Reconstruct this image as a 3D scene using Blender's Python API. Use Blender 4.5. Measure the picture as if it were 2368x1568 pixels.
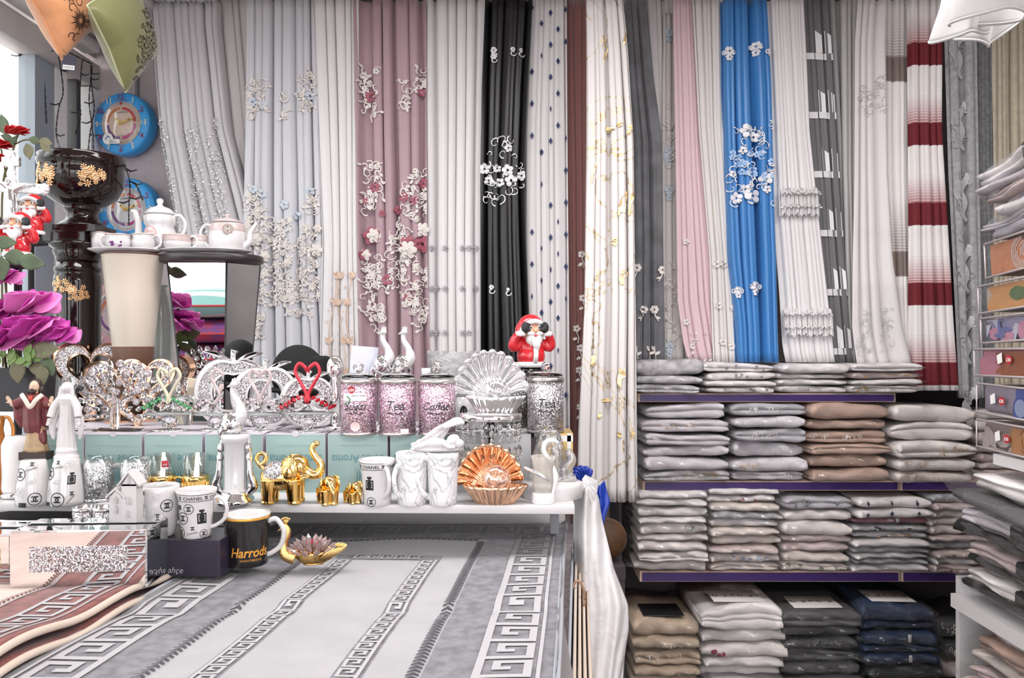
import bpy, bmesh, math, random
from mathutils import Vector, Matrix, noise
from mathutils.geometry import tessellate_polygon
sc = bpy.context.scene
for _o in list(bpy.data.objects): bpy.data.objects.remove(_o)
COL = sc.collection
F, CZ = 1842.0, 1.45
PI = math.pi
sin, cos = math.sin, math.cos
# ------------------------------------------------------------------ camera, sky, exposure
cam = bpy.data.objects.new('camera', bpy.data.cameras.new('camera')); COL.objects.link(cam)
cam.data.sensor_width = 36; cam.data.lens = 28; cam.data.clip_start = 0.02
cam.location = (0, 0, CZ); cam.rotation_euler = (PI/2, 0, 0); sc.camera = cam
sc.view_settings.view_transform = 'Standard'; sc.view_settings.look = 'None'
sc.view_settings.gamma = 1; sc.view_settings.use_curve_mapping = False
sc.view_settings.exposure = 1.48
w = bpy.data.worlds.new('world'); sc.world = w; w.use_nodes = True
nt = w.node_tree; nt.nodes.clear()
wo = nt.nodes.new('ShaderNodeOutputWorld'); wb = nt.nodes.new('ShaderNodeBackground')
wb.inputs['Color'].default_value = (0.98, 0.98, 1.0, 1); wb.inputs['Strength'].default_value = 1.9
nt.links.new(wb.outputs[0], wo.inputs[0])
def lamp(name, loc, rot, sx, sy, e, col=(1, 1, 1)):
    l = bpy.data.lights.new(name, 'AREA'); l.shape = 'RECTANGLE'; l.size = sx; l.size_y = sy; l.energy = e; l.color = col
    o = bpy.data.objects.new(name, l); COL.objects.link(o); o.location = loc; o.rotation_euler = rot
    return o
lamp('ceiling_fill_light', (-0.5, 1.75, 2.74), (0, 0, 0), 1.6, 0.3, 9, (1, 0.98, 0.97))  # unseen lamp, set towards the back to brighten the curtains
lamp('ceiling_fill_light', (1.0, 1.5, 2.74), (0, 0, 0), 1.2, 0.3, 11, (1, 0.98, 0.97))  # added lamp with no fitting in view, lifts the right-hand shelves
lamp('ceiling_fill_light', (1.0, -1.3, 2.74), (0, 0, 0), 1.2, 0.3, 30, (1, 0.98, 0.97))  # added lamp behind the camera, throws frontal light on the shelf packs
sc.cycles.transparent_max_bounces = 16
sc.cycles.max_bounces = 9
sc.cycles.caustics_reflective = False
sc.cycles.caustics_refractive = False
sc.cycles.sample_clamp_indirect = 4
# ------------------------------------------------------------------ helpers
def P(px, py, D): return Vector(((px-1184)*D/F, D, CZ-(py-784)*D/F))
def lerp(a, b, t): return a+(b-a)*t
def interp(rows, y):
    if y <= rows[0][0]: return rows[0][1:]
    for a, b in zip(rows, rows[1:]):
        if y <= b[0]:
            t = (y-a[0])/(b[0]-a[0]); return tuple(lerp(p, q, t) for p, q in zip(a[1:], b[1:]))
    return rows[-1][1:]
def tr(x=0, y=0, z=0, rx=0, ry=0, rz=0, s=1):
    S = s if isinstance(s, tuple) else (s, s, s)
    return Matrix.Translation((x, y, z)) @ Matrix.Rotation(rz, 4, 'Z') @ Matrix.Rotation(ry, 4, 'Y') @ Matrix.Rotation(rx, 4, 'X') @ Matrix.Diagonal((S[0], S[1], S[2], 1))
class MB:
    def __init__(s, k=1.0):
        s.v = []; s.f = []; s.mi = []; s.sm = []; s.uv = {}; s.K = Matrix.Diagonal((k, k, k, 1)); s.T = Matrix.Identity(4); s.m = 0; s.jit = 0; s.cnt = 0; s.jd = Vector((0, -1, 0))
    def at(s, *a, **k): s.T = tr(*a, **k); return s
    def add(s, vs, fs, smooth=True, uv=None):
        b = len(s.v); A = s.K @ s.T
        s.v += [A @ Vector(p) for p in vs]
        for f in fs:
            s.f.append([i+b for i in f]); s.mi.append(s.m); s.sm.append(smooth)
        if uv:
            for i, q in enumerate(uv): s.uv[b+i] = q
        return s
    def box(s, cx, cy, cz, sx, sy, sz, taper=1.0):
        x, y, z = sx/2, sy/2, sz/2; t = taper
        v = [(cx-x, cy-y, cz-z), (cx+x, cy-y, cz-z), (cx+x, cy+y, cz-z), (cx-x, cy+y, cz-z), (cx-x*t, cy-y*t, cz+z), (cx+x*t, cy-y*t, cz+z), (cx+x*t, cy+y*t, cz+z), (cx-x*t, cy+y*t, cz+z)]
        return s.add(v, [(0, 3, 2, 1), (4, 5, 6, 7), (0, 1, 5, 4), (1, 2, 6, 5), (2, 3, 7, 6), (3, 0, 4, 7)], False)
    def rbox(s, cx, cy, cz, sx, sy, sz, r, n=2):
        b = bmesh.new(); bmesh.ops.create_cube(b, size=1)
        for q in b.verts: q.co = Vector((q.co.x*sx+cx, q.co.y*sy+cy, q.co.z*sz+cz))
        bmesh.ops.bevel(b, geom=b.edges[:], offset=r, segments=n, profile=.5, affect='EDGES')
        b.verts.index_update()
        s.add([q.co[:] for q in b.verts], [[q.index for q in f.verts] for f in b.faces]); b.free(); return s
    def lathe(s, prof, n=32, fx=None, smooth=True, cap=True, sq=1.0):
        v = []; f = []
        for j, (r, z) in enumerate(prof):
            for i in range(n):
                a = 2*PI*i/n; q = r*(fx(a, j) if fx else 1)
                v.append((q*cos(a), q*sin(a)*sq, z))
        for j in range(len(prof)-1):
            for i in range(n):
                k = (i+1) % n; f.append((j*n+i, j*n+k, (j+1)*n+k, (j+1)*n+i))
        if cap and prof[0][0] > 1e-6: f.append(tuple(range(n-1, -1, -1)))
        if cap and prof[-1][0] > 1e-6: f.append(tuple((len(prof)-1)*n+i for i in range(n)))
        return s.add(v, f, smooth)
    def tube(s, pts, r, n=8, flat=1.0, cap=True):
        pts = [Vector(p) for p in pts]; N = len(pts); rr = r if isinstance(r, (list, tuple)) else [r]*N
        if len(rr) != N: rr = [lerp(rr[0], rr[-1], i/(N-1)) if len(rr) == 2 else interp([(j/(len(rr)-1), q) for j, q in enumerate(rr)], i/(N-1))[0] for i in range(N)]
        v = []; f = []; up = None
        for i, p in enumerate(pts):
            d = (pts[min(i+1, N-1)]-pts[max(i-1, 0)]).normalized()
            if up is None:
                up = Vector((0, 1, 0)) if abs(d.y) < .9 else Vector((1, 0, 0))
            up = (up-d*up.dot(d)).normalized(); sd = d.cross(up)
            for k in range(n):
                a = 2*PI*k/n; v.append(p+sd*cos(a)*rr[i]+up*sin(a)*rr[i]*flat)
        for i in range(N-1):
            for k in range(n):
                q = (k+1) % n; f.append((i*n+k, i*n+q, (i+1)*n+q, (i+1)*n+k))
        if cap: f += [tuple(range(n-1, -1, -1)), tuple((N-1)*n+k for k in range(n))]
        return s.add(v, f)
    def ell(s, c, r, n=16, m=10, fx=None):
        r = r if isinstance(r, tuple) else (r, r, r); v = [(c[0], c[1], c[2]-r[2])]; f = []
        for j in range(1, m):
            b = -PI/2+PI*j/m
            for i in range(n):
                a = 2*PI*i/n; q = fx(a, b) if fx else 1
                v.append((c[0]+r[0]*cos(b)*cos(a)*q, c[1]+r[1]*cos(b)*sin(a)*q, c[2]+r[2]*sin(b)*q))
        v.append((c[0], c[1], c[2]+r[2]))
        for i in range(n):
            f.append((0, 1+(i+1) % n, 1+i)); f.append((len(v)-1, 1+(m-2)*n+i, 1+(m-2)*n+(i+1) % n))
        for j in range(m-2):
            for i in range(n):
                k = (i+1) % n; f.append((1+j*n+i, 1+j*n+k, 1+(j+1)*n+k, 1+(j+1)*n+i))
        return s.add(v, f)
    def gem(s, c, r, sub=1):
        b = bmesh.new(); bmesh.ops.create_icosphere(b, subdivisions=sub, radius=1)
        r = r if isinstance(r, tuple) else (r, r, r); b.verts.index_update()
        s.add([(q.co.x*r[0]+c[0], q.co.y*r[1]+c[1], q.co.z*r[2]+c[2]) for q in b.verts], [[q.index for q in f.verts] for f in b.faces], False); b.free(); return s
    def prism(s, o, y0, y1, bev=0, smooth=False):
        # outline in x,z; extruded along y
        n = len(o); cx = sum(p[0] for p in o)/n; cz = sum(p[1] for p in o)/n
        tri = tessellate_polygon([[Vector((p[0], p[1], 0)) for p in o]])
        v = [(p[0], y0, p[1]) for p in o]+[(p[0], y1, p[1]) for p in o]
        f = [tuple(t) for t in tri]+[tuple(i+n for i in t[::-1]) for t in tri]+[(i, (i+1) % n, n+(i+1) % n, n+i) for i in range(n)]
        s.add(v, f, smooth); return s
    def ringp(s, oo, oi, y0, y1):
        # a band between two outlines of equal length, extruded along y
        n = len(oo); v = [(p[0], y, p[1]) for y in (y0, y1) for o in (oo, oi) for p in o]; f = []
        for i in range(n):
            k = (i+1) % n
            f += [(i, k, n+k, n+i), (2*n+i, 3*n+i, 3*n+k, 2*n+k), (i, 2*n+i, 2*n+k, k), (n+i, n+k, 3*n+k, 3*n+i)]
        return s.add(v, f, False)
    def grid(s, fn, nu, nv, cu=False, smooth=True, us=None, vs=None, mf=None, skip=None):
        us = us or [i/nu for i in range(nu+(0 if cu else 1))]; vs = vs or [j/nv for j in range(nv+1)]
        n = len(us); v = []; uv = []
        for q in vs:
            for p in us: v.append(fn(p, q)); uv.append((p, q))
        for j in range(len(vs)-1):
            fs = []
            for i in range(n if cu else n-1):
                k = (i+1) % n
                fs.append((j*n+i, j*n+k, (j+1)*n+k, (j+1)*n+i))
                if mf: s.mi_next = mf((us[i]+us[k])/2, (vs[j]+vs[j+1])/2)
        b = len(s.v); A = s.K @ s.T; s.v += [A @ Vector(p) for p in v]
        for i, q in enumerate(uv): s.uv[b+i] = q
        for j in range(len(vs)-1):
            for i in range(n if cu else n-1):
                k = (i+1) % n
                mid = ((us[i]+us[k])/2, (vs[j]+vs[j+1])/2)
                if skip and skip(*mid): continue
                s.f.append([b+j*n+i, b+j*n+k, b+(j+1)*n+k, b+(j+1)*n+i]); s.mi.append(mf(*mid) if mf else s.m); s.sm.append(smooth)
        return s
    # ---- flat marks laid on a surface through a map (x, y) -> point
    def stroke(s, pts, wd, mp, closed=False, taper=None):
        n = len(pts); L = []; 
        for i, p in enumerate(pts):
            a = pts[(i-1) % n] if (closed or i > 0) else p; c = pts[(i+1) % n] if (closed or i < n-1) else p
            d1 = Vector((p[0]-a[0], p[1]-a[1])); d2 = Vector((c[0]-p[0], c[1]-p[1]))
            if d1.length: d1.normalize()
            if d2.length: d2.normalize()
            d = d1+d2
            if d.length < 1e-6: d = d2 if d2.length else Vector((1, 0))
            d.normalize(); nn = Vector((-d.y, d.x)); dd = d1 if d1.length else d2
            sc_ = 1/max(.5, abs(nn.dot(Vector((-dd.y, dd.x)))))
            h = wd/2*sc_*(taper(i/(n-1)) if taper else 1)
            L.append((p[0]+nn.x*h, p[1]+nn.y*h)); L.append((p[0]-nn.x*h, p[1]-nn.y*h))
        f = [(2*i, 2*i+1, 2*((i+1) % n)+1, 2*((i+1) % n)) for i in range(n if closed else n-1)]
        return s.add(s.lift([mp(*q) for q in L]), f, False)
    def lift(s, L):
        if not s.jit: return L
        s.cnt += 1; d = s.jd*(s.jit*((s.cnt*7) % 19)); return [Vector(p)+d for p in L]
    def poly(s, pts, mp):
        tri = tessellate_polygon([[Vector((p[0], p[1], 0)) for p in pts]])
        return s.add(s.lift([mp(*p) for p in pts]), [tuple(t) for t in tri], False)
    def disc(s, x, y, r, mp, n=20, ry=None):
        return s.poly([(x+r*cos(2*PI*i/n), y+(ry or r)*sin(2*PI*i/n)) for i in range(n)], mp)
    def text(s, t, x, y, size, mp, rot=0, shear=0, align='CENTER', sx=1.0, bold=0):
        vs, fs = text_mesh(t, shear, bold)
        if not vs: return s
        x0 = min(p[0] for p in vs); x1 = max(p[0] for p in vs)
        ox = {'CENTER': (x0+x1)/2, 'LEFT': x0, 'RIGHT': x1}[align]; c, q = cos(rot), sin(rot)
        out = []
        for p in vs:
            a, b = (p[0]-ox)*size*sx, p[1]*size
            out.append(mp(x+a*c-b*q, y+a*q+b*c))
        return s.add(out, fs, False)
    def build(s, name, mats, parent=None, label=None, kind=None, recalc=True, bevel=0):
        me = bpy.data.meshes.new(name); me.from_pydata([tuple(p) for p in s.v], [], s.f)
        for m in (mats if isinstance(mats, (list, tuple)) else [mats]): me.materials.append(m)
        me.polygons.foreach_set('material_index', s.mi); me.polygons.foreach_set('use_smooth', s.sm)
        if s.uv:
            l = me.uv_layers.new(name='UVMap')
            for lp in me.loops: l.data[lp.index].uv = s.uv.get(lp.vertex_index, (0, 0))
        if recalc:
            b = bmesh.new(); b.from_mesh(me); bmesh.ops.recalc_face_normals(b, faces=b.faces[:]); b.to_mesh(me); b.free()
        me.update()
        o = bpy.data.objects.new(name, me); COL.objects.link(o)
        if parent is not None: o.parent = parent
        if label: o['label'] = label
        if kind: o['kind'] = kind
        if bevel:
            bv = o.modifiers.new('bevel', 'BEVEL'); bv.width = bevel; bv.segments = 2; bv.limit_method = 'ANGLE'
        return o
_tx = {}
def text_mesh(t, shear=0, bold=0):
    k = (t, shear, bold)
    if k not in _tx:
        c = bpy.data.curves.new('text', 'FONT'); c.body = t; c.shear = shear; c.offset = bold; c.resolution_u = 3
        o = bpy.data.objects.new('text', c); me = bpy.data.meshes.new_from_object(o)
        _tx[k] = ([tuple(q.co[:2]) for q in me.vertices], [tuple(f.vertices) for f in me.polygons])
        bpy.data.objects.remove(o); bpy.data.curves.remove(c); bpy.data.meshes.remove(me)
    return _tx[k]
def tag(o, label, cat, group=None, kind=None):
    o['label'] = label; o['category'] = cat
    if group: o['group'] = group
    if kind: o['kind'] = kind
    return o
def thing(name, label, cat, loc=(0, 0, 0), group=None, rz=0, rx=0, ry=0, kind=None):
    o = bpy.data.objects.new(name, None); o.empty_display_size = .05; COL.objects.link(o)
    o.location = loc; o.rotation_euler = (rx, ry, rz)
    return tag(o, label, cat, group, kind)
def struct(o): o['kind'] = 'structure'; return o
def copy_tree(o, loc=None, label=None, rz=None):
    c = o.copy(); COL.objects.link(c)
    if loc is not None: c.location = loc
    if rz is not None: c.rotation_euler.z = rz
    if label: c['label'] = label
    for ch in list(o.children):
        d = ch.copy(); COL.objects.link(d); d.parent = c
        for g in list(ch.children):
            e = g.copy(); COL.objects.link(e); e.parent = d
    return c
# ------------------------------------------------------------------ materials
_m = {}
def nodes(name):
    m = bpy.data.materials.new(name); m.use_nodes = True; n = m.node_tree
    return m, n, n.nodes['Principled BSDF'], n.nodes['Material Output']
def M(name, col=(.8, .8, .8), rough=.5, metal=0, trans=0, ior=1.5, coat=0, sheen=0, bump=None, var=None, sub=0, spec=.5, stretch=None, transl=0, clear=0, coord='Object', var2=None, emit=0):
    if name in _m: return _m[name]
    m, n, b, out = nodes(name); N = n.nodes; L = n.links; _m[name] = m
    b.inputs['Base Color'].default_value = (*col, 1); b.inputs['Roughness'].default_value = rough; b.inputs['Metallic'].default_value = metal
    b.inputs['Transmission Weight'].default_value = trans; b.inputs['IOR'].default_value = ior; b.inputs['Coat Weight'].default_value = coat
    b.inputs['Coat Roughness'].default_value = .06; b.inputs['Sheen Weight'].default_value = sheen; b.inputs['Specular IOR Level'].default_value = spec
    if sub: b.inputs['Subsurface Weight'].default_value = sub; b.inputs['Subsurface Radius'].default_value = (.01, .006, .004)
    vec = None
    if bump or var:
        tc = N.new('ShaderNodeTexCoord'); mp = N.new('ShaderNodeMapping'); L.new(tc.outputs[coord], mp.inputs[0]); vec = mp.outputs[0]
        if stretch: mp.inputs['Scale'].default_value = stretch
    if var:
        t = N.new('ShaderNodeTexNoise'); t.inputs['Scale'].default_value = var[0]; t.inputs['Detail'].default_value = 5; L.new(vec, t.inputs['Vector'])
        r = N.new('ShaderNodeValToRGB'); r.color_ramp.elements[0].position = .35; r.color_ramp.elements[1].position = .65
        c2 = var2 or tuple(max(0, min(1, c*(1-var[1]))) for c in col)
        r.color_ramp.elements[0].color = (*c2, 1); r.color_ramp.elements[1].color = (*col, 1)
        L.new(t.outputs['Fac'], r.inputs[0]); L.new(r.outputs[0], b.inputs['Base Color'])
    if bump:
        t = N.new('ShaderNodeTexNoise'); t.inputs['Scale'].default_value = bump[0]; t.inputs['Detail'].default_value = 4; L.new(vec, t.inputs['Vector'])
        q = N.new('ShaderNodeBump'); q.inputs['Strength'].default_value = bump[1]; q.inputs['Distance'].default_value = bump[2] if len(bump) > 2 else .002
        L.new(t.outputs['Fac'], q.inputs['Height']); L.new(q.outputs[0], b.inputs['Normal'])
    sh = b.outputs[0]
    if transl:
        t = N.new('ShaderNodeBsdfTranslucent'); t.inputs[0].default_value = (*col, 1); x = N.new('ShaderNodeMixShader'); x.inputs[0].default_value = transl
        L.new(sh, x.inputs[1]); L.new(t.outputs[0], x.inputs[2]); sh = x.outputs[0]
    if clear:
        t = N.new('ShaderNodeBsdfTransparent'); x = N.new('ShaderNodeMixShader'); x.inputs[0].default_value = clear
        L.new(sh, x.inputs[1]); L.new(t.outputs[0], x.inputs[2]); sh = x.outputs[0]
    L.new(sh, out.inputs['Surface'])
    if emit: b.inputs['Emission Color'].default_value = (*col, 1); b.inputs['Emission Strength'].default_value = emit
    return m
def glitter(name, cols, scale=260, rough=.22):
    if name in _m: return _m[name]
    m, n, b, out = nodes(name); N = n.nodes; L = n.links; _m[name] = m
    tc = N.new('ShaderNodeTexCoord'); v = N.new('ShaderNodeTexVoronoi'); v.inputs['Scale'].default_value = scale; L.new(tc.outputs['Object'], v.inputs['Vector'])
    sp = N.new('ShaderNodeSeparateColor'); L.new(v.outputs['Color'], sp.inputs[0])
    r = N.new('ShaderNodeValToRGB'); r.color_ramp.interpolation = 'CONSTANT'
    el = r.color_ramp.elements; el[0].color = (*cols[0], 1)
    el[1].position = 1/len(cols); el[1].color = (*cols[1], 1)
    for i, c in enumerate(cols[2:]): e = el.new((i+2)/len(cols)); e.color = (*c, 1)
    L.new(sp.outputs[0], r.inputs[0]); L.new(r.outputs[0], b.inputs['Base Color'])
    g = N.new('ShaderNodeNewGeometry'); a = N.new('ShaderNodeVectorMath'); a.operation = 'MULTIPLY_ADD'
    L.new(v.outputs['Color'], a.inputs[0]); a.inputs[1].default_value = (1.1, 1.1, 1.1); a.inputs[2].default_value = (-.55, -.55, -.55)
    c = N.new('ShaderNodeVectorMath'); c.operation = 'ADD'; L.new(a.outputs[0], c.inputs[0]); L.new(g.outputs['Normal'], c.inputs[1])
    d = N.new('ShaderNodeVectorMath'); d.operation = 'NORMALIZE'; L.new(c.outputs[0], d.inputs[0]); L.new(d.outputs[0], b.inputs['Normal'])
    b.inputs['Metallic'].default_value = .85; b.inputs['Roughness'].default_value = rough
    return m
def film(name, amt=.10, tint=(1, 1, 1), bs=18, st=.5, rough=.12, edge=.35):
    if name in _m: return _m[name]
    m, n, b, out = nodes(name); N = n.nodes; L = n.links; _m[name] = m; N.remove(b)
    tc = N.new('ShaderNodeTexCoord'); mp = N.new('ShaderNodeMapping'); mp.inputs['Scale'].default_value = (1, 1, 2.5); L.new(tc.outputs['Object'], mp.inputs[0])
    t = N.new('ShaderNodeTexNoise'); t.inputs['Scale'].default_value = bs; t.inputs['Detail'].default_value = 5; t.inputs['Distortion'].default_value = 1.2; L.new(mp.outputs[0], t.inputs['Vector'])
    q = N.new('ShaderNodeBump'); q.inputs['Strength'].default_value = st; q.inputs['Distance'].default_value = .02; L.new(t.outputs['Fac'], q.inputs['Height'])
    gl = N.new('ShaderNodeBsdfGlossy'); gl.inputs['Roughness'].default_value = rough; gl.inputs[0].default_value = (1, 1, 1, 1); L.new(q.outputs[0], gl.inputs['Normal'])
    tp = N.new('ShaderNodeBsdfTransparent'); tp.inputs[0].default_value = (*tint, 1)
    lw = N.new('ShaderNodeLayerWeight'); lw.inputs[0].default_value = .3; L.new(q.outputs[0], lw.inputs['Normal'])
    ma = N.new('ShaderNodeMath'); ma.operation = 'MULTIPLY_ADD'; L.new(lw.outputs['Facing'], ma.inputs[0]); ma.inputs[1].default_value = edge; ma.inputs[2].default_value = amt
    x = N.new('ShaderNodeMixShader'); L.new(ma.outputs[0], x.inputs[0]); L.new(tp.outputs[0], x.inputs[1]); L.new(gl.outputs[0], x.inputs[2]); L.new(x.outputs[0], out.inputs['Surface'])
    return m
def stripes(name, stops, period, coord='Object', axis=2, fine=None, rough=.8, off=0, fmask=None):
    """bands along one axis; stops = [(pos, colour)] inside a period in metres"""
    if name in _m: return _m[name]
    m, n, b, out = nodes(name); N = n.nodes; L = n.links; _m[name] = m
    tc = N.new('ShaderNodeTexCoord'); sp = N.new('ShaderNodeSeparateXYZ'); L.new(tc.outputs[coord], sp.inputs[0])
    a = N.new('ShaderNodeMath'); a.operation = 'MULTIPLY_ADD'; L.new(sp.outputs[axis], a.inputs[0]); a.inputs[1].default_value = 1/period; a.inputs[2].default_value = off+10
    fr = N.new('ShaderNodeMath'); fr.operation = 'FRACT'; L.new(a.outputs[0], fr.inputs[0])
    r = N.new('ShaderNodeValToRGB'); el = r.color_ramp.elements; el[0].position = stops[0][0]; el[0].color = (*stops[0][1], 1); el[1].position = stops[1][0]; el[1].color = (*stops[1][1], 1)
    for p, c in stops[2:]: e = el.new(p); e.color = (*c, 1)
    L.new(fr.outputs[0], r.inputs[0]); co = r.outputs[0]
    if fine:
        wv = N.new('ShaderNodeMath'); wv.operation = 'MULTIPLY'; L.new(sp.outputs[axis], wv.inputs[0]); wv.inputs[1].default_value = 2*PI/fine[0]
        si = N.new('ShaderNodeMath'); si.operation = 'SINE'; L.new(wv.outputs[0], si.inputs[0])
        sa = N.new('ShaderNodeMath'); sa.operation = 'MULTIPLY_ADD'; L.new(si.outputs[0], sa.inputs[0]); sa.inputs[1].default_value = fine[1]; sa.inputs[2].default_value = fine[1]; sa.use_clamp = True
        fo = sa.outputs[0]
        if fmask:
            r2 = N.new('ShaderNodeValToRGB'); q = r2.color_ramp.elements; r2.color_ramp.interpolation = 'CONSTANT'; q[0].position = 0; q[0].color = (0, 0, 0, 1); q[1].position = fmask[0]; q[1].color = (1, 1, 1, 1); e = q.new(fmask[1]); e.color = (.25, .25, .25, 1); e = q.new(.985); e.color = (0, 0, 0, 1)
            L.new(fr.outputs[0], r2.inputs[0]); mu = N.new('ShaderNodeMath'); mu.operation = 'MULTIPLY'; L.new(fo, mu.inputs[0]); L.new(r2.outputs[0], mu.inputs[1]); fo = mu.outputs[0]
        mx = N.new('ShaderNodeMix'); mx.data_type = 'RGBA'; L.new(fo, mx.inputs['Factor']); L.new(co, mx.inputs['A']); mx.inputs['B'].default_value = (*fine[2], 1); co = mx.outputs['Result']
    L.new(co, b.inputs['Base Color']); b.inputs['Roughness'].default_value = rough
    return m
def marble(name, base, vein, scale=20, gloss=.15, thin=.03, metal=False):
    if name in _m: return _m[name]
    m, n, b, out = nodes(name); N = n.nodes; L = n.links; _m[name] = m
    tc = N.new('ShaderNodeTexCoord'); t = N.new('ShaderNodeTexNoise'); t.inputs['Scale'].default_value = scale; t.inputs['Detail'].default_value = 4; t.inputs['Distortion'].default_value = 1.6
    L.new(tc.outputs['Object'], t.inputs['Vector'])
    r = N.new('ShaderNodeValToRGB'); el = r.color_ramp.elements; el[0].position = .5-thin*2; el[0].color = (*base, 1); el[1].position = .5; el[1].color = (*vein, 1)
    e = el.new(.5+thin*2); e.color = (*base, 1)
    L.new(t.outputs['Fac'], r.inputs[0]); L.new(r.outputs[0], b.inputs['Base Color']); b.inputs['Roughness'].default_value = gloss
    if metal:
        r2 = N.new('ShaderNodeValToRGB'); q = r2.color_ramp.elements; q[0].position = .5-thin*1.5; q[0].color = (0, 0, 0, 1); q[1].position = .5; q[1].color = (1, 1, 1, 1); e = q.new(.5+thin*1.5); e.color = (0, 0, 0, 1)
        L.new(t.outputs['Fac'], r2.inputs[0]); L.new(r2.outputs[0], b.inputs['Metallic']); b.inputs['Roughness'].default_value = .4
    return m
WHITE = M('white_ceramic', (.63, .61, .62), .12, coat=.3)
BISQUE = M('white_bisque', (.62, .59, .60), .6, bump=(200, .1))
CHROME = M('polished_silver', (.86, .85, .86), .05, 1)
STEEL = M('brushed_steel', (.62, .58, .57), .28, 1)
GOLD = M('polished_gold', (.95, .62, .22), .12, 1, bump=(60, .12))
GOLDR = M('textured_gold', (.93, .62, .24), .2, 1, bump=(420, .6))
ROSEG = M('rose_gold', (.93, .58, .38), .1, 1)
GLASS = M('clear_glass', (.97, .98, .98), .02, trans=1, ior=1.45)
CRYS = M('cut_crystal', (1, .99, .99), .0, trans=1, ior=1.55)
THING = film('thin_glass', .09, (.93, .96, .95), 3, .0, .02)
GLIT = glitter('silver_glitter', [(.95, .94, .95), (.35, .34, .36), (.7, .68, .7), (.9, .75, .75), (.15, .15, .16), (.85, .85, .9), (.5, .48, .52)], 600)
GLITP = glitter('pink_glitter', [(.9, .72, .8), (.55, .30, .42), (.8, .55, .66), (.95, .9, .93), (.35, .16, .26), (.75, .5, .6)], 600)
GLITD = glitter('dark_glitter', [(.5, .5, .5), (.06, .06, .06), (.3, .3, .3), (.75, .75, .75), (.03, .03, .03), (.14, .14, .14)], 600)
GLITG = glitter('gold_glitter', [(.9, .6, .2), (.4, .22, .06), (.95, .75, .35), (.25, .13, .04)], 600)
BLACK = M('black_gloss', (.012, .010, .011), .12, coat=.5)
BLACKM = M('black_matte', (.02, .019, .022), .55)
INK = M('black_ink', (.012, .012, .014), .35)
INKG = M('grey_ink', (.55, .54, .55), .4)
LAM = M('white_laminate', (.61, .585, .59), .35)
RED = M('red_gloss', (.62, .02, .03), .18, coat=.4)
SKIN = M('painted_skin', (.75, .40, .24), .35)
MIRROR = M('mirror', (.92, .93, .93), .01, 1)
FILM = film('clear_film', .06, (.99, .99, .99), 75, .9, .18, .2)
FILM2 = film('loose_film', .10, (.97, .97, .97), 14, .8, .12)
# ------------------------------------------------------------------ the room
WALLM = M('pink_plaster', (.62, .54, .55), .85, bump=(55, .9, .01), var=(9, .12))
def slab(name, x0, x1, y0, y1, z0, z1, m, parent=None):
    return MB().box((x0+x1)/2, (y0+y1)/2, (z0+z1)/2, x1-x0, y1-y0, z1-z0).build(name, m, parent)
struct(slab('floor', -1.9, 2.1, -4, 3.6, -.06, 0, M('dark_vinyl', (.16, .14, .13), .5, var=(6, .3))))
struct(slab('wall_back', -1.9, 2.1, 3.32, 3.42, 0, 2.85, WALLM))
struct(slab('wall_right', 1.98, 2.08, -1.6, 3.4, 0, 2.85, M('shop_wall', (.42, .39, .39), .85, var=(7, .1))))
struct(slab('ceiling', -1.9, 2.1, -2.4, 3.6, 2.78, 2.86, M('artex_ceiling', (.74, .69, .67), .85, bump=(26, 1.0, .015))))
FRW = M('shop_front_dark', (.10, .09, .09), .6)
struct(slab('wall_front_mask', 1.35, 2.1, -2.5, -2.4, 0, 2.86, FRW)); struct(slab('wall_front_mask', -1.9, 1.35, -2.5, -2.4, 2.35, 2.86, FRW)); struct(slab('wall_front_mask', -1.9, -1.5, -2.5, -2.4, 0, 2.35, FRW)); struct(slab('wall_front_mask', -.45, -.33, -2.5, -2.4, 0, 2.35, FRW)); struct(slab('wall_front_mask', -1.5, 1.35, -2.5, -2.4, 0, .12, FRW))  # unseen piers and header, added to shape the daylight and darken chrome reflections
struct(slab('wall_left', -1.80, -1.72, -1.6, 3.32, 0, .75, M('sill_paint', (.7, .68, .69), .5)))
wl = struct(slab('wall_left', -1.82, -1.74, -1.6, 3.32, 2.62, 2.8, M('head_paint', (.72, .68, .66), .5)))
# stepped window head: rails running the depth of the room
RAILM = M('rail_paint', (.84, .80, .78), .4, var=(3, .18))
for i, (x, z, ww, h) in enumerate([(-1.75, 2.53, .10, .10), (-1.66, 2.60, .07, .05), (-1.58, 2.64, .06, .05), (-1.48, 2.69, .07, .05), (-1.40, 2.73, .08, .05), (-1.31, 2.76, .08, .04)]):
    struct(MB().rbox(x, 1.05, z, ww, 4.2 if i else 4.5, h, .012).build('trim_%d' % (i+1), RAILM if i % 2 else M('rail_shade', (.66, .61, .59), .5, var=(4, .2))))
# window posts
win = struct(MB().box(-1.75, 3.27, 1.6, .08, .07, 1.75).build('window_1', M('frame_white', (.82, .80, .80), .35)))
for y, ww, m in ((3.17, .03, M('frame_dark', (.05, .045, .045), .4)), (3.05, .075, M('frame_white')), (2.94, .12, M('frame_grey', (.30, .33, .38), .4)), (1.2, .08, M('frame_white')), (-.2, .08, M('frame_white'))):
    MB().box(-1.755, y, 1.6, .06, ww, 1.78).build('frame', m, win)
MB().box(-1.74, 2.0, .78, .09, 2.6, .06).build('sill', M('frame_white'), win)
MB().box(-1.76, 1.55, 1.6, .006, 3.4, 1.72).build('pane', THING, win)
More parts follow.
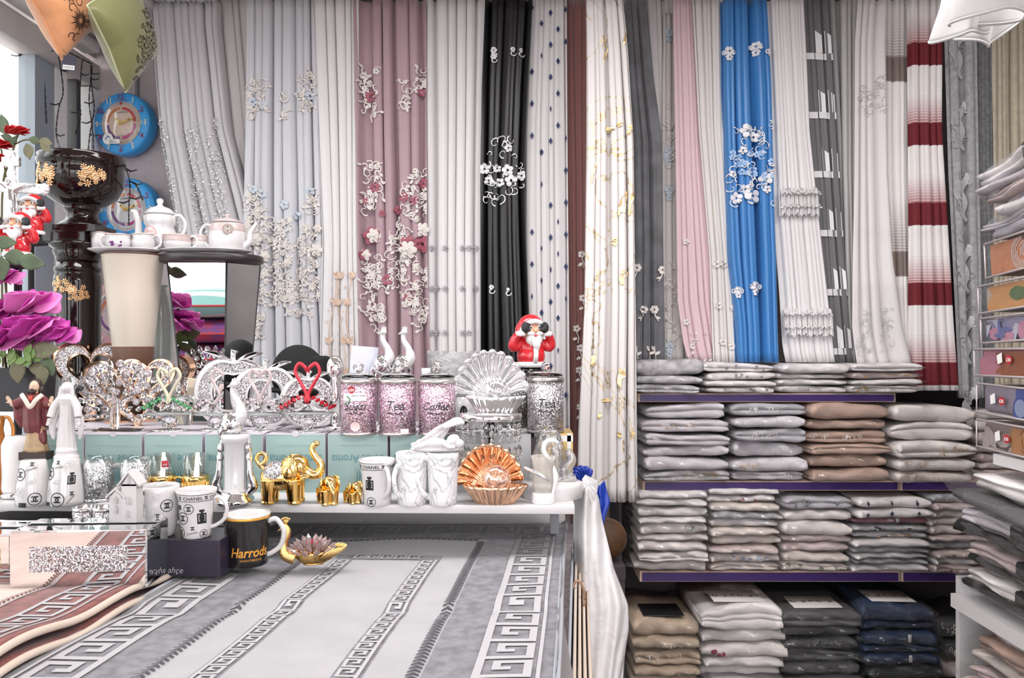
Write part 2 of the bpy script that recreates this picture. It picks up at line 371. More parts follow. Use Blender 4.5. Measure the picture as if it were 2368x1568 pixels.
# pale building over the road
bld = struct(MB().box(-9.5, 9, 2.5, 1, 16, 5.6).build('exterior_wall', M('pale_render', (.8, .77, .75), .9, var=(1.2, .15))))
for i in range(5):
    MB().box(-8.98, 4+i*2.4, 2.4, .08, 1.0, 1.4).build('window', M('far_window', (.35, .37, .4), .2), bld)
struct(slab('ground', -30, 30, -30, 30, -.2, -.07, M('pavement', (.42, .40, .39), .9, var=(2, .2))))
# ------------------------------------------------------------------ curtains
CURT = {}
def cloth(name, col, rough=.75, clear=0, transl=.18, weave=900, sheen=.2, b=.08, var=None):
    return M(name, col, rough, bump=(weave, b, .0006), transl=transl, clear=clear, sheen=sheen, var=var)
def curtain(label, D, rows, folds, amp, mats, seed, group='curtains hung along the back wall', hem=0, seg=9, mf=None, nv=36, name='curtain', cut=None):
    rg = random.Random(seed)
    y0, y1 = rows[0][0], rows[-1][0]
    ph = [rg.uniform(0, 6.28) for _ in range(5)]; wj = [rg.uniform(.3, 1) for _ in range(3)]
    ev = [rg.uniform(.55, 1.25) for _ in range(folds+3)]
    def S(u, v, off=0.0, flat=False):
        y = lerp(y0, y1, v); xl, xr = interp(rows, y)
        uw = u+(.30*sin(2*PI*(.45*folds)*u+ph[0])*wj[0]+.16*sin(2*PI*.27*folds*u+ph[4]))/folds+.010*sin(2.3*v*PI+ph[1]+5*u)*wj[1]
        p = 2*PI*folds*uw+ph[2]
        e = ev[int(max(0, min(folds+1, folds*u+.5)))] if False else lerp(ev[int(folds*u) % len(ev)], ev[(int(folds*u)+1) % len(ev)], (folds*u) % 1)
        d = e*(2.1*(.5-.5*cos(p))**3-.55+.16*sin(3*p+ph[3]))*(.8+.4*v)
        sx = .30*amp*sin(p)*e/(D/F)
        q = P(lerp(xl, xr, u)+sx*min(1, 6*u, 6*(1-u))*.8, y, D)
        if flat:
            q = P(lerp(xl, xr, u), y, D); d = min([d, .15]+[dep(u+j*.011, v) for j in (-3, -2, -1, 1, 2, 3)])
        return Vector((q.x, D+amp*d-off, q.z))
    def dep(u, v):
        u = max(0, min(1, u)); p = 2*PI*folds*(u+(.30*sin(2*PI*(.45*folds)*u+ph[0])*wj[0]+.16*sin(2*PI*.27*folds*u+ph[4]))/folds+.010*sin(2.3*v*PI+ph[1]+5*u)*wj[1])+ph[2]
        e = lerp(ev[int(folds*u) % len(ev)], ev[(int(folds*u)+1) % len(ev)], (folds*u) % 1)
        return e*(2.1*(.5-.5*cos(p))**3-.55+.16*sin(3*p+ph[3]))*(.8+.4*v)
    mb = MB()
    mb.grid(S, folds*seg, nv, mf=mf)
    o = mb.build(name, mats, recalc=False)
    tag(o, label, 'curtain', group)
    so = o.modifiers.new('solid', 'SOLIDIFY'); so.thickness = .0015
    def px(x, y, off=.003):       # a point of the hanging cloth seen at that height and across
        xl, xr = interp(rows, y); return S(max(0, min(1, (x-xl)/(xr-xl))), (y-y0)/(y1-y0), off, True)
    CURT[label] = (o, S, px)
    return o, px
def scroll(x, y, r, a0, turn, n=18, k=.75):
    # curling line that tightens; pixel space, y down
    return [(x+r*(1-k*i/n)*cos(a0+turn*i/n), y+r*(1-k*i/n)*sin(a0+turn*i/n)) for i in range(n+1)]
def petals(mb, x, y, r, mp, n=5, a0=0, fat=.42, inner=.12):
    for i in range(n):
        a = a0+2*PI*i/n
        cx, cy = x+cos(a)*r*.58, y+sin(a)*r*.58
        mb.poly([(cx+cos(a)*r*.42*cos(t)-sin(a)*r*fat*sin(t), cy+sin(a)*r*.42*cos(t)+cos(a)*r*fat*sin(t)) for t in [2*PI*j/10 for j in range(10)]], mp)
def leafp(mb, x, y, l, a, mp, w=.28):
    pts = [(0, 0), (.3, w), (.65, w*.9), (1, 0), (.65, -w*.9), (.3, -w)]
    mb.poly([(x+l*(p*cos(a)-q*sin(a)), y+l*(p*sin(a)+q*cos(a))) for p, q in pts], mp)
def spray(mb, rg, x, y, w, h, mp, dens=1.0, sw=3.2):
    """an embroidered patch: scrolls, leaves and small flowers filling w x h"""
    n = int(dens*w*h/230); sw *= .72
    for _ in range(n):
        a = rg.uniform(0, 6.28); cx = x+rg.uniform(-.5, .5)*w; cy = y+rg.uniform(-.5, .5)*h
        r = rg.uniform(6, 13); t = rg.choice((-1, 1))*rg.uniform(3.6, 5.6)
        mb.stroke(scroll(cx, cy, r, a, t), sw, mp, taper=lambda q: 1-.6*q)
        if rg.random() < .7: leafp(mb, cx+r*cos(a), cy+r*sin(a), rg.uniform(7, 13), a+rg.uniform(-1, 1), mp)
        if rg.random() < .25: petals(mb, cx, cy, rg.uniform(5, 8), mp)
def rosette(parent, px, x, y, r, m, D):
    """a raised cloth flower: rings of cupped petals"""
    k = D/F; c = px(x, y, .008); mb = MB(k)
    for ring, (n, rr, lift, sz) in enumerate(((6, .62, 1, .46), (5, .36, 4, .36), (3, .16, 7, .22))):
        for i in range(n):
            a = 2*PI*i/n+ring*.5
            mb.at(cos(a)*rr*r, -lift*r/24-1, sin(a)*rr*r, ry=-a, rz=.45)
            mb.ell((0, 0, 0), (sz*r*.92, .9+r*.035, sz*r*.80), 10, 6)
    mb.at().ell((0, -8*r/24-2, 0), r*.12, 8, 6)
    o = mb.build('flower', m, parent); o.location = c
    return o
def gl(n): return 'curtains hung along the back wall'
D0 = 3.06
C_SEQ = cloth('silver_voile', (.68, .655, .68), clear=.08)
C_WHT = cloth('white_voile', (.84, .81, .82), clear=.04)
C_OFF = cloth('offwhite_voile', (.82, .78, .78), clear=.04)
C_BLU = cloth('pale_bluegrey_satin', (.66, .655, .70), .5)
C_MAU = cloth('mauve_cloth', (.43, .29, .33), .6, transl=.1)
C_BLK = cloth('black_satin', (.008, .007, .009), .36, transl=0, sheen=0, b=.03)
C_BRN = cloth('brown_velour', (.22, .085, .075), .8, transl=.05, sheen=.6)
C_CHA = cloth('charcoal_velour', (.125, .125, .14), .55, transl=.03, sheen=.5, var=(14, .45))
C_PNK = cloth('pink_voile', (.80, .60, .64), clear=.08)
C_IVO = cloth('ivory_voile', (.80, .76, .73), clear=.08)
C_SKY = cloth('blue_satin', (.045, .20, .50), .32, transl=.05, sheen=.1, b=.03)
C_GRY = cloth('grey_voile', (.50, .49, .49), clear=.05)
EMB_W = M('cream_thread', (.68, .63, .60), .7); EMB_S = M('silver_thread', (.70, .69, .72), .4); EMB_B = M('blue_thread', (.50, .55, .62), .7)
EMB_R = M('wine_thread', (.32, .085, .12), .6); EMB_G = M('sage_thread', (.56, .55, .45), .7); EMB_T = M('tan_thread', (.62, .46, .36), .7); PEARL = M('pearl', (.85, .83, .83), .2)
SEQ = M('sequin', (.85, .83, .85), .25, .55)
def emb(o, name, m, fn, seed=1, off=.0035):
    mb = MB(); mb.jit = .00016; fn(mb, random.Random(seed)); return mb.build(name, m, o, recalc=False, kind='stuff')
B0 = 1010
# 1 silver voile with sequins
o, px = curtain('silver grey voile curtain with strips of sequins, gathered beside the two clocks', D0-.02, [(2, 345, 505), (60, 350, 505), (300, 368, 530), (560, 412, 600), (B0, 440, 640)], 9, .024, C_SEQ, 3)
MB().grid(lambda u, v: px(lerp(340, 508, u), lerp(-14, 10, v), .014+.012*sin(u*90)), 90, 3).build('heading_tape', C_SEQ, o)
def f(mb, rg):
    for (xa, ya, xb, yb, wd) in ((372, 275, 425, 560, 13), (438, 300, 468, 560, 9), (455, 285, 482, 560, 9), (486, 320, 512, 540, 8), (498, 270, 525, 520, 9)):
        for i in range(150):
            t = rg.random(); x = lerp(xa, xb, t)+rg.gauss(0, wd*.5); y = lerp(ya, yb, t)
            mb.disc(x, y, rg.uniform(1.0, 2.3), lambda a, b: px(a, b, .006+.004*rg.random()), 6)
emb(o, 'sequins', SEQ, f)
# 2 white voile
o, px = curtain('plain white voile curtain between the silver sequinned curtain and the embroidered blue-grey one', D0+.05, [(0, 478, 620), (560, 545, 650), (B0, 590, 660)], 7, .018, C_OFF, 5)
# 3 embroidered blue grey
o, px = curtain('pale blue-grey curtain with cream scroll embroidery and stitched flowers', D0-.03, [(0, 572, 735), (300, 570, 738), (560, 565, 745), (B0, 555, 775)], 7, .028, C_BLU, 11)
def f(mb, rg):
    mp = lambda a, b: px(a, b, .004)
    for x, y, w, h in ((592, 230, 38, 90), (660, 235, 16, 70), (712, 215, 36, 80), (592, 470, 40, 90), (598, 600, 46, 160), (655, 640, 44, 150), (715, 600, 44, 150), (590, 730, 40, 100), (700, 690, 70, 80), (728, 470, 30, 60), (650, 540, 50, 70)):
        spray(mb, rg, x, y, w, h, mp, 1.7, 4.2)
emb(o, 'embroidery', EMB_W, f, 2)
def f(mb, rg):
    mp = lambda a, b: px(a, b, .005)
    for x, y in ((588, 240), (612, 245), (720, 225), (590, 440), (610, 450), (720, 445), (660, 475), (690, 500)): petals(mb, x, y, 11, mp, 5, rg.random())
emb(o, 'blue_blossoms', EMB_B, f)
for x, y, r in ((597, 556, 15), (616, 595, 13), (735, 580, 15), (668, 610, 10), (738, 530, 10)): rosette(o, px, x, y, r, EMB_W, D0)
# 4 white voile with tulips
o, px = curtain('white voile curtain with tan tulip stems stitched near the bottom', D0-.05, [(0, 722, 830), (560, 745, 830), (B0, 735, 842)], 5, .016, C_WHT, 8)
def f(mb, rg):
    mp = lambda a, b: px(a, b, .005)
    for x, ph_ in ((772, 0), (792, 2.0), (812, 1.2)):
        st = [(x+9*sin(y*.022+ph_), y) for y in range(645, 900, 8)]
        mb.stroke(st, 2.4, mp)
        for y in (640, 702, 790, 860):
            xx = x+9*sin(y*.022+ph_)
            for a in (-2.0, -1.57, -1.14): leafp(mb, xx, y+6, 19, a, mp, .22)
        for _ in range(14):
            y = rg.uniform(660, 880); mb.disc(x+9*sin(y*.022+ph_)+rg.choice((-1, 1))*rg.uniform(6, 12), y, 1.8, mp, 6)
emb(o, 'tulip_embroidery', EMB_T, f)
# 5 mauve
o, px = curtain('mauve curtain with wine red and cream flower embroidery', D0-.05, [(0, 818, 985), (560, 828, 988), (B0, 835, 1000)], 5, .030, C_MAU, 21, seg=10)
def f(mb, rg):
    mp = lambda a, b: px(a, b, .004)
    for x, y, w, h in ((856, 215, 34, 110), (938, 220, 26, 70), (975, 190, 22, 60), (862, 440, 36, 120), (975, 450, 30, 120), (862, 660, 44, 150), (920, 590, 42, 140), (950, 660, 40, 130), (868, 740, 36, 60), (978, 690, 26, 140), (945, 460, 26, 80)):
        spray(mb, rg, x, y, w, h, mp, 1.6, 4)
emb(o, 'embroidery', EMB_W, f, 4)
def f(mb, rg):
    mp = lambda a, b: px(a, b, .0055)
    for x, y, r in ((856, 225, 14), (975, 215, 10), (868, 435, 13), (935, 458, 12), (922, 486, 11), (960, 465, 11), (980, 425, 13), (860, 545, 22), (945, 565, 20), (978, 565, 20), (897, 648, 13), (943, 690, 10), (845, 590, 14), (845, 465, 8), (885, 495, 8)):
        petals(mb, x, y, r, mp, 5, rg.random())
emb(o, 'wine_blossoms', EMB_R, f)
for x, y, r in ((868, 546, 18), (946, 580, 21), (978, 532, 17), (845, 590, 14)): rosette(o, px, x, y, r, EMB_W, D0)
# 6 white with stars
o, px = curtain('white voile curtain with small silver star motifs, left of the black curtain', D0-.03, [(0, 983, 1124), (560, 985, 1118), (B0, 988, 1120)], 6, .018, C_WHT, 31)
def f(mb, rg):
    mp = lambda a, b: px(a, b, .004)
    for y in (575, 668, 770):
        for x in (1000, 1012, 1030, 1070, 1085, 1100):
            if rg.random() < .8:
                for i in range(8): leafp(mb, x, y, 9, i*PI/4, mp, .14)
emb(o, 'star_motifs', M('pewter_thread', (.36, .35, .38), .4), f)
# 7 black satin
o, px = curtain('black satin curtain with a band of silver flower embroidery', D0-.06, [(0, 1122, 1232), (200, 1114, 1222), (400, 1111, 1214), (560, 1111, 1217), (B0, 1112, 1235)], 5, .024, C_BLK, 41, seg=12)
def f(mb, rg):
    mp = lambda a, b: px(a, b, .005)
    for i in range(26): 
        x = rg.uniform(1116, 1210); y = rg.choice((rg.uniform(325, 375), rg.uniform(440, 468), rg.uniform(380, 440)))
        mb.stroke(scroll(x, y, rg.uniform(7, 14), rg.uniform(0, 6), rg.choice((-1, 1))*4.5), 2.8, mp, taper=lambda q: 1-.6*q)
    for x, y, r in ((1121, 392, 14), (1150, 392, 10), (1174, 396, 14), (1131, 420, 12), (1156, 424, 11), (1182, 420, 15), (1206, 408, 12), (1176, 345, 10)):
        petals(mb, x, y, r, mp, 5, rg.random())
    for x, y, r in ((1142, 120, 8), (1142, 134, 8), (1186, 118, 6), (1205, 120, 5), (1137, 665, 6), (1175, 670, 4)):
        petals(mb, x, y, r, mp, 6); mb.stroke(scroll(x, y+8, 8, 0, 5), 2.2, mp)
emb(o, 'embroidery', M('silver_thread'), f, 6)
# 8 white with navy diamonds
o, px = curtain('white voile curtain dotted with small navy diamonds', D0-.035, [(0, 1226, 1310), (300, 1214, 1312), (B0, 1216, 1318)], 6, .014, C_WHT, 51)
def f(mb, rg):
    mp = lambda a, b: px(a, b, .004)
    for j in range(13):
        for i, x in enumerate((1230, 1252, 1273, 1290, 1308)):
            y = 20+j*74+(0, 37, 12, 50, 5)[i]
            if rg.random() < .85 and 8 < y < 985:
                h = rg.choice((4.5, 4.5, 2.2)); mb.poly([(x-h, y), (x, y+8), (x+h, y), (x, y-8)], mp)
emb(o, 'diamond_motifs', M('navy_thread', (.02, .03, .10), .6), f)
def f(mb, rg):
    mp = lambda a, b: px(a, b, .0052)
    for j in range(13):
        y = 20+j*74+12; mb.poly([(1273-1.5, y), (1273, y+2.5), (1273+1.5, y), (1273, y-2.5)], mp)
# 9 brown
o, px = curtain('narrow brown velour curtain beside the white gold-marbled one', D0-.02, [(0, 1296, 1368), (400, 1312, 1362), (B0+200, 1318, 1364)], 4, .018, C_BRN, 61)
def f(mb, rg):
    mp = lambda a, b: px(a, b, .02)
    for x, y in ((1344, 590), (1332, 760), (1340, 805), (1338, 855), (1346, 690), (1340, 940)):
        petals(mb, x, y, 9, mp, 5); mb.stroke([(x, y+8), (x+5, y+22), (x+3, y+34)], 1.8, mp); leafp(mb, x+2, y+20, 13, 2.6, mp)
emb(o, 'stitched_flowers', EMB_W, f)
# 10 gold marbled, hangs in front
C_MAR = marble('gold_marbled_cloth', (.67, .635, .625), (.55, .40, .22), 3.4, .6, .006, metal=True)
o, px = curtain('white curtain marbled with gold foil, hem showing beside the white plastic sheet', 2.80, [(-5, 1356, 1440), (120, 1357, 1452), (330, 1357, 1466), (700, 1352, 1470), (1000, 1338, 1472), (1148, 1335, 1474), (1160, 1335, 1474)], 6, .02, C_MAR, 73)
def f(mb, rg):
    mp = lambda a, b: px(a, b, .003)
    for x, y, w, h in ((1400, 130, 6, 40), (1445, 90, 8, 34), (1440, 470, 20, 70), (1460, 460, 10, 60), (1408, 300, 30, 14), (1432, 290, 20, 12), (1456, 300, 14, 20), (1398, 100, 4, 30), (1372, 400, 6, 50), (1440, 640, 20, 30), (1372, 830, 14, 30), (1430, 1005, 12, 14), (1462, 1005, 10, 14), (1400, 925, 34, 8), (1380, 640, 6, 30), (1435, 870, 18, 40), (1420, 560, 16, 20), (1385, 960, 12, 12)):
        pts = []
        for i in range(11):
            a = 2*PI*i/11; q = rg.uniform(.5, 1.2); pts.append((x+w*.5*q*cos(a)+(y-b_ if False else 0)+.25*h*.5*sin(a)*-1, y+h*.6*q*sin(a)))
        mb.poly(pts, mp)
emb(o, 'foil_patches', M('gold_foil', (.90, .66, .34), .35, .7), f, 9)
# 11 charcoal
o, px = curtain('charcoal velour curtain with white flower stems at its foot', 3.0, [(0, 1442, 1496), (180, 1452, 1512), (330, 1462, 1532), (560, 1466, 1534), (842, 1460, 1540)], 3, .014, C_CHA, 81)
def f(mb, rg):
    mp = lambda a, b: px(a, b, .008)
    for x, y, fl in ((1487, 716, 1), (1512, 716, -1), (1472, 620, 1), (1530, 625, 1)):
        petals(mb, x, y, 10, mp, 6); mb.stroke([(x, y+8), (x-3*fl, y+18), (x-9*fl, y+26)], 2.4, mp); leafp(mb, x-2*fl, y+17, 13, (2.9 if fl > 0 else .3), mp, .2)
    for x in (1470, 1500, 1512):
        leafp(mb, x, 812, 14, -2, mp, .22); leafp(mb, x, 820, 16, -.5, mp, .22); mb.stroke([(x, 800), (x+3, 830)], 1.6, mp)
emb(o, 'stitched_flowers', EMB_W, f)
# 12 white and medallion
curtain('plain white voile curtain between the charcoal and the pink curtains', 3.10, [(0, 1490, 1562), (842, 1520, 1590)], 5, .014, C_WHT, 91)
o, px = curtain('sliver of beige curtain with blue medallions beside the pink voile', 3.08, [(30, 1534, 1566), (842, 1526, 1580)], 2, .012, C_IVO, 95)
def f(mb, rg):
    mp = lambda a, b: px(a, b, .004)
    for y in (75, 350, 440, 800): petals(mb, 1547, y, 12, mp, 6); petals(mb, 1547, y+18, 8, mp, 6)
    mb.poly([(1540, 330), (1548, 365), (1540, 385), (1533, 365)], mp)
emb(o, 'medallions', EMB_B, f)
def f(mb, rg): spray(mb, rg, 1550, 320, 16, 150, lambda a, b: px(a, b, .004), 1.4, 3); spray(mb, rg, 1552, 700, 24, 200, lambda a, b: px(a, b, .004), 1.2, 3)
emb(o, 'embroidery', EMB_W, f)
# 13 pink
o, px = curtain('pale pink voile curtain pooling on the top shelf', 3.02, [(0, 1555, 1612), (400, 1562, 1632), (700, 1566, 1660), (800, 1580, 1675), (838, 1592, 1680)], 5, .016, C_PNK, 101)
def f(mb, rg):
    mp = lambda a, b: px(a, b, .004)
    for _ in range(16):
        x, y = rg.uniform(1590, 1665), rg.uniform(745, 835); leafp(mb, x, y, 9, rg.uniform(0, 6), mp)
    for x, y in ((1585, 745), (1600, 800), (1640, 560), (1585, 560)): petals(mb, x, y, 8, mp)
emb(o, 'stitched_leaves', EMB_W, f)
# 14 ivory
o, px = curtain('ivory voile curtain with scattered cream flowers, left of the bright blue curtain', 3.0, [(0, 1600, 1680), (300, 1615, 1680), (600, 1640, 1700), (838, 1648, 1715)], 6, .014, C_IVO, 111)
def f(mb, rg):
    mp = lambda a, b: px(a, b, .005)
    for x, y in ((1660, 707), (1694, 710), (1655, 612), (1672, 612), (1690, 800), (1670, 790)): petals(mb, x, y, 9, mp, 6)
emb(o, 'stitched_flowers', EMB_W, f)
# 15 blue satin
o, px = curtain('bright blue satin curtain with silver floral embroidery', 2.97, [(0, 1668, 1776), (200, 1670, 1786), (480, 1680, 1792), (600, 1684, 1798), (760, 1700, 1800), (838, 1703, 1802)], 5, .022, C_SKY, 121, seg=12)
def f(mb, rg):
    mp = lambda a, b: px(a, b, .005)
    for x, y, s in ((1684, 122, 1), (1746, 110, 1), (1778, 122, .6), (1745, 662, 1), (1704, 672, .8)):
        petals(mb, x, y, 12*s, mp, 5, .3); petals(mb, x, y+14*s, 9*s, mp, 5, 1)
        mb.stroke(scroll(x-10*s, y, 8, 0, 5), 2.6, mp); mb.stroke(scroll(x+10*s, y, 8, 3, -5), 2.6, mp)
    for i in range(46):
        x = rg.uniform(1685, 1786); y = rg.uniform(290, 470)
        mb.stroke(scroll(x, y, rg.uniform(7, 15), rg.uniform(0, 6), rg.choice((-1, 1))*4.6), 2.6, mp, taper=lambda q: 1-.6*q)
    for x, y, r in ((1724, 305, 17), (1742, 318, 13), (1737, 455, 20), (1700, 460, 15), (1715, 350, 10), (1768, 415, 16), (1692, 405, 9), (1720, 440, 12), (1770, 440, 10)): petals(mb, x, y, r, mp, 5, rg.random())
emb(o, 'embroidery', M('silver_thread'), f, 12)
def f(mb, rg):
    mp = lambda a, b: px(a, b, .0045)
    for i in range(22): petals(mb, rg.uniform(1688, 1784), rg.uniform(345, 425), rg.uniform(6, 9), mp, 5, rg.random())
emb(o, 'pale_blossoms', M('pale_blue_thread', (.35, .52, .78), .6), f, 13)
# 16 white voile with ruffles
o, px = curtain('white voile curtain with two gathered lace ruffles', 2.98, [(0, 1772, 1858), (300, 1786, 1872), (480, 1790, 1892), (700, 1806, 1916), (800, 1812, 1926), (838, 1820, 1930)], 7, .018, C_WHT, 131)
for y0_, y1_ in ((438, 500), (715, 775)):
    MB().grid(lambda u, v: px(lerp(interp([(438, 1797, 1888), (775, 1806, 1928)], y0_)[0], interp([(438, 1797, 1888), (775, 1806, 1928)], y0_)[1], u), lerp(y0_, y1_, v)+3*sin(u*40)+2*sin(u*97), .012+.007*sin(u*117)+.005*sin(u*61+1)+.012*v), 160, 5).build('lace_ruffle', C_WHT, o)
    for vv in (.2, .7):
        MB().tube([px(lerp(1800, 1890, i/50)+(24 if y0_ > 600 else 0)*i/50, lerp(y0_, y1_, vv)+3*sin(i*1.3), .03+.008*sin(i*1.9)) for i in range(51)], .0035, 6).build('ruffle_edge', C_WHT, o)
# 17 grey with white blocks
o, px = curtain('dark grey curtain patterned with white upright blocks', 3.03, [(0, 1850, 1920), (300, 1868, 1938), (600, 1895, 1955), (838, 1915, 1975)], 4, .014, cloth('slate_cloth', (.16, .155, .165), .7, transl=.03), 141)
def f(mb, rg):
    mp = lambda a, b: px(a, b, .004)
    for j in range(7):
        y = j*136
        for i in range(3):
            def xx(t, yy): a, b = interp([(0, 1850, 1920), (300, 1868, 1938), (600, 1895, 1955), (838, 1915, 1975)], yy); return lerp(a, b, t)
            t0 = .08+i*.32
            if i > 0: mb.poly([(xx(t0, y+72), y+72), (xx(t0+.2, y+84), y+84), (xx(t0+.2, y+125), y+125), (xx(t0, y+125), y+125)], mp)
            mb.poly([(xx(t0-.05, y+125), y+125), (xx(t0+.24, y+125), y+125), (xx(t0+.24, y+140), y+140), (xx(t0-.05, y+140), y+140)], mp)
emb(o, 'white_blocks', M('white_weave', (.78, .77, .78), .8), f)
# 18 grey voile, 19 white embroidered
curtain('plain pale grey voile curtain right of the white-block curtain', 3.06, [(0, 1906, 1990), (400, 1930, 2000), (838, 1955, 2010)], 4, .016, C_GRY, 151)
curtain('pale greyish white voile curtain folded beside the grey embroidered one', 3.04, [(0, 1945, 2020), (400, 1950, 2010), (838, 1962, 2010)], 4, .016, cloth('ash_voile', (.66, .64, .64), clear=.03), 155)
o, px = curtain('white linen curtain with faint grey scroll medallions near its foot', 2.98, [(0, 1982, 2050), (100, 1975, 2046), (400, 1974, 2050), (600, 1970, 2062), (760, 1968, 2085), (850, 1980, 2108)], 3, .016, C_OFF, 161)
def f(mb, rg):
    mp = lambda a, b: px(a, b, .004)
    for cx, cy, h in ((1996, 770, 46), (2048, 765, 52), (2040, 220, 40), (2000, 235, 30)):
        for _ in range(22):
            mb.stroke(scroll(cx+rg.uniform(-16, 16), cy+rg.uniform(-h, h), rg.uniform(5, 10), rg.uniform(0, 6), rg.choice((-1, 1))*4.4), 1.0, mp)
emb(o, 'scroll_medallions', M('grey_thread', (.45, .43, .44), .7), f)
# 20, 21 striped
W_, T_, BU = (.78, .75, .74), (.20, .155, .14), (.14, .009, .016)
ST1 = stripes('taupe_stripe', [(0, T_), (.12, T_), (.125, (.34, .29, .27)), (.38, W_), (.992, W_), (.998, T_)], .733, fine=(.011, .32, (.74, .71, .70)), off=.696, fmask=(.125, .40))
ST2 = stripes('wine_stripe', [(0, BU), (.27, BU), (.28, (.36, .10, .11)), (.60, W_), (.988, W_), (.996, BU)], .298, fine=(.0105, .34, (.70, .62, .62)), off=.705, fmask=(.275, .62))
for mname in ('taupe_stripe', 'wine_stripe'):
    pass
curtain('white curtain with brown horizontal bands beside the wine striped one', 3.0, [(0, 2040, 2106), (400, 2044, 2104), (850, 2062, 2112)], 4, .014, ST1, 171)
curtain('white curtain with wide wine red horizontal bands', 2.97, [(-5, 2102, 2184), (300, 2104, 2182), (500, 2105, 2195), (760, 2106, 2212), (903, 2106, 2224)], 4, .016, ST2, 181)
# 22-24 damask, textured, cream
DAM = cloth('silver_jacquard', (.40, .395, .41), .7, transl=.03, var=(60, .25), b=.5, weave=160)
o, px = curtain('grey jacquard curtain with pale leaf scrolls, right of the wine striped curtain', 2.99, [(0, 2178, 2256), (400, 2190, 2262), (700, 2204, 2268), (920, 2214, 2272)], 3, .018, DAM, 191)
def f(mb, rg):
    mp = lambda a, b: px(a, b, .003)
    for j in range(6):
        y = 70+j*165; x = lerp(2216, 2242, j/5)
        mb.stroke([(x+8-16*sin(PI*i/14)+5*sin(i*.9), y+8*i) for i in range(15)], 26, mp, taper=lambda q: .25+.75*sin(PI*q))
        mb.stroke(scroll(x+10, y+16, 10, 1, 5), 3.5, mp)
emb(o, 'leaf_scrolls', M('pale_silver_weave', (.50, .495, .51), .6), f)
def f(mb, rg):
    mp = lambda a, b: px(a, b, .003)
    for j in range(6):
        y = 110+j*165; x = lerp(2204, 2234, j/5)
        for _ in range(7): mb.stroke(scroll(x+rg.uniform(-14, 22), y+rg.uniform(-60, 60), rg.uniform(7, 13), rg.uniform(0, 6), rg.choice((-1, 1))*4.5), 2.6, mp)
emb(o, 'scroll_outline', M('slate_weave', (.27, .265, .28), .7), f)
curtain('dark grey textured curtain next to the cream curtain', 3.02, [(0, 2250, 2296), (920, 2262, 2304)], 3, .016, cloth('slate_jacquard', (.20, .205, .215), .7, transl=.02, var=(70, .4), b=.6, weave=140), 201)
curtain('cream jacquard curtain behind the wrapped bags at the far right', 3.02, [(0, 2290, 2420), (920, 2296, 2420)], 7, .022, cloth('cream_jacquard', (.56, .49, .38), .7, transl=.05, var=(40, .15), b=.5, weave=120), 211)
curtain('bluish grey floral curtain seen low behind the round mirrored table', 3.12, [(640, 470, 600), (B0, 470, 600)], 5, .02, cloth('grey_floral', (.38, .38, .40), .7, var=(40, .3)), 221)
# rail
rl = MB(); rl.at(-1.42, 3.13, 2.765, ry=PI/2).lathe([(.012, 0), (.012, 3.0)], 10); tag(rl.build('curtain_rail', STEEL), 'thin steel curtain rail along the top of the back wall', 'rail')
# ------------------------------------------------------------------ right-hand shelving with wrapped bedding
PURP = M('purple_strip', (.040, .017, .105), .35); WOODM = M('raw_chipboard', (.55, .40, .32), .8); SHADE = M('shelf_back', (.05, .04, .045), .9)
SD = 2.90; ks = SD/F
shelf = thing('wall_shelving', 'tall shelving unit with purple shelf edges on the right of the back wall', 'shelf', (0, 0, 0))
def zpx(y, D): return CZ-(y-784)*D/F
def xpx(x, D): return (x-1184)*D/F
for y0_, y1_, xs in ((910, 930, ((1476, 2072),)), (1113, 1135, ((1487, 2080), (2083, 2330))), (1322, 1346, ((1480, 2082), (2085, 2330))), (1624, 1646, ((1440, 2330),))):
    for xa, xb in xs:
        x0, x1 = xpx(xa, SD), xpx(xb, SD); za, zb = zpx(y0_, SD), zpx(y1_, SD)
        slab('shelf_board', x0, x1, SD+.004, SD+.38, zb, za, WOODM, shelf)
        slab('edge_strip', x0+.008, x1-.008, SD-.003, SD+.006, zb+.004, za-.004, PURP, shelf)
slab('back_panel', xpx(1440, SD+.38), xpx(2360, SD+.38), SD+.37, SD+.40, 0, zpx(850, SD), SHADE, shelf)
slab('upright', xpx(1440, SD), xpx(1446, SD), SD+.1, SD+.38, 0, zpx(925, SD), SHADE, shelf)
PAL = {'silver': (.62, .59, .61), 'lilac': (.60, .555, .59), 'greyl': (.44, .42, .45), 'taupe': (.46, .31, .25), 'cream': (.69, .60, .55), 'ivory': (.74, .67, .64), 'white': (.76, .71, .71), 'beige': (.50, .38, .28),
       'grey': (.085, .08, .085), 'dgrey': (.05, .048, .05), 'navy': (.018, .035, .085), 'dgreen': (.03, .034, .036), 'pink': (.36, .15, .18), 'spot': (.50, .49, .51), 'rosy': (.60, .48, .46), 'black': (.02, .02, .02)}
COLN = {'silver': 'silvery patterned', 'lilac': 'lilac grey', 'greyl': 'mid grey embroidered', 'taupe': 'dusky tan', 'cream': 'cream', 'ivory': 'ivory', 'white': 'white', 'beige': 'tan beige', 'grey': 'dark grey', 'dgrey': 'charcoal', 'navy': 'navy blue', 'dgreen': 'dark green-grey', 'pink': 'dusky rose', 'spot': 'mottled grey', 'rosy': 'pinkish cream', 'black': 'black'}
def pk_mat(c):
    if c in ('silver', 'spot'): return M('folded_cloth_'+c, PAL[c], .6, var=(28, .5), bump=(35, .3, .01))
    return M('folded_cloth_'+c, PAL[c], .6, var=(9, .14), bump=(22, .35, .012))
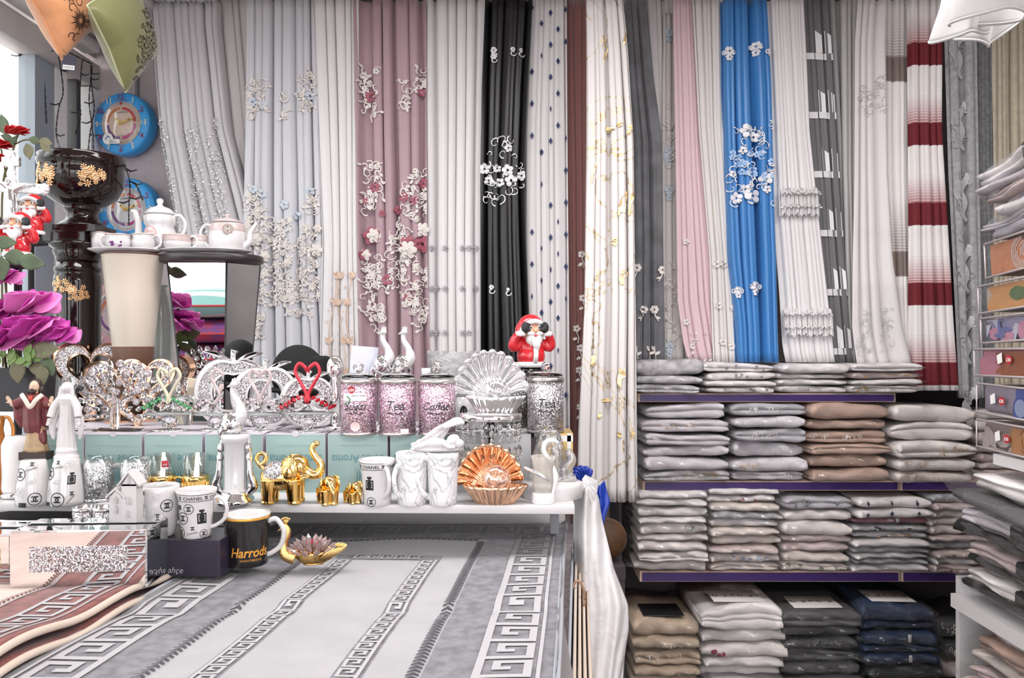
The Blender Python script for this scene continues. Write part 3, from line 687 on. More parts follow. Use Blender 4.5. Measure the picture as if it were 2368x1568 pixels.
PRNT = {'tan': M('tan_print', (.42, .26, .13), .7), 'green': M('green_print', (.15, .2, .14), .7), 'wine': M('wine_print', (.22, .02, .05), .7), 'navy': M('navy_print', (.015, .02, .05), .7), 'blue': M('blue_print', (.3, .36, .48), .7), 'white': M('white_print', (.75, .72, .7), .7), 'grey': M('grey_print', (.2, .2, .22), .7)}
def package(w, d, h, layers, seed, puff=1.0, endth=.50):
    """a folded textile: cross-section with rounded folds on the front, ends tapering; returns (cloth, wrapper) builders"""
    rg = random.Random(seed); s1, s2, s3 = [rg.uniform(0, 6.28) for _ in range(3)]
    cuts = sorted(rg.uniform(.3, .7) for _ in range(layers-1)) if layers > 1 else []
    lv = [0]+cuts+[1]
    prof = [(1, .03), (.3, 0), (-.6, 0)]
    for a, b in zip(lv, lv[1:]):
        dy = rg.uniform(-.025, .03) if layers > 1 else 0
        for t in (0.0, .12, .35, .65, .88, 1.0):
            prof.append((-1+dy+.20*min(.6, (b-a))*(1-math.sqrt(max(0, 1-(2*t-1)**2)))*.9, lerp(a, b, t)))
    prof += [(-.6, 1.0), (.3, 1.0), (1, .96)]
    n = len(prof)
    def fn(u, v, grow=0, ex=0):
        i = min(n-1, int(round(u*(n)))) % n
        y, z = prof[i]; x = 2*v-1
        e = (1-abs(x)**9)**.5 if abs(x) < 1 else 0
        th = lerp(endth, 1, e); 
        hz = h*(1+.10*sin(2.2*x+s1)*puff+.05*sin(5*x+s2)); sag = h*.13*sin(1.7*x+s3)
        zz = (z-.5)*hz*th+.5*h+sag*(z*.7)
        yy = y*d/2*(1--0+.10*abs(x)**10)+.006*sin(9*x+s2+z*3)+.008*sin(4*x+s1)
        xx = x*w/2*(1-.03*(1-abs(2*z-1)))
        return (xx, yy, zz)
    cl = MB(); vs = [j/14 for j in range(15)]; vs[0] = .004; vs[-1] = .996
    cl.grid(fn, n, 14, cu=True, vs=vs, us=[i/n for i in range(n)])
    for j in (0, 14): cl.f.append([(j*n+i) for i in range(n)]); cl.mi.append(0); cl.sm.append(True)
    m = 14
    def wf(u, v):
        a = 2*PI*u; x = 2*v-1; ax = abs(x)
        e = (1-min(1, ax/.93)**10)**.5 if ax < .93 else 0
        th = max(e, .10+.10*sin(7*u*6.28+s1)*0)
        y = max(-1, min(1, 1.25*cos(a))); z = max(-1, min(1, 1.25*sin(a)))
        yy = y*(d/2+.015)*lerp(.86, 1, e)+.004*sin(13*x+5*a+s2); zz = h*.5+z*(h*.55)*th+.003*sin(11*x+3*a+s3)+h*.13*sin(1.7*x+s3)*.5*(z*.5+.5)
        if ax > .93: zz += h*.18*sin(3*a+s1+x)
        return (x*(w/2+.028), yy, zz)
    wr = MB(); wr.grid(wf, m, 22, cu=True, us=[i/m for i in range(m)])
    def front(px_, pz_):       # point on the front face: px_ -1..1, pz_ 0..1
        x = px_; hz = h*(1+.10*sin(2.2*x+s1)*puff+.05*sin(5*x+s2)); 
        return Vector((x*w/2, -d/2-.004-.002+.006*sin(9*x+s2+pz_*3)+.008*sin(4*x+s1)+.02*abs(2*pz_-1)**3*h/.1, (pz_-.5)*hz+.5*h+h*.13*sin(1.7*x+s3)*pz_*.7))
    return cl, wr, front
ORD = ['lowest', 'second from bottom', 'third from bottom', 'fourth from bottom', 'fifth from bottom', 'sixth from bottom', 'seventh from bottom', 'eighth from bottom', 'ninth from bottom', 'tenth from bottom', 'eleventh from bottom']
NPK = [0]
def pile(where, group, xl, xr, yb, items, D=SD, d=.34, jit=4, rot=.03):
    """items bottom to top: (height px, colour, layers, print or None[, dxl, dxr])"""
    z = zpx(yb, D)+.001; n = len(items); rg = random.Random(int(xl*7+yb))
    for i, it in enumerate(items):
        hp, c, ly, pr = it[:4]; da, db = (it[4:6] if len(it) > 4 else (rg.uniform(-jit, jit), rg.uniform(-jit, jit)))
        k = D/F; h = hp*k; w_ = (xr-xl+db-da)*k-.012
        NPK[0] += 1
        pos = 'topmost' if i == n-1 else ORD[i]
        nm = 'wrapped_bedding'
        t = thing(nm, f'{COLN[c]} pack, {pos} {where}', 'bedding pack', (xpx((xl+xr+da+db)/2, D), D+d/2+rg.uniform(-.035, .004), z), group, rz=rg.uniform(-rot, rot))
        t.rotation_euler.y = rg.uniform(-.018, .018)
        cl, wr, fr = package(w_, d, h*.86, ly, NPK[0]*13+5)
        cl.build('folded_cloth', pk_mat(c), t)
        wr.build('clear_wrapper', FILM if D > 2.5 else FILM2, t, recalc=False)
        if pr:
            mb = MB(); sp = 0
            if pr[0] == 'diamond':
                for x in (-.72, -.02, .66): mb.poly([(x-.05, .5), (x, .86), (x+.05, .5), (x, .14)], lambda a, b: fr(a, b))
                mb.build('diamond_print', PRNT['navy'], t, kind='stuff')
            elif pr[0] == 'scroll':
                for _ in range(int(9*(pr[3] if len(pr) > 3 else 1))):
                    x, q = rg.uniform(pr[2][0], pr[2][1]), rg.uniform(.3, .75)
                    s_ = scroll(0, 0, 1, rg.uniform(0, 6), rg.choice((-1, 1))*4.8, 12)
                    mb.stroke([(x+a*.055, q+b*.22) for a, b in s_], .014 if False else .016, lambda a, b: fr(a, b), taper=lambda q_: 1)
                mb.build('scroll_print', PRNT[pr[1]], t, kind='stuff')
            elif pr[0] == 'flower':
                for _ in range(int(6*(pr[3] if len(pr) > 3 else 1))):
                    x, q = rg.uniform(pr[2][0], pr[2][1]), rg.uniform(.3, .7)
                    for i_ in range(5):
                        a = i_*2*PI/5+x*9; mb.poly([(x+.05*(cos(a)*.6+.42*cos(b)), q+.22*(sin(a)*.6+.42*sin(b))) for b in [2*PI*j/7 for j in range(7)]], lambda a_, b_: fr(a_, b_))
                mb.build('flower_print', PRNT[pr[1]], t, kind='stuff')
            elif pr[0] == 'card':
                e = MB(); e.rbox(0, -d/2+.09, h*.97, w_*.62, .13, .003, .001, 1); cdo = e.build('label_card', M('label_card' if pr[1] != 'black' else 'dark_card', (.7, .66, .63) if pr[1] != 'black' else (.012, .012, .012), .4), t)
                if pr[1] != 'black':
                    q = MB()
                    for j in range(7):
                        q.stroke(scroll(-.1+j*.032, 0, .012, j*2.1, 4.5), .004, lambda a, b: (a, -d/2+.09+b, h*.97+.0025))
                    q.build('script_line', INK, cdo)
            elif pr[0] == 'tab':
                e = MB(); e.rbox(.03, -d/2-.008, h*.55, .012, .003, h*.55, .001, 1); e.build('plastic_tab', M('plastic_tab', (.6, .58, .57), .3), t)
        z += h*1.0
G1, G2, G3, G4 = 'packs on the top purple shelf', 'packs on the second purple shelf', 'packs on the third purple shelf', 'packs on the bottom shelf'
pile('in the first pile on top purple shelf', G1, 1462, 1622, 909, [(21, 'silver', 2, None), (20, 'silver', 1, None), (42, 'silver', 1, None, 2, 6)])
pile('in the second pile on top purple shelf', G1, 1627, 1792, 909, [(15, 'white', 1, ('flower', 'grey', (-.8, .8))), (15, 'white', 1, None), (19, 'white', 1, ('flower', 'grey', (-.2, .8))), (21, 'white', 2, ('flower', 'grey', (-.6, .8)))])
pile('in the third pile on top purple shelf', G1, 1794, 1956, 909, [(18, 'white', 1, ('scroll', 'grey', (-.8, .8))), (14, 'white', 1, None), (14, 'white', 1, None), (24, 'white', 1, None)])
pile('in the fourth pile on top purple shelf', G1, 1960, 2124, 909, [(19, 'white', 2, ('flower', 'tan', (-.8, -.2))), (14, 'white', 1, None), (17, 'rosy', 1, ('flower', 'tan', (-.8, .8))), (22, 'white', 2, None)])
pile('in the first pile on second purple shelf', G2, 1480, 1682, 1112, [(27, 'silver', 2, ('scroll', 'tan', (-.4, .8), 1.4)), (31, 'lilac', 1, None), (24, 'lilac', 1, None), (31, 'lilac', 2, None), (30, 'lilac', 2, ('scroll', 'tan', (-.7, .2))), (38, 'lilac', 2, None, 12, -2)])
pile('in the second pile on second purple shelf', G2, 1686, 1860, 1112, [(24, 'lilac', 2, ('scroll', 'white', (.2, .9))), (32, 'lilac', 1, ('scroll', 'tan', (-.8, -.2))), (36, 'lilac', 1, ('scroll', 'white', (-.2, .8), 1.5)), (33, 'greyl', 2, ('scroll', 'white', (-.8, .2), 1.3)), (26, 'lilac', 1, ('scroll', 'white', (-.9, 0))), (30, 'greyl', 2, ('scroll', 'white', (-.8, .4)))])
pile('in the third pile on second purple shelf', G2, 1866, 2052, 1112, [(32, 'taupe', 1, None), (30, 'taupe', 1, None), (24, 'taupe', 2, None), (33, 'taupe', 2, ('scroll', 'white', (-.8, .8), 1.4)), (25, 'taupe', 1, None), (38, 'taupe', 1, None)])
pile('in the fourth pile on second purple shelf', G2, 2056, 2246, 1116, [(29, 'cream', 1, ('scroll', 'tan', (-.8, .2), 1.3)), (31, 'ivory', 1, ('scroll', 'tan', (-.8, -.2))), (38, 'ivory', 2, ('scroll', 'tan', (0, .8))), (43, 'ivory', 2, None), (40, 'ivory', 1, None)])
pile('in narrow end pile on second purple shelf', G2, 2252, 2380, 1116, [(14, 'cream', 1, None), (18, 'rosy', 1, ('flower', 'tan', (-.8, .8))), (15, 'cream', 1, None), (22, 'rosy', 1, None), (20, 'cream', 1, None), (30, 'cream', 1, None), (28, 'ivory', 1, None), (22, 'white', 1, None)], D=SD+.1, d=.22)
pile('in the first pile on third purple shelf', G3, 1468, 1634, 1320, [(27, 'ivory', 1, None), (22, 'ivory', 2, None), (22, 'ivory', 1, None), (16, 'ivory', 1, None), (26, 'ivory', 1, ('scroll', 'green', (.35, .6))), (14, 'white', 1, None), (25, 'white', 1, None), (16, 'white', 1, None), (22, 'white', 1, None)])
pile('in the second pile on third purple shelf', G3, 1636, 1800, 1320, [(20, 'cream', 2, None), (24, 'cream', 1, ('flower', 'blue', (-.6, .8))), (17, 'rosy', 1, None), (23, 'cream', 1, None), (18, 'cream', 1, None), (20, 'white', 1, None), (17, 'spot', 1, None), (20, 'cream', 1, None), (17, 'white', 1, ('flower', 'wine', (-.2, .6), .5)), (17, 'white', 1, None)])
pile('in the third pile on third purple shelf', G3, 1803, 1962, 1320, [(22, 'cream', 2, ('flower', 'green', (-.8, .8))), (23, 'cream', 1, None), (21, 'rosy', 1, None), (18, 'rosy', 1, None), (34, 'ivory', 1, None), (26, 'ivory', 1, None), (32, 'greyl', 2, ('flower', 'grey', (-.7, .7)))])
pile('in the fourth pile on third purple shelf', G3, 1966, 2142, 1322, [(18, 'white', 1, None), (13, 'spot', 1, None), (13, 'white', 1, None), (16, 'spot', 1, None), (18, 'white', 1, None), (17, 'greyl', 1, ('flower', 'tan', (-.8, .8))), (15, 'spot', 1, ('flower', 'navy', (-.5, .8), .6)), (17, 'pink', 1, ('tab',)), (23, 'white', 1, ('diamond',)), (25, 'white', 1, ('diamond',))])
pile('in the fifth pile on third purple shelf', G3, 2146, 2280, 1322, [(18, 'rosy', 2, ('flower', 'wine', (-.8, 0), .5)), (17, 'white', 1, None), (17, 'rosy', 1, ('flower', 'wine', (-.8, .6), .5)), (20, 'spot', 1, None), (15, 'rosy', 1, None), (20, 'cream', 1, None), (18, 'ivory', 1, None), (18, 'cream', 1, None), (16, 'rosy', 1, None), (20, 'spot', 1, None)])
pile('in the tan pile of the bottom shelf', G4, 1456, 1618, 1622, [(14, 'beige', 1, None), (26, 'beige', 2, None), (24, 'beige', 1, None), (22, 'beige', 1, None), (38, 'beige', 2, ('scroll', 'white', (-.6, .7), .6)), (30, 'beige', 1, ('scroll', 'white', (-.6, .7), .6)), (42, 'beige', 1, ('card', 'black'))])
pile('in the white pile of the bottom shelf', G4, 1618, 1816, 1622, [(20, 'white', 1, None, 20, 12), (40, 'white', 2, ('flower', 'grey', (-.7, -.2)), 16, 10), (25, 'white', 1, None, 2, -6), (22, 'white', 1, None, 2, -6), (31, 'ivory', 1, ('flower', 'wine', (-.8, -.5))), (33, 'white', 1, None), (62, 'white', 3, ('card', 'w'), -10, -14)])
pile('in the charcoal pile of the bottom shelf', G4, 1798, 1984, 1622, [(12, 'dgrey', 1, None, 14, 16), (19, 'dgrey', 1, None, 14, 20), (30, 'grey', 1, ('scroll', 'grey', (-.7, .7)), 16, 18), (32, 'grey', 1, None, 4, 4), (30, 'grey', 2, None), (30, 'dgrey', 1, ('scroll', 'grey', (-.7, .7)), 4, -8), (26, 'grey', 1, None), (40, 'grey', 2, ('card', 'w'))])
pile('in the navy pile of the bottom shelf', G4, 1990, 2162, 1622, [(24, 'dgreen', 1, ('tab',), 24, 18), (32, 'dgreen', 1, ('tab',), 16, 22), (34, 'dgreen', 1, None, 10, 14), (28, 'navy', 1, ('tab',)), (18, 'navy', 1, None), (32, 'navy', 1, ('tab',)), (20, 'navy', 1, None), (42, 'navy', 1, ('card', 'w'), -4, -4)])
pile('in the dim end pile of the bottom shelf', G4, 2166, 2300, 1622, [(60, 'grey', 2, None), (40, 'rosy', 1, ('scroll', 'white', (-.8, 0))), (46, 'dgrey', 2, ('scroll', 'white', (-.8, 0), 1.5)), (50, 'dgrey', 1, ('scroll', 'white', (-.8, 0), 1.5))], D=SD+.05, d=.25)
# ------------------------------------------------------------------ counter, rugs, display shelf and boxes
class G:
    """a thing measured in its own pixel units: x to the right, z up from the base, y away"""
    def __init__(s, name, label, cat, px, py, D, group=None, rz=0, rx=0, ry=0, kind=None):
        s.k = D/F; s.o = thing(name, label, cat, P(px, py, D), group, rz, rx, ry, kind)
    def mb(s): return MB(s.k)
    def b(s, mb, name, m, parent=None, **k): return mb.build(name, m, parent or s.o, **k)
def remesh(o, vox, smooth=3):
    r = o.modifiers.new('union', 'REMESH'); r.mode = 'VOXEL'; r.voxel_size = vox; r.use_smooth_shade = True
    if smooth:
        q = o.modifiers.new('smooth', 'SMOOTH'); q.factor = .5; q.iterations = smooth
    return o
counter = struct(slab('trim_20', -1.69, .10, .9, 2.34, .0, .90, M('counter_board', (.24, .22, .22), .8)))
# ---- rug helpers: surface from rows (y, x left, x right, depth)
def key_unit(n, flip=False):
    out = []
    for i in range(n):
        for a, b in ((0, 0), (0, 1), (.74, 1), (.74, .36), (.40, .36), (.40, .66)): out.append((i+a, b, i))
    return out
def make_rug(name, label, rows, W, L, bands, mats, dz=0.0, wave=None):
    def S(s, t, off=0.0):
        # s 0..W metres across, t 0..L metres from the far end
        xl, xr, y, z = interp(rows, t)
        p = Vector((lerp(xl, xr, s/W), y, z+dz+off))
        if wave: p.z += wave(s, t)
        return p
    o = thing(name, label, 'rug', S(W/2, L/2)); base = o.location.copy()
    return o, S, base
RUGW, RUGL = .80, 1.30
def rr(y, xl, xr, D=None):
    D = D or .8*F/(xr-xl); return ((xl-1184)*D/F, (xr-1184)*D/F, D, CZ-(y-784)*D/F)
# table-plane rows: far edge, fold line, near edge (metres)
RUG_ROWS = [(0.0, -.655, .150, 2.22, .936), (.38, -.684, .116, 1.835, .945), (.72, -.712, .090, 1.49, .957), (.745, -.716, .088, 1.455, .950), (.80, -.72, .084, 1.40, .957), (1.10, -.742, .060, 1.10, .968), (1.30, -.757, .045, .90, .968)]
GREYP = M('rug_grey_pile', (.20, .19, .215), .95, var=(45, .55), var2=(.10, .095, .11), bump=(500, .3, .002), sheen=.3)
WHTP = M('rug_white_pile', (.37, .357, .37), .95, var=(10, .12), bump=(500, .25, .002), sheen=.3)
CREAMP = M('rug_raised_white', (.44, .425, .44), .95, bump=(500, .25, .002))
BRAID = M('rug_dark_braid', (.07, .06, .08), .95)
def rug_build(o, S, base, W, L, fields, edge_m, prefix, mlist, keys, braids, lines, thick=.010):
    """fields: [(s0, s1, t0, t1, material index)] painted later over earlier; keys: [(kind, ...)]"""
    def Q(s, t, off=0): return S(s, t, off)-base
    ss = sorted({0, W} | {q for f in fields for q in f[:2]} | {W*i/24 for i in range(25)})
    ts = sorted({0, L} | {q for f in fields for q in f[2:4]} | {L*i/60 for i in range(61)})
    def mf(s, t):
        m = 0
        for a, b, c, d, q in fields:
            if a <= s <= b and c <= t <= d: m = q
        return m
    mb = MB(); mb.grid(lambda s, t: Q(s, t), 0, 0, us=ss, vs=ts, mf=mf); 
    p = mb.build('pile', mlist, o, recalc=False)
    so = p.modifiers.new('solid', 'SOLIDIFY'); so.thickness = thick; so.offset = 1
    # bound edge
    e = MB(); pts = [(0, t) for t in [L*i/40 for i in range(40, -1, -1)]]+[(W*i/16, 0) for i in range(1, 17)]+[(W, L*i/40) for i in range(1, 41)]
    e.tube([Q(a, b, -.004) for a, b in pts], .0065, 8); e.build('bound_edge', edge_m, o)
    return Q
def strip(mb, pts, wd, Q, off=.0022, closed=False, sub=.02):
    out = []
    n = len(pts)
    for i in range(n if closed else n-1):
        a, b = pts[i], pts[(i+1) % n]; d = math.hypot(b[0]-a[0], b[1]-a[1]); m = max(1, int(d/sub))
        for j in range(m): out.append((lerp(a[0], b[0], j/m), lerp(a[1], b[1], j/m)))
    if not closed: out.append(pts[-1])
    mb.stroke(out, wd, lambda x, y: Q(x, y, off), closed=closed)
def keyband(mb, Q, along, a0, a1, b0, b1, n, wd, off=.0022, rev=False):
    """Greek key between a0..a1 along one axis, b0..b1 across (b0 = baseline side)"""
    pts = []
    for i in range(n):
        for a, b in ((0, 0), (0, 1), (.76, 1), (.76, .34), (.38, .34), (.38, .66)):
            pass
    for i in range(n):
        def pt(a, b):
            A = lerp(a0, a1, (i+a)/n); B = lerp(b0, b1, b); return (A, B) if along == 's' else (B, A)
        strip(mb, [pt(1, 0), pt(0, 0), pt(0, 1), pt(.74, 1), pt(.74, .36), pt(.40, .36), pt(.40, .66)] if not rev else [pt(0, 0), pt(1, 0), pt(1, 1), pt(.26, 1), pt(.26, .36), pt(.60, .36), pt(.60, .66)], wd, Q, off)
def braid(mb, Q, along, a0, a1, b, wd, step):
    n = int((a1-a0)/step)
    for i in range(n):
        a = lerp(a0, a1, i/n)
        for sg in (1, -1):
            pts = [(a, b), (a+step*.75, b+sg*wd*.5), (a+step*1.15, b+sg*wd*.5), (a+step*.5, b)]
            mb.poly([(q if along == 's' else q[::-1]) for q in pts], lambda x, y: Q(x, y, .002))
def bump_wave(s, t): return .003*sin(s*14+t*9)*sin(t*7)
rg_o, rg_S, rg_B = make_rug('key_pattern_rug', 'grey and white rug with raised Greek key border spread over the counter', RUG_ROWS, RUGW, RUGL, None, None, wave=bump_wave)
b1, b2 = .195, .19
fl = [(0, RUGW, 0, RUGL, 0), (b1, RUGW-b1, b2, RUGL+1, 1)]
ia, ib, it = .278, .522, .355
for q in ((ia, ia+.045, it, 9, 0), (ib-.045, ib, it, 9, 0), (ia, ib, it, it+.045, 0)): fl.append(q)
fl = [(a, b, c, min(d, RUGL), m) for a, b, c, d, m in fl]
rgQ = rug_build(rg_o, rg_S, rg_B, RUGW, RUGL, fl, M('grey_binding', (.40, .41, .45), .9), '', [GREYP, WHTP], None, None, None)
mb = MB(); keyband(mb, rgQ, 't', .135, RUGL, .115, .042, 15, .0125, rev=True); mb.build('key_border_along_side', CREAMP, rg_o, recalc=False)
mb = MB(); keyband(mb, rgQ, 't', .135, RUGL, RUGW-.115, RUGW-.042, 15, .0125, rev=True)
mb.build('key_border_along_side', CREAMP, rg_o, recalc=False)
mb = MB(); keyband(mb, rgQ, 's', .115, RUGW-.042, .122, .052, 8, .0115); mb.build('key_border_far_end', CREAMP, rg_o, recalc=False)
mb = MB(); strip(mb, [(.026, RUGL), (.026, .034), (RUGW-.026, .034), (RUGW-.026, RUGL)], .006, rgQ); mb.build('outer_line', CREAMP, rg_o, recalc=False)
mb = MB()
for s_ in (b1+.012, RUGW-b1-.012): braid(mb, rgQ, 't', b2+.02, RUGL, s_, .020, .0135)
braid(mb, rgQ, 's', b1+.02, RUGW-b1-.02, b2+.012, .018, .0135); mb.build('braid_line', BRAID, rg_o, recalc=False, kind='stuff')
mb = MB(); keyband(mb, rgQ, 't', it+.045, RUGL, ia+.008, ia+.037, 26, .0058, rev=True); keyband(mb, rgQ, 't', it+.045, RUGL, ib-.008, ib-.037, 26, .0058, rev=True); keyband(mb, rgQ, 's', ia+.045, ib-.045, it+.037, it+.008, 5, .0055)
mb.build('inner_key_line', CREAMP, rg_o, recalc=False)
# red rugs
REDP = M('rug_rust_pile', (.25, .07, .062), .95, var=(50, .45), bump=(500, .3, .002), sheen=.3)
PINKP = M('rug_blush_pile', (.70, .50, .44), .95, var=(12, .2), bump=(500, .25, .002), sheen=.3)
def redrug(label, xs, dz, D_far, keys):
    rows = [(0, -1.45, xs[0], D_far, .952+dz), (.10, -1.45, xs[1], D_far-.10, .956+dz), (.24, -1.45, xs[2], D_far-.24, .962+dz), (.42, -1.45, xs[3], D_far-.42, .976+dz), (.72, -1.45, xs[4], D_far-.72, .985+dz)]
    W = .75; o, S, B = make_rug('rust_key_rug', label, rows, W, .72, None, None, wave=lambda s, t: .006*sin(t*22+s*4)*(s/.75))
    f = [(0, W, 0, .72, 0), (0, W-.17, .15, .72, 1)]
    Q = rug_build(o, S, B, W, .72, f, M('cream_binding', (.60, .50, .42), .9), '', [REDP, PINKP], None, None, None)
    if keys:
        mb = MB(); keyband(mb, Q, 't', .07, .72, W-.105, W-.045, 11, .0085, rev=True); keyband(mb, Q, 's', .05, W-.045, .105, .045, 11, .0085); mb.build('key_border', CREAMP, o, recalc=False)
        mb = MB(); strip(mb, [(0, .03), (W-.028, .03), (W-.028, .72)], .004, Q); strip(mb, [(0, .15), (W-.165, .15), (W-.165, .72)], .004, Q); mb.build('pale_line', CREAMP, o, recalc=False)
        mb = MB(); braid(mb, Q, 't', .15, .72, W-.178, .014, .011); mb.build('braid_line', M('rust_braid', (.12, .05, .05), .95), o, recalc=False, kind='stuff')
    return o
redrug('rust red rug with white Greek key border, upper of the two at the front left', (-.70, -.71, -.715, -.735, -.75), .018, 1.70, True)
redrug('rust red rug showing only its cream bound edge beneath the upper rust rug', (-.69, -.705, -.71, -.722, -.735), -.004, 1.68, False)
# folded rugs standing on their edges at the right of the counter
for i, (m, lab) in enumerate(((M('blue_grey_pile', (.28, .31, .38), .95), 'bluish grey folded rug standing on edge right against the key rug'), (M('cream_backing', (.62, .56, .50), .9), 'cream folded rug on edge beside the bluish grey one'), (M('cream_backing'), 'cream folded rug on edge, middle of the upright row'), (REDP, 'rust red folded rug on edge between cream ones'), (M('cream_backing'), 'outermost cream folded rug on edge by the white sheet'))):
    t = thing('folded_rug', lab, 'rug', (.163+i*.0078, 2.14-.02*i, .30), 'folded rugs standing beside the counter', rz=-.085)
    MB().grid(lambda u, v: ((.0036*(1+.1*sin(v*9+i)))*sin(2*PI*u), -.02*i-1.1*v, .58-.012*i+.012*sin(v*6+i)+(.008*cos(2*PI*u) if cos(2*PI*u) > 0 else .55*cos(2*PI*u))), 12, 20, cu=True).build('pile', m, t)
    MB().tube([(0, -.02*i-1.1*v/20, .590-.012*i+.012*sin(v/20*6+i)) for v in range(21)], .0033, 8).build('bound_edge', M('cream_binding') if i else M('grey_binding'), t)
# white shelf board over the back of the counter
bd = thing('display_shelf', 'long white laminate shelf crowded with ornaments above the grey rug', 'shelf', (-.70, 2.07, 1.04))
bd.rotation_euler.z = -.026
MB().rbox(0, 0, .0175, 1.70, .44, .020, .0015).build('shelf_board', LAM, bd)
for x in (.81, -.4): MB().box(x, .02, -.040, .022, .05, .10).build('bracket_post', M('grey_post', (.22, .22, .24), .5), bd)
pn = MB().box(0, 0, 0, 1.75, .01, .12)
pnl = thing('printed_panel', 'white printed carton panel at the back under the white shelf', 'panel', (-.72, 2.33, .975)); pn.build('board', M('panel_white', (.62, .6, .6), .6), pnl)
mb = MB()
for x in (.60, .66, .70, .74): mb.disc(x, .02, .008, lambda a, b: (a, -.0056, b))
mb.build('printed_dots', INK, pnl); mb = MB()
for i in range(3): mb.box(.79, -.0055, -.01+i*.012, .018, .001, .007)
mb.build('printed_mark', M('blue_print_ink', (.05, .08, .4), .5), pnl)
# mint boxes upside down
MINT = M('mint_card', (.36, .50, .48), .45, var=(4, .08)); LILAC = M('lilac_card', (.62, .58, .64), .45); TEAL = M('teal_ink', (.11, .27, .31), .45)
def mint_box(i, x0, x1, lab):
    D = 1.985; t = G('carton', lab, 'box', (x0+x1)/2, 1140, D, 'mint cartons along the shelf'); w_ = x1-x0-3; h = 136
    m = t.mb(); m.box(0, 140, h/2, w_, 280, h-1); m.m = 1; m.box(0, 140, h-.6, w_+.5, 281, 2); m.box(w_/2, 140, h/2, .8, 281, h); m.box(-w_/2, 140, h/2, .8, 281, h)
    t.b(m, 'carton_body', [MINT, LILAC]); mp = lambda a, b: (a, -.7, b)
    m = t.mb(); m.text('Sense Aroma', 0, h-62+14, 28, mp, rot=PI, sx=.80); 
    for j in range(7):
        m.stroke([(-10+j*6+10*sin(q*.5), 12+q*8+j*2) for q in range(7)], 2.0, mp, taper=lambda q: sin(PI*q)+.2)
    t.b(m, 'printed_name', TEAL, recalc=False); m = t.mb(); m.text('Wellness Lifestyle Relaxation', 0, h-25, 8, mp, rot=PI, sx=.9); t.b(m, 'printed_line', M('grey_print_ink', (.33, .45, .46), .5), recalc=False)
    m = t.mb(); m.disc(0, h, 8, lambda a, b: (a, -.9, b-.2), ry=6); t.b(m, 'flap_notch', LILAC, recalc=False)
for i, (a, b, lab) in enumerate(((58, 194, 'mint carton behind the white robed statuette'), (196, 328, 'mint carton behind the left glitter mug'), (333, 468, 'mint carton behind the left gold-based tea glass'), (473, 608, 'mint carton behind the white and silver peacock column'), (614, 753, 'mint carton behind the largest gold elephant'), (757, 897, 'mint carton behind the smallest gold elephants and below the pink canisters'), (901, 1040, 'mint carton behind the marble mugs'))): mint_box(i, a, b, lab)
t = G('carton', 'plain pale grey carton behind the rose gold shell', 'box', 1135, 1140, 1.985, 'mint cartons along the shelf'); m = t.mb(); m.box(0, 140, 68, 186, 280, 135); t.b(m, 'carton_body', M('grey_card', (.52, .51, .53), .5)); m = t.mb(); m.box(0, -.6, 100, 120, .8, 26); t.b(m, 'front_label', M('pale_label', (.7, .68, .68), .5))
t = G('carton', 'gold and white striped gift carton at the right end of the shelf', 'box', 1288, 1138, 1.995, None); m = t.mb(); m.box(0, 50, 68, 74, 100, 136); t.b(m, 'carton_body', M('gold_card', (.62, .42, .14), .35, .3)); m = t.mb()
for x in (-30, 4, 28): m.box(x, -.8, 68, 9, 1, 136)
t.b(m, 'white_band', M('label_white', (.8, .78, .77), .5)); m = t.mb(); m.box(0, -.8, 124, 74, 1, 14); t.b(m, 'rim_band', M('label_white'))
# back table carrying the pedestal, vase and mirrored table
bt = thing('back_table', 'white topped table behind the ornaments carrying the urn pedestal and vases', 'table', (-.95, 2.68, .0)); MB().rbox(0, 0, 1.035, 1.42, .70, .03, .004).build('table_top', LAM, bt)
for x in (-.66, .66):
    for y in (-.3, .3): MB().box(x, y, .51, .04, .04, 1.02).build('leg', LAM, bt)
# ------------------------------------------------------------------ cups, figures and ornaments
def mug_prof(rb, rt, h, wall=4, flare=0, belly=0):
    n = 10; o = [(0, 0), (rb-3, 0), (rb, 2)]
    R_ = lambda t: lerp(rb, rt, t)+belly*sin(PI*t)+flare*max(0, t-.6)**2*6
    o += [(R_(i/n), 2+(h-2)*i/n) for i in range(1, n+1)]
    o += [(R_(1)-wall*.5, h+1), (R_(1)-wall, h)]+[(max(1, R_(i/n)-wall), 5+(h-5)*i/n) for i in range(n-1, -1, -1)]+[(0, 5)]
    return o, R_
def cyl_map(R_, h, a0=-PI/2, eps=.5):
    def f(x, z):
        r = R_(max(0, min(1, z/h))); a = a0+x/r; return ((r+eps)*cos(a), (r+eps)*sin(a), z)
    return f
def cc(m, x, y, r, mp, wd=None, ring=False):
    wd = wd or r*.30
    for sg in (-1, 1):
        m.stroke([(x+sg*r*.34+sg*-1*r*.62*cos(a), y+r*.62*sin(a)) for a in [(-135+270*i/20)*PI/180 for i in range(21)]], wd, mp)
    if ring: m.stroke([(x+r*1.5*cos(2*PI*i/30), y+r*1.5*sin(2*PI*i/30)) for i in range(30)], r*.2, mp, closed=True)
def lips(m, x, y, s, mp):
    m.poly([(x-s, y-s*.3), (x-s*.3, y+s*.45), (x, y+s*.3), (x+s*.4, y+s*.6), (x+s, y+s*.35), (x+s*.4, y+.1*s), (x, y)], mp)
    m.poly([(x-s, y-s*.4), (x, y-.1*s), (x+s, y+.2*s), (x+s*.4, y-s*.5), (x-s*.4, y-s*.65)], mp)
def rect(m, a, b, c, d, mp, n=8):
    for i in range(n): x0, x1 = lerp(a, b, i/n), lerp(a, b, (i+1)/n); m.poly([(x0, c), (x1, c), (x1, d), (x0, d)], mp)
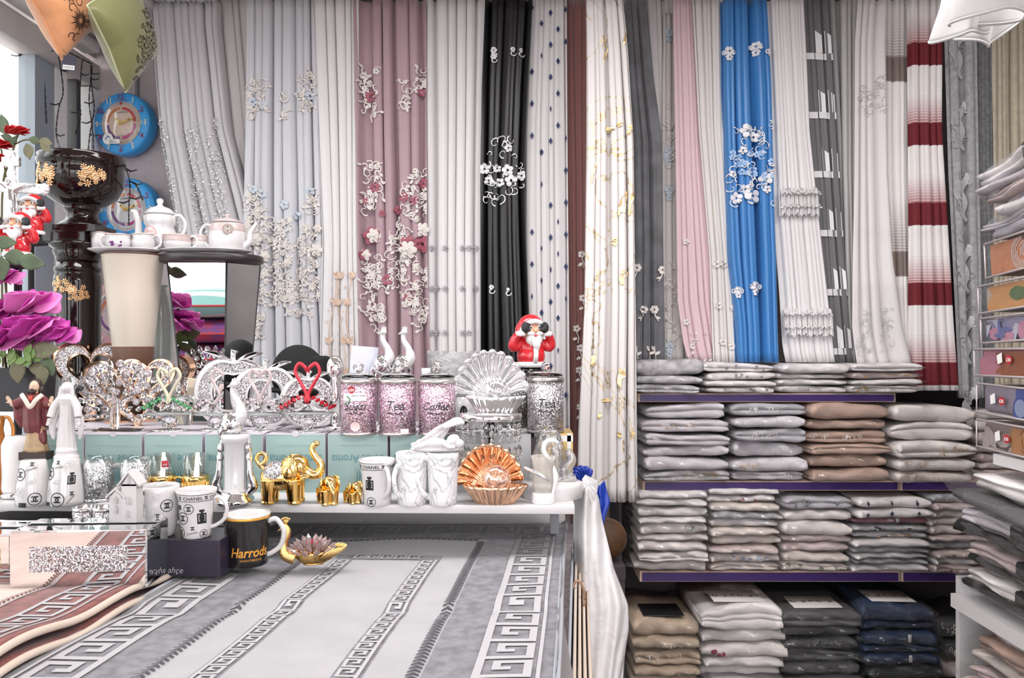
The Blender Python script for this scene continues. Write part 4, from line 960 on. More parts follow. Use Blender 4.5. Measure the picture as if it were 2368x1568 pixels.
def bottle(m, x, y, s, mp, m2):
    for q in ((x-s*.5, x+s*.5, y-s*.7, y+s*.45), (x-s*.12, x+s*.12, y+s*.45, y+s*.6), (x-s*.28, x+s*.28, y+s*.6, y+s*.85)):
        rect(m, *q, mp)
    m2.stroke([(x-s*.32, y-s*.4), (x+s*.32, y-s*.4), (x+s*.32, y+s*.25), (x-s*.32, y+s*.25)], s*.06, lambda a, b: tuple(Vector(mp(a, b))*1.0+Vector((0, -.35, 0))), closed=True)
def handle(g, side, x0, zt, zb, out, r, m, y=0, flat=.8, rot=0):
    pts = [(x0-4, y, zt), (x0+out*.5, y, zt+r*1.2), (x0+out*.95, y, zt-(zt-zb)*.18), (x0+out, y, lerp(zt, zb, .45)), (x0+out*.8, y, lerp(zt, zb, .75)), (x0+out*.3, y, zb+r*.5), (x0-5, y, zb-r*.5)]
    q = smooth_path(pts, 6); mb = g.mb(); mb.at(rz=(0 if side > 0 else PI)+rot); mb.tube(q, r, 10, flat); return g.b(mb, 'handle', m)
def smooth_path(p, n=6):
    p = [Vector(q) for q in p]; out = []
    for i in range(len(p)-1):
        a, b, c, d = p[max(0, i-1)], p[i], p[i+1], p[min(len(p)-1, i+2)]
        for j in range(n):
            t = j/n; out.append(.5*((2*b)+(c-a)*t+(2*a-5*b+4*c-d)*t*t+(3*b-a-3*c+d)*t**3))
    return out+[p[-1]]
def logo_marks(g, mp, h, spec):
    m, m2, m3 = g.mb(), g.mb(), g.mb()
    for s_ in spec:
        kd, x, z = s_[:3]; q = s_[3]
        if kd == 'C': cc(m, x, z, q, mp, ring=True)
        elif kd == 'c': cc(m3, x, z, q, mp, ring=True)
        elif kd == 'n': cc(m, x, z+q*.5, q*.8, mp); m.text('CHANEL', x, z-q*1.4, q*.95, mp, rot=s_[4] if len(s_) > 4 else 0)
        elif kd == 'l': lips(m3, x, z, q, mp)
        elif kd == 'b': bottle(m, x, z, q, mp, m2)
        elif kd == 'k': rect(m, x-q, x+q, z-q*.6, z+q*.6, mp)
        elif kd == 'T':
            for dz in (0, 15): m.stroke([(x+i*6-q, z+dz) for i in range(int(q/3)+1)], 1.2, mp)
            for i in range(-1, 2):
                m.text('CHANEL', x+i*62+8, z+3, 11, mp, sx=1.05, bold=.01); cc(m, x+i*62-24, z+7.5, 5.2, mp)
    g.b(m, 'printed_emblems', INK, recalc=False, kind='stuff')
    if m3.v: g.b(m3, 'pale_printed_marks', INKG, recalc=False, kind='stuff')
    if m2.v: g.b(m2, 'bottle_outline', M('white_ink', (.6, .6, .6), .4), recalc=False)
def mug(label, xl, xr, yt, yb, D, mat, rb=None, flare=0, belly=0, hs=1, inner=None, group='mugs', rz=0, hrot=0, hout=None, upside=False, hz=(.78, .22), hw=4.6, name='mug'):
    g = G(name, label, 'mug', (xl+xr)/2, yb, D, group, rz=0); h = (yb-yt); rt = (xr-xl)/2-flare*.96; rb = rb or rt
    prof, R_ = mug_prof(rb, rt, h, 4, flare, belly); m = g.mb()
    if upside: prof = [(r, h-z) for r, z in prof]
    m.lathe(prof, 48); g.b(m, 'cup', mat)
    if upside: RR = lambda t: R_(1-t)
    else: RR = R_
    if hs: handle(g, hs, RR(.5)-1, h*hz[0], h*hz[1], hout or h*.28, hw, mat, rot=hrot)
    g.h, g.R = h, RR; return g
# ---- printed mugs
KAOL = M('white_bone_china', (.63, .605, .61), .1, coat=.4)
g = mug('white printed mug upside down under the dark red robed statuette', 40, 116, 1062, 1165, 1.855, KAOL, rb=26, belly=3, hs=0, upside=True)
mp = cyl_map(g.R, g.h); logo_marks(g, mp, g.h, [('C', -14, 72, 9), ('n', 12, 92, 7, .3), ('l', 15, 56, 10), ('c', -11, 33, 7), ('C', 22, 17, 9), ('k', -4, 4, 9), ('n', -33, 50, 7, -1.2), ('l', -34, 10, 8), ('k', -36, 80, 5)])
g = mug('white printed mug upside down under the white robed statuette', 113, 196, 1060, 1163, 1.86, KAOL, rb=27, belly=3, hs=0, upside=True)
mp = cyl_map(g.R, g.h); logo_marks(g, mp, g.h, [('C', -26, 72, 9), ('n', -4, 94, 7, .2), ('l', -4, 54, 10), ('b', 28, 60, 17), ('c', -28, 33, 7), ('C', 0, 15, 10), ('k', -26, 4, 8), ('n', 30, 24, 7, .9), ('c', 20, 93, 6)])
g = mug('white mug with black flacon and lip prints, left one standing on the black box', 326, 413, 1122, 1237, 1.664, KAOL, rb=33, belly=3, hs=1, hout=22, hrot=.5)
mp = cyl_map(g.R, g.h); logo_marks(g, mp, g.h, [('k', -26, 104, 8), ('l', 8, 94, 11), ('c', -22, 74, 8), ('C', 33, 74, 9), ('n', 12, 48, 8, .25), ('C', -20, 30, 10), ('b', 8, 14, 17), ('l', 34, 32, 8), ('c', -36, 46, 7), ('C', -42, 96, 8)])
g = mug('white flared mug with lettered band and flacon print, right one on the black box', 408, 500, 1131, 1240, 1.653, KAOL, rb=33, flare=5, hs=1, hout=34)
mp = cyl_map(g.R, g.h); logo_marks(g, mp, g.h, [('T', 0, 87, 60), ('k', -32, 72, 9), ('C', -3, 70, 7.5), ('b', 26, 50, 21), ('C', -19, 48, 9), ('n', 5, 22, 7, .2), ('C', -27, 15, 8), ('C', 29, 12, 6)])
g = mug('white flared mug with printed flacon beside the smallest gold elephant', 830, 915, 1062, 1166, 1.848, KAOL, rb=32, flare=5, hs=1, hout=26, hrot=-.95, hw=5.5)
mp = cyl_map(g.R, g.h); logo_marks(g, mp, g.h, [('T', -18, 84, 40), ('b', -13, 52, 20), ('C', -9, 11, 7), ('n', 38, 62, 6, 1.2), ('n', -40, 20, 6, -1)])
# black mug
g = mug('black mug with gold script and white inside, standing on the grey rug', 520, 623, 1186, 1303, 1.70, BLACK, rb=47, hs=1, hout=36, hz=(.82, .2), hw=6)
o = g.o.children[-1]; o.data = o.data.copy(); o.data.materials.clear(); o.data.materials.append(KAOL); o['label'] = 'white handle'
m = g.mb(); m.lathe([(1, 6), (g.R(.1)-4.8, 6.5), (g.R(.98)-4.8, 116.5), (g.R(1)-1, 118.5), (g.R(1)+.6, 117.5), (g.R(1)+.6, 113.5)], 48, cap=False); g.b(m, 'white_lining', KAOL)
m = g.mb(); m.lathe([(g.R(.9)+.4, 107.5), (g.R(.92)+.7, 108), (g.R(.96)+.7, 112.5), (g.R(.96)+.4, 113)], 48, cap=False); g.b(m, 'gold_band', M('amber_gold', (.8, .42, .07), .3, .4))
mp = cyl_map(g.R, g.h); m = g.mb(); m.text('Harrods', 22, 26, 30, mp, shear=.22, sx=.86, bold=.02); m.stroke([(-14, 36), (40, 42)], 2, mp); m.text('KNIGHTSBRIDGE', 24, 16, 6.5, mp); g.b(m, 'gold_script', M('amber_ink', (.72, .33, .04), .4, .2), recalc=False)
# marble mugs
MARB = marble('grey_marble_glaze', (.76, .74, .75), (.42, .42, .45), 18, .15, .02)
mug('tall grey marbled mug, left of the pair under the sleeping angel', 915, 990, 1046, 1166, 1.848, MARB, rb=33, hs=-1, hout=22, hrot=.9, hz=(.72, .2), hw=6)
g = mug('tall grey marbled mug with curled handle, right of the pair under the sleeping angel', 986, 1062, 1045, 1166, 1.848, MARB, rb=32, hs=-1, hout=30, hrot=.45, hz=(.85, .18), hw=7)
# glitter mugs
for lab, a, b, hs in (('clear mug filled with silver glitter, left of the pair, curled glass handle', 193, 262, 1), ('clear mug filled with silver glitter, right of the pair, beside tea glasses', 281, 345, 0)):
    g = G('glitter_mug', lab, 'mug', (a+b)/2, 1156, 1.89, 'mugs'); r = (b-a)/2; m = g.mb(); m.lathe([(r-1, 6), (r-1, 88)], 40); g.b(m, 'glitter_fill', GLIT)
    m = g.mb(); m.lathe([(0, 0), (r+.5, 0), (r+.5, 97), (r-1.5, 97), (r-2, 89)], 40, cap=False); g.b(m, 'glass_wall', THING)
    m = g.mb(); m.lathe([(0, .5), (r+.8, .5), (r+.8, 6), (0, 6)], 40); g.b(m, 'silver_foot', CHROME)
    if hs: m = g.mb(); m.tube(smooth_path([(r-2, 0, 76), (r+14, 0, 80), (r+25, 0, 62), (r+18, 0, 40), (r+8, 0, 30), (r+20, 0, 18), (r+30, 0, 26), (r+24, 0, 34)], 6), [5, 5.5, 5, 4.5, 4.5, 4, 4, 3], 10); g.b(m, 'handle', M('milky_glass', (.75, .73, .74), .08, trans=.6))
# tea glasses
for lab, x in (('clear tea glass in gold filigree holder with red tag', 374), ('clear tea glass in gold filigree holder beside the peacock column', 452)):
    g = G('tea_glass', lab, 'glass', x, 1146, 1.945, 'tea glasses in gold holders'); m = g.mb(); m.lathe([(0, 4), (26, 4), (29, 96), (27.5, 96), (24.5, 7), (0, 7)], 36); g.b(m, 'glass', THING)
    m = g.mb(); m.lathe([(22, 0), (30, 2), (27, 6), (28.5, 12), (28.5, 32), (30.5, 34), (30.5, 46), (28, 48)], 36, cap=False)
    for i in range(18):
        a = i*2*PI/18; m.tube([(29*cos(a), 29*sin(a), 10), (29.5*cos(a+.17), 29.5*sin(a+.17), 32)], 1.3, 5); m.tube([(29*cos(a+.17), 29*sin(a+.17), 10), (29.5*cos(a), 29.5*sin(a), 32)], 1.3, 5)
    g.b(m, 'gold_holder', GOLD); m = g.mb(); m.tube(smooth_path([(-28, 0, 40), (-44, 0, 42), (-52, 0, 26), (-44, 0, 10), (-28, 0, 8)], 5), 2.4, 8); g.b(m, 'handle', GOLD)
    m = g.mb()
    for i in range(9): a = -PI+i*PI/8; m.gem((30*cos(a), 30*sin(a), 22), 3.2)
    g.b(m, 'amber_stones', M('amber_stone', (.75, .22, .05), .05, trans=.5))
    if x < 400: m = g.mb(); m.rbox(20, -28.5, 76, 16, .8, 18, .3, 1); q = g.b(m, 'red_tag', M('tag_red', (.45, .02, .03), .4)); m = g.mb(); m.box(20, -29.2, 68, 16, .5, 5); g.b(m, 'tag_strip', M('label_white'), q); m = g.mb(); m.text('any', 20, 74, 8, lambda x_, z_: (x_, -29.4, z_)); g.b(m, 'tag_print', M('label_white'), q, recalc=False)
# ---- canisters
def canister(label, xl, xr, yt, yb, D, gm, word, knob=13, group='glitter canisters'):
    g = G('canister', label, 'canister', (xl+xr)/2, yb, D, group); r = (xr-xl)/2; h = yb-yt; m = g.mb(); m.lathe([(r-1.5, 4), (r-1.5, h-8)], 56); g.b(m, 'glitter_body', gm)
    for z0, z1 in ((0, 7), (h-10, h)): m = g.mb(); m.lathe([(r-3, z0), (r, z0+.5), (r, z1-.5), (r-3, z1)], 56); g.b(m, 'steel_band', STEEL)
    m = g.mb(); m.lathe([(0, h+.5), (r-4, h+.5), (r-3, h+4), (r-8, h+9), (r*.5, h+13), (0, h+14)], 48); q = g.b(m, 'glass_lid', GLASS)
    m = g.mb(); m.gem((0, 0, h+16+knob*.8), knob, 2); g.b(m, 'crystal_knob', CRYS, q)
    mp = cyl_map(lambda t: r, h)
    if word: m = g.mb(); m.text(word, 2, h*.46, 30 if len(word) < 5 else 26, mp, shear=.32, sx=.95); m.stroke([(-18+i*3, h*.40+2*sin(i*1.3)) for i in range(13)], 1.8, mp); g.b(m, 'script_word', INK, recalc=False)
    return g, mp, h
for lab, a, b, wd in (('pink glitter canister lettered Sugar with a red price sticker', 787, 872, 'Sugar'), ('pink glitter canister lettered Tea between Sugar and Coffee', 876, 963, 'Tea'), ('pink glitter canister lettered Coffee', 967, 1055, 'Coffee')):
    g, mp, h = canister(lab, a, b, 876, 1004, 1.99, GLITP, wd)
    m = g.mb(); m.rbox(22 if wd != 'Sugar' else 0, -44.2, 12 if wd != 'Sugar' else 20, 18, .8, 10, .3, 1) if wd == 'Tea' else None
    if wd == 'Tea': g.b(m, 'white_sticker', M('label_white'))
    if wd == 'Sugar':
        m = g.mb(); m.disc(0, 22, 11, lambda x, z: mp(x, z), 20); g.b(m, 'round_sticker', M('pale_pink_label', (.75, .55, .55), .5), recalc=False)
        mq = cyl_map(lambda t: 43.6, h)
        m = g.mb(); m.poly([(-30, 80), (26, 80), (26, 98), (-30, 98)], mq) if False else None
        m = g.mb()
        for i in range(7): m.poly([(-30+8*i, 80), (-22+8*i, 80), (-22+8*i, 97), (-30+8*i, 97)], mq)
        lb = g.b(m, 'offer_label', M('label_white'), recalc=False)
        mr = cyl_map(lambda t: 44.2, h); m = g.mb(); m.text('SPECIAL OFFER', 8, 90, 4.6, mr); g.b(m, 'label_print', INK, lb, recalc=False)
        m = g.mb(); m.stroke([(-28+16*cos(a*.1), 82+9*sin(a*.1)) for a in range(-16, 12)], 2.5, mr); g.b(m, 'green_mark', M('green_ink', (.02, .2, .08), .5), lb, recalc=False)
        m = g.mb(); m.disc(-8, 105, 8.5, mr, 20); pr = g.b(m, 'price_sticker', M('tag_red'), recalc=False); m = g.mb(); m.text('£30', -8, 102, 8, cyl_map(lambda t: 44.8, h), bold=.03); g.b(m, 'price', M('label_white'), pr, recalc=False)
canister('silver glitter canister lettered Tea at the right end beside the marbled curtain', 1218, 1305, 872, 998, 2.02, GLIT, 'Tea', 11)
canister('dark glitter canister behind the clear shell, left of the silver one', 1136, 1222, 868, 993, 2.14, GLITD, None, 11)
BALL = film('clear_ball', .16, (.93, .92, .92), 3, .0, .02, .6)
# ---- scallop shells holding a ball
def shell(label, cx, yb, D, mat, ballm, w, hh, fan_h, group, base=True):
    g = G('shell_ornament', label, 'ornament', cx, yb, D, group); ns = 13
    def bowl(u, v, grow=0):
        a = 2*PI*u; rib = 1.03-.09*(1-abs(cos(10*a))**.6); t = v
        r = lerp(.52, 1, t**.8)*(rib if t > .05 else 1); fw = w/2
        return (fw*r*cos(a), fw*.62*r*sin(a), hh*t+2*abs(cos(10*a))*t)
    m = g.mb(); m.grid(bowl, 156, 8, cu=True); m.add([bowl(i/156, 0) for i in range(156)], [tuple(range(156))]); q = g.b(m, 'lower_shell', mat); so = q.modifiers.new('s', 'SOLIDIFY'); so.thickness = 4*g.k; so.offset = -1
    def fan(u, v):
        a = lerp(-1.52, 1.40, u); rib = abs(sin(12*PI*u))**.6; r = v
        R0 = fan_h*(.97+.06*rib*v**6); x = -w*.10+R0*r*sin(a)*(.80 if a > 0 else .78); z = hh*.85+R0*r*max(-.02, cos(a))*1.0
        y = w*.10+24*sin(PI*min(1, r*.95))-12*r-7.0*rib*r**.8
        return (x, y, z)
    m = g.mb(); m.grid(fan, 156, 14, vs=[.08+.92*i/14 for i in range(15)]); q = g.b(m, 'upper_shell', mat, recalc=False); so = q.modifiers.new('s', 'SOLIDIFY'); so.thickness = 4*g.k
    m = g.mb(); br = w*.235; m.ell((w*.01, -w*.04, hh*.62+br*.95), br, 32, 20); g.b(m, 'crystal_ball', ballm)
    m = g.mb(); m.ell((w*.01, -w*.04, hh*.45), (br*.9, br*.8, hh*.25), 20, 8); g.b(m, 'ball_seat', mat)
    return g
shell('rose gold scallop shell dish holding a clear ball, on the front of the shelf', 1146, 1167, 1.86, ROSEG, BALL, 150, 44, 100, None)
SILG = M('silvered_glass', (.80, .79, .80), .06, .75, bump=(30, .1))
shell('silvered clear scallop shell dish holding a clear ball, raised behind the rose gold one', 1147, 960, 1.98, SILG, BALL, 136, 42, 112, None)
# stand under the clear shell with hanging crystals
g = G('crystal_stand', 'mirrored round stand with hanging crystal drops under the clear shell', 'stand', 1135, 1140, 1.93); m = g.mb(); m.lathe([(70, 168), (72, 170), (72, 184), (70, 185)], 40, sq=.7); g.b(m, 'mirrored_rim', CHROME)
m = g.mb(); m.lathe([(30, 0), (32, 4), (8, 8), (6, 60), (12, 66), (6, 74), (6, 168)], 20); g.b(m, 'stem', GLASS); m = g.mb(); m.gem((0, -4, 150), (24, 20, 22), 2); g.b(m, 'cut_ball', CRYS)
for i in range(11):
    a = PI+PI*i/10+.05; x, y = 66*cos(a), 46*sin(a); m = g.mb(); z = 165
    for j, r in enumerate((7, 9, 6)): m.gem((x, y, z-9-j*15), (r*.8, r*.5, r), 1)
    m.at(x, y, z-72).gem((0, 0, 0), (7, 4, 20), 1); g.b(m, 'crystal_drop', CRYS)
# ---- figures: gold elephants
def elephant(label, cx, yb, D, s, face, saddle, trunk_up, turn):
    g = G('elephant_figurine', label, 'figurine', cx, yb, D, 'gold elephants', rz=turn); m = g.mb()
    m.ell((-6*s, 0, 58*s), (44*s, 28*s, 31*s), 24, 16); m.ell((32*s, 0, 80*s), (25*s, 22*s, 25*s), 20, 14); m.ell((36*s, 0, 62*s), (14*s, 15*s, 12*s))
    for x in (-26, 26):
        for y in (-15, 15):
            m.tube([(x*s, y*s, 55*s), (x*s*1.05, y*s, 20*s), (x*s*1.08, y*s, 2*s)], [19*s, 15*s, 13.5*s], 14); m.ell((x*s*1.1, y*s, 5*s), (16*s, 15*s, 6*s))
    if trunk_up: tk = [(48, 70), (64, 62), (78, 66), (82, 84), (70, 100), (62, 116), (68, 128), (78, 129)]
    else: tk = [(48, 72), (62, 64), (70, 52), (70, 40), (64, 32), (68, 26)]
    m.tube(smooth_path([(x*s, 0, z*s) for x, z in tk], 6), [13*s, 10*s, 8*s, 6.5*s, 6.5*s], 12)
    ring = [(-40+0, 72), (-52, 84), (-58, 96), (-50, 108), (-38, 104), (-38, 92), (-48, 84)] if trunk_up else [(-38, 66), (-46, 52), (-46, 40)]
    m.tube(smooth_path([(x*s, 0, z*s) for x, z in ring], 6), 5*s, 8)
    for y in (-1, 1): m.ell((46*s, y*12*s, 58*s), (12*s, 3*s, 4*s))
    q = g.b(m, 'body', GOLD); remesh(q, 1.5*g.k, 9)
    for y in (-1, 1):
        m = g.mb(); m.at(18*s, y*25*s, 76*s, rz=y*.35).ell((0, 0, 0), (21*s, 4.5*s, 26*s), 16, 12, lambda a, b: 1+.12*sin(5*a)); m.at(16*s, y*28*s, 70*s, rz=y*.35).ell((0, 0, 0), (12*s, 4*s, 15*s)); g.b(m, 'ear', GOLD)
    for y in (-1, 1): m = g.mb(); m.ell((48*s, y*14*s, 82*s), 2.2*s, 8, 6); g.b(m, 'eye', BLACK)
    if saddle: m = g.mb(); m.ell((-13*s, 0, 66*s), (31*s, 30*s, 26*s), 28, 16); q = g.b(m, 'glitter_saddle', GLIT)
    for x in (-26, 26): m = g.mb(); m.lathe([(0, 0), (1, 0)], 6) if False else None
    return g
elephant('largest gold elephant with silver glitter saddle and raised trunk', 655, 1164, 1.856, 1.07, 0, True, True, .0)
elephant('middle gold elephant facing forward between the other two gold elephants', 757, 1166, 1.852, .66, 0, False, False, -1.05)
elephant('smallest gold elephant beside the flared printed mug', 815, 1164, 1.856, .50, 0, False, False, -.85)
# ---- santas are small figurines in red suits
def santa(label, cx, yb, D, s, rz=0, cover=True, legs=True):
    g = G('figurine', label, 'figurine', cx, yb, D, 'red suited white bearded figurines', rz=rz); wm = M('white_gloss', (.82, .80, .80), .2, coat=.3)
    m = g.mb(); m.ell((0, 0, 46*s), (33*s, 26*s, 30*s), 24, 16); m.ell((0, 0, 64*s), (28*s, 23*s, 24*s))
    for y in (-1, 1): m.tube(smooth_path([(y*24*s, 0, 76*s), (y*44*s, -4*s, 66*s), (y*43*s, -10*s, 84*s), (y*33*s, -17*s, 98*s)], 5), [11*s, 12*s, 10*s, 8*s], 12)
    q = g.b(m, 'red_coat', RED); remesh(q, 1.4*g.k, 3)
    m = g.mb(); m.lathe([(31*s, 20*s), (36*s, 21*s), (37*s, 27*s), (35*s, 32*s), (30*s, 33*s)], 28, sq=.8, cap=False); m.tube([(0, -27*s, 30*s), (1*s, -29*s, 50*s), (2*s, -25*s, 66*s)], 6*s, 8, .5); g.b(m, 'white_trim', wm)
    m = g.mb(); m.lathe([(30*s, 0), (32*s, 4*s), (27*s, 8*s), (30*s, 12*s), (26*s, 16*s), (28*s, 22*s)], 24, sq=.75); g.b(m, 'black_boots', BLACK)
    m = g.mb(); m.ell((0, -3*s, 103*s), (25*s, 22*s, 24*s), 22, 14); g.b(m, 'face', SKIN)
    m = g.mb(); m.ell((2*s, 2*s, 112*s), (30*s, 26*s, 29*s), 24, 14); m.ell((-12*s, 6*s, 100*s), (22*s, 20*s, 28*s)); q = g.b(m, 'red_hood', RED); remesh(q, 1.4*g.k, 3); q.location.y = 6*s*g.k
    m = g.mb(); m.tube(smooth_path([(-27*s, -6*s, 96*s), (-20*s, -18*s, 116*s), (0, -25*s, 124*s), (20*s, -18*s, 116*s), (27*s, -6*s, 96*s)], 6), 6*s, 10); g.b(m, 'hood_trim', wm)
    m = g.mb(); m.ell((1*s, -17*s, 84*s), (20*s, 12*s, 17*s), 20, 12, lambda a, b: 1+.06*sin(9*a)); m.tube(smooth_path([(1*s, -26*s, 88*s), (3*s, -27*s, 70*s), (5*s, -24*s, 54*s)], 5), [13*s, 10*s, 2*s], 10, .6)
    for y in (-1, 1): m.ell((y*9*s, -26*s, 97*s), (11*s, 5*s, 5*s)); 
    q = g.b(m, 'white_beard', wm); remesh(q, 1.4*g.k, 2)
    m = g.mb(); m.ell((0, -29*s, 103*s), (5*s, 5*s, 5*s)); g.b(m, 'nose', SKIN)
    m = g.mb(); m.ell((0, -29*s, 92*s), (4*s, 3*s, 2.4*s)); g.b(m, 'mouth', RED)
    for y in (-1, 1):
        m = g.mb(); m.ell((y*10*s, -23.5*s, 110*s), (4.5*s, 3*s, 5*s)); e = g.b(m, 'eye', wm); m = g.mb(); m.ell((y*10*s, -26*s, 110*s), (2.4*s, 1.6*s, 2.8*s)); g.b(m, 'pupil', BLACK, e)
        m = g.mb(); m.ell((y*10*s, -23*s, 119*s), (7*s, 3*s, 2.6*s)); g.b(m, 'eyebrow', wm)
    for y in (-1, 1):
        m = g.mb(); m.at(y*32*s, -17*s, 96*s).lathe([(9*s, -6*s), (12*s, -3*s), (12*s, 3*s), (9*s, 6*s)], 14); g.b(m, 'cuff', wm)
        m = g.mb(); m.ell((y*(23 if cover else 34)*s, -25*s, 110*s), (10*s, 8*s, 13*s)); 
        for i in range(4): m.tube([(y*((23 if cover else 34)-6+i*4)*s, -28*s, 112*s), (y*((21 if cover else 34)-7+i*4)*s, -30*s, (121-abs(i-1.5)*2)*s)], 3*s, 6)
        m.tube([(y*((23 if cover else 34)+7)*s, -26*s, 104*s), (y*((23 if cover else 34)-10)*s, -30*s, 104*s)], 3.2*s, 6)
        q = g.b(m, 'black_mitten', BLACKM); remesh(q, 1.3*g.k, 1)
    return g
santa('red suited bearded figurine holding black mittens beside its eyes, behind the silver canister', 1228, 870, 2.16, 1.02, rz=.35)
santa('red suited bearded figurine waving a black mitten, behind the silver crucifix', 72, 560, 2.24, .80, rz=.2, cover=False)
santa('red suited bearded figurine nearest the magenta roses, its hood edged white', 40, 612, 2.02, .88, rz=.1, cover=False)
st = thing('riser_stand', 'dark twin post riser behind the magenta roses carrying the two red suited figurines', 'stand', (-1.28, 2.30, 1.05)); zt = P(72, 560, 2.24).z; z2 = P(40, 612, 2.02).z
for q, zz in ((P(72, 560, 2.24), zt), (P(40, 612, 2.02), z2)):
    lx, ly = q.x+1.28, q.y-2.30; m = MB(); m.at(lx, ly, 0).lathe([(.05, 0), (.05, .008), (.008, .012), (.008, zz-1.062), (.042, zz-1.056), (.042, zz-1.05)], 20); m.build('disc_post', BLACKM, st)
t = G('riser_stand', 'small dark block lifting the mitten figurine above the canisters', 'stand', 1228, 1000, 2.16); m = t.mb(); m.box(0, 0, 62, 50, 44, 124); t.b(m, 'riser_block', BLACKM)
# ------------------------------------------------------------------ figurines, crystal and frames on the carton row
def face_marks(g, cx, cy, cz, s, hair=None, skin=None):
    for y in (-1, 1): m = g.mb(); m.ell((cx+y*3.2*s, cy-8.0*s, cz+1*s), (1.5*s, 1*s, .9*s), 8, 6); g.b(m, 'eye', BLACKM if hair else BISQUE)
    m = g.mb(); m.ell((cx, cy-9*s, cz-2.5*s), (1.4*s, 2*s, 3*s), 8, 6); g.b(m, 'nose', skin)
def hand5(m, x, y, z, dx, dz, s, sg):
    # palm with four fingers and a thumb, pointing along (dx, dz)
    n = math.hypot(dx, dz); dx, dz = dx/n, dz/n
    m.ell((x+dx*4*s, y, z+dz*4*s), (4.4*s, 2.2*s, 4.4*s), 10, 8)
    for i, l in enumerate((8, 9.5, 9, 7)):
        o = (i-1.5)*2.0*s; px_, pz_ = x+dx*7*s-dz*o, z+dz*7*s+dx*o
        m.tube([(px_, y, pz_), (px_+dx*l*.5*s, y-1*s, pz_+dz*l*.5*s), (px_+dx*l*s, y-2.4*s, pz_+dz*l*s)], [1.25*s, 1.1*s, .8*s], 6)
    m.tube([(x+dx*3*s+sg*dz*4*s, y, z+dz*3*s-sg*dx*4*s), (x+dx*6*s+sg*dz*7*s, y-1.5*s, z+dz*6*s-sg*dx*7*s)], [1.4*s, 1*s], 6)
CAPE = M('wine_robe', (.16, .025, .03), .45, var=(40, .4)); TUNIC = M('ochre_robe', (.46, .31, .17), .5, var=(40, .3)); FLESH = M('pale_flesh', (.66, .46, .34), .5); HAIRB = M('brown_hair', (.035, .018, .013), .5); CREAMC = M('cream_paint', (.70, .60, .52), .5)
g = G('robed_statuette', 'bearded statuette in dark red robe with open arms, on an upturned mug', 'statuette', 78, 1062, 1.88)
m = g.mb(); m.box(6, 0, 9, 62, 34, 18); g.b(m, 'dark_plinth', M('dark_plinth', (.035, .022, .02), .5))
fold = lambda n, a: (lambda q, j: 1+a*sin(n*q+j*.5))
m = g.mb(); m.at(6, 0, 0).lathe([(28, 18), (27, 24), (22, 50), (20, 90), (20, 120)], 40, fold(9, .06), sq=.62); q = g.b(m, 'ochre_tunic', TUNIC)
m = g.mb(); m.at(2, 0, 0).lathe([(2, 60), (22, 62), (25, 80), (25, 110), (26, 135), (20, 148), (9, 153)], 40, fold(7, .05), sq=.7)
m.at(); m.tube(smooth_path([(14, 0, 62), (24, -4, 40), (28, -4, 34)], 4), [16, 10, 4], 14, .7)
for sg, hz, hx in ((-1, 128, -42), (1, 128, 44)):
    m.tube(smooth_path([(sg*12, 0, 142), (sg*28, -4, 132), (hx*.98, -10, hz-2)], 5), [13, 12, 11], 14, .8)
    m.tube(smooth_path([(hx*.8, -4, hz), (hx*.8, -2, 100), (hx*.66, 0, 74)], 5), [10, 12, 4], 12, .5)
q = g.b(m, 'wine_robe', CAPE); remesh(q, 1.4*g.k, 2)
m = g.mb(); m.tube(smooth_path([(-22, -10, 150), (-8, -19, 138), (4, -20, 122), (16, -19, 138), (26, -10, 150)], 6), 5.5, 10, .7); g.b(m, 'cream_collar', CREAMC)
m = g.mb(); m.ell((3, -17, 142), (5, 3, 6)); g.b(m, 'heart_emblem', M('heart_red', (.5, .05, .03), .4))
for sg, x in ((-1, -46), (1, 44)):
    m = g.mb(); m.tube([(x*.8, -8, 126), (x, -12, 130)], [7, 5], 10); hand5(m, x, -12, 130, sg*.45, 1, 1.15, sg); q = g.b(m, 'hand', FLESH); remesh(q, .7*g.k, 1)
m = g.mb(); m.tube([(3, 0, 148), (3, 0, 162)], 7, 12); m.ell((3, -2, 168), (10.5, 11, 14), 18, 14); g.b(m, 'head', FLESH); face_marks(g, 3, -3, 169, 1.05, True, FLESH)
m = g.mb(); m.ell((3, 3, 172), (13, 12, 14.5), 18, 12); m.tube([(-8, 2, 168), (-11, 0, 150)], [6, 5], 10); m.tube([(14, 2, 168), (17, 0, 150)], [6, 5], 10); q = g.b(m, 'long_hair', HAIRB); q.location.y = 2.5*g.k
m = g.mb(); m.ell((3, -8, 158), (7.5, 6, 6.5), 14, 10); m.ell((3, -13, 162), (5, 2, 1.5)); g.b(m, 'beard', HAIRB)
g = G('robed_statuette', 'white statuette of a veiled woman with lowered hands, on an upturned mug', 'statuette', 154, 1062, 1.875)
m = g.mb(); m.at(0, 0, 0).lathe([(28, 0), (28, 8), (24, 10), (24, 14)], 32, sq=.8); m.ell((0, 0, 20), (24, 20, 14), 24, 14); m.lathe([(22, 20), (21, 40), (18, 70), (16, 100), (15, 125), (18, 140), (10, 152)], 48, fold(11, .05), sq=.75)
for sg in (-1, 1):
    m.tube(smooth_path([(sg*10, 0, 144), (sg*26, -4, 122), (sg*32, -10, 98)], 5), [9, 9, 8], 12); m.tube(smooth_path([(sg*20, 2, 130), (sg*33, 0, 80), (sg*30, 0, 46)], 6), [8, 9, 3], 10, .5)
    hand5(m, sg*33, -12, 96, sg*.2, -1, 1.1, sg)
m.tube([(0, 0, 146), (0, 0, 160)], 7, 12); m.ell((0, -3, 163), (9.5, 10, 12.5), 18, 14); m.ell((0, 3, 164), (14, 12, 15), 18, 12)
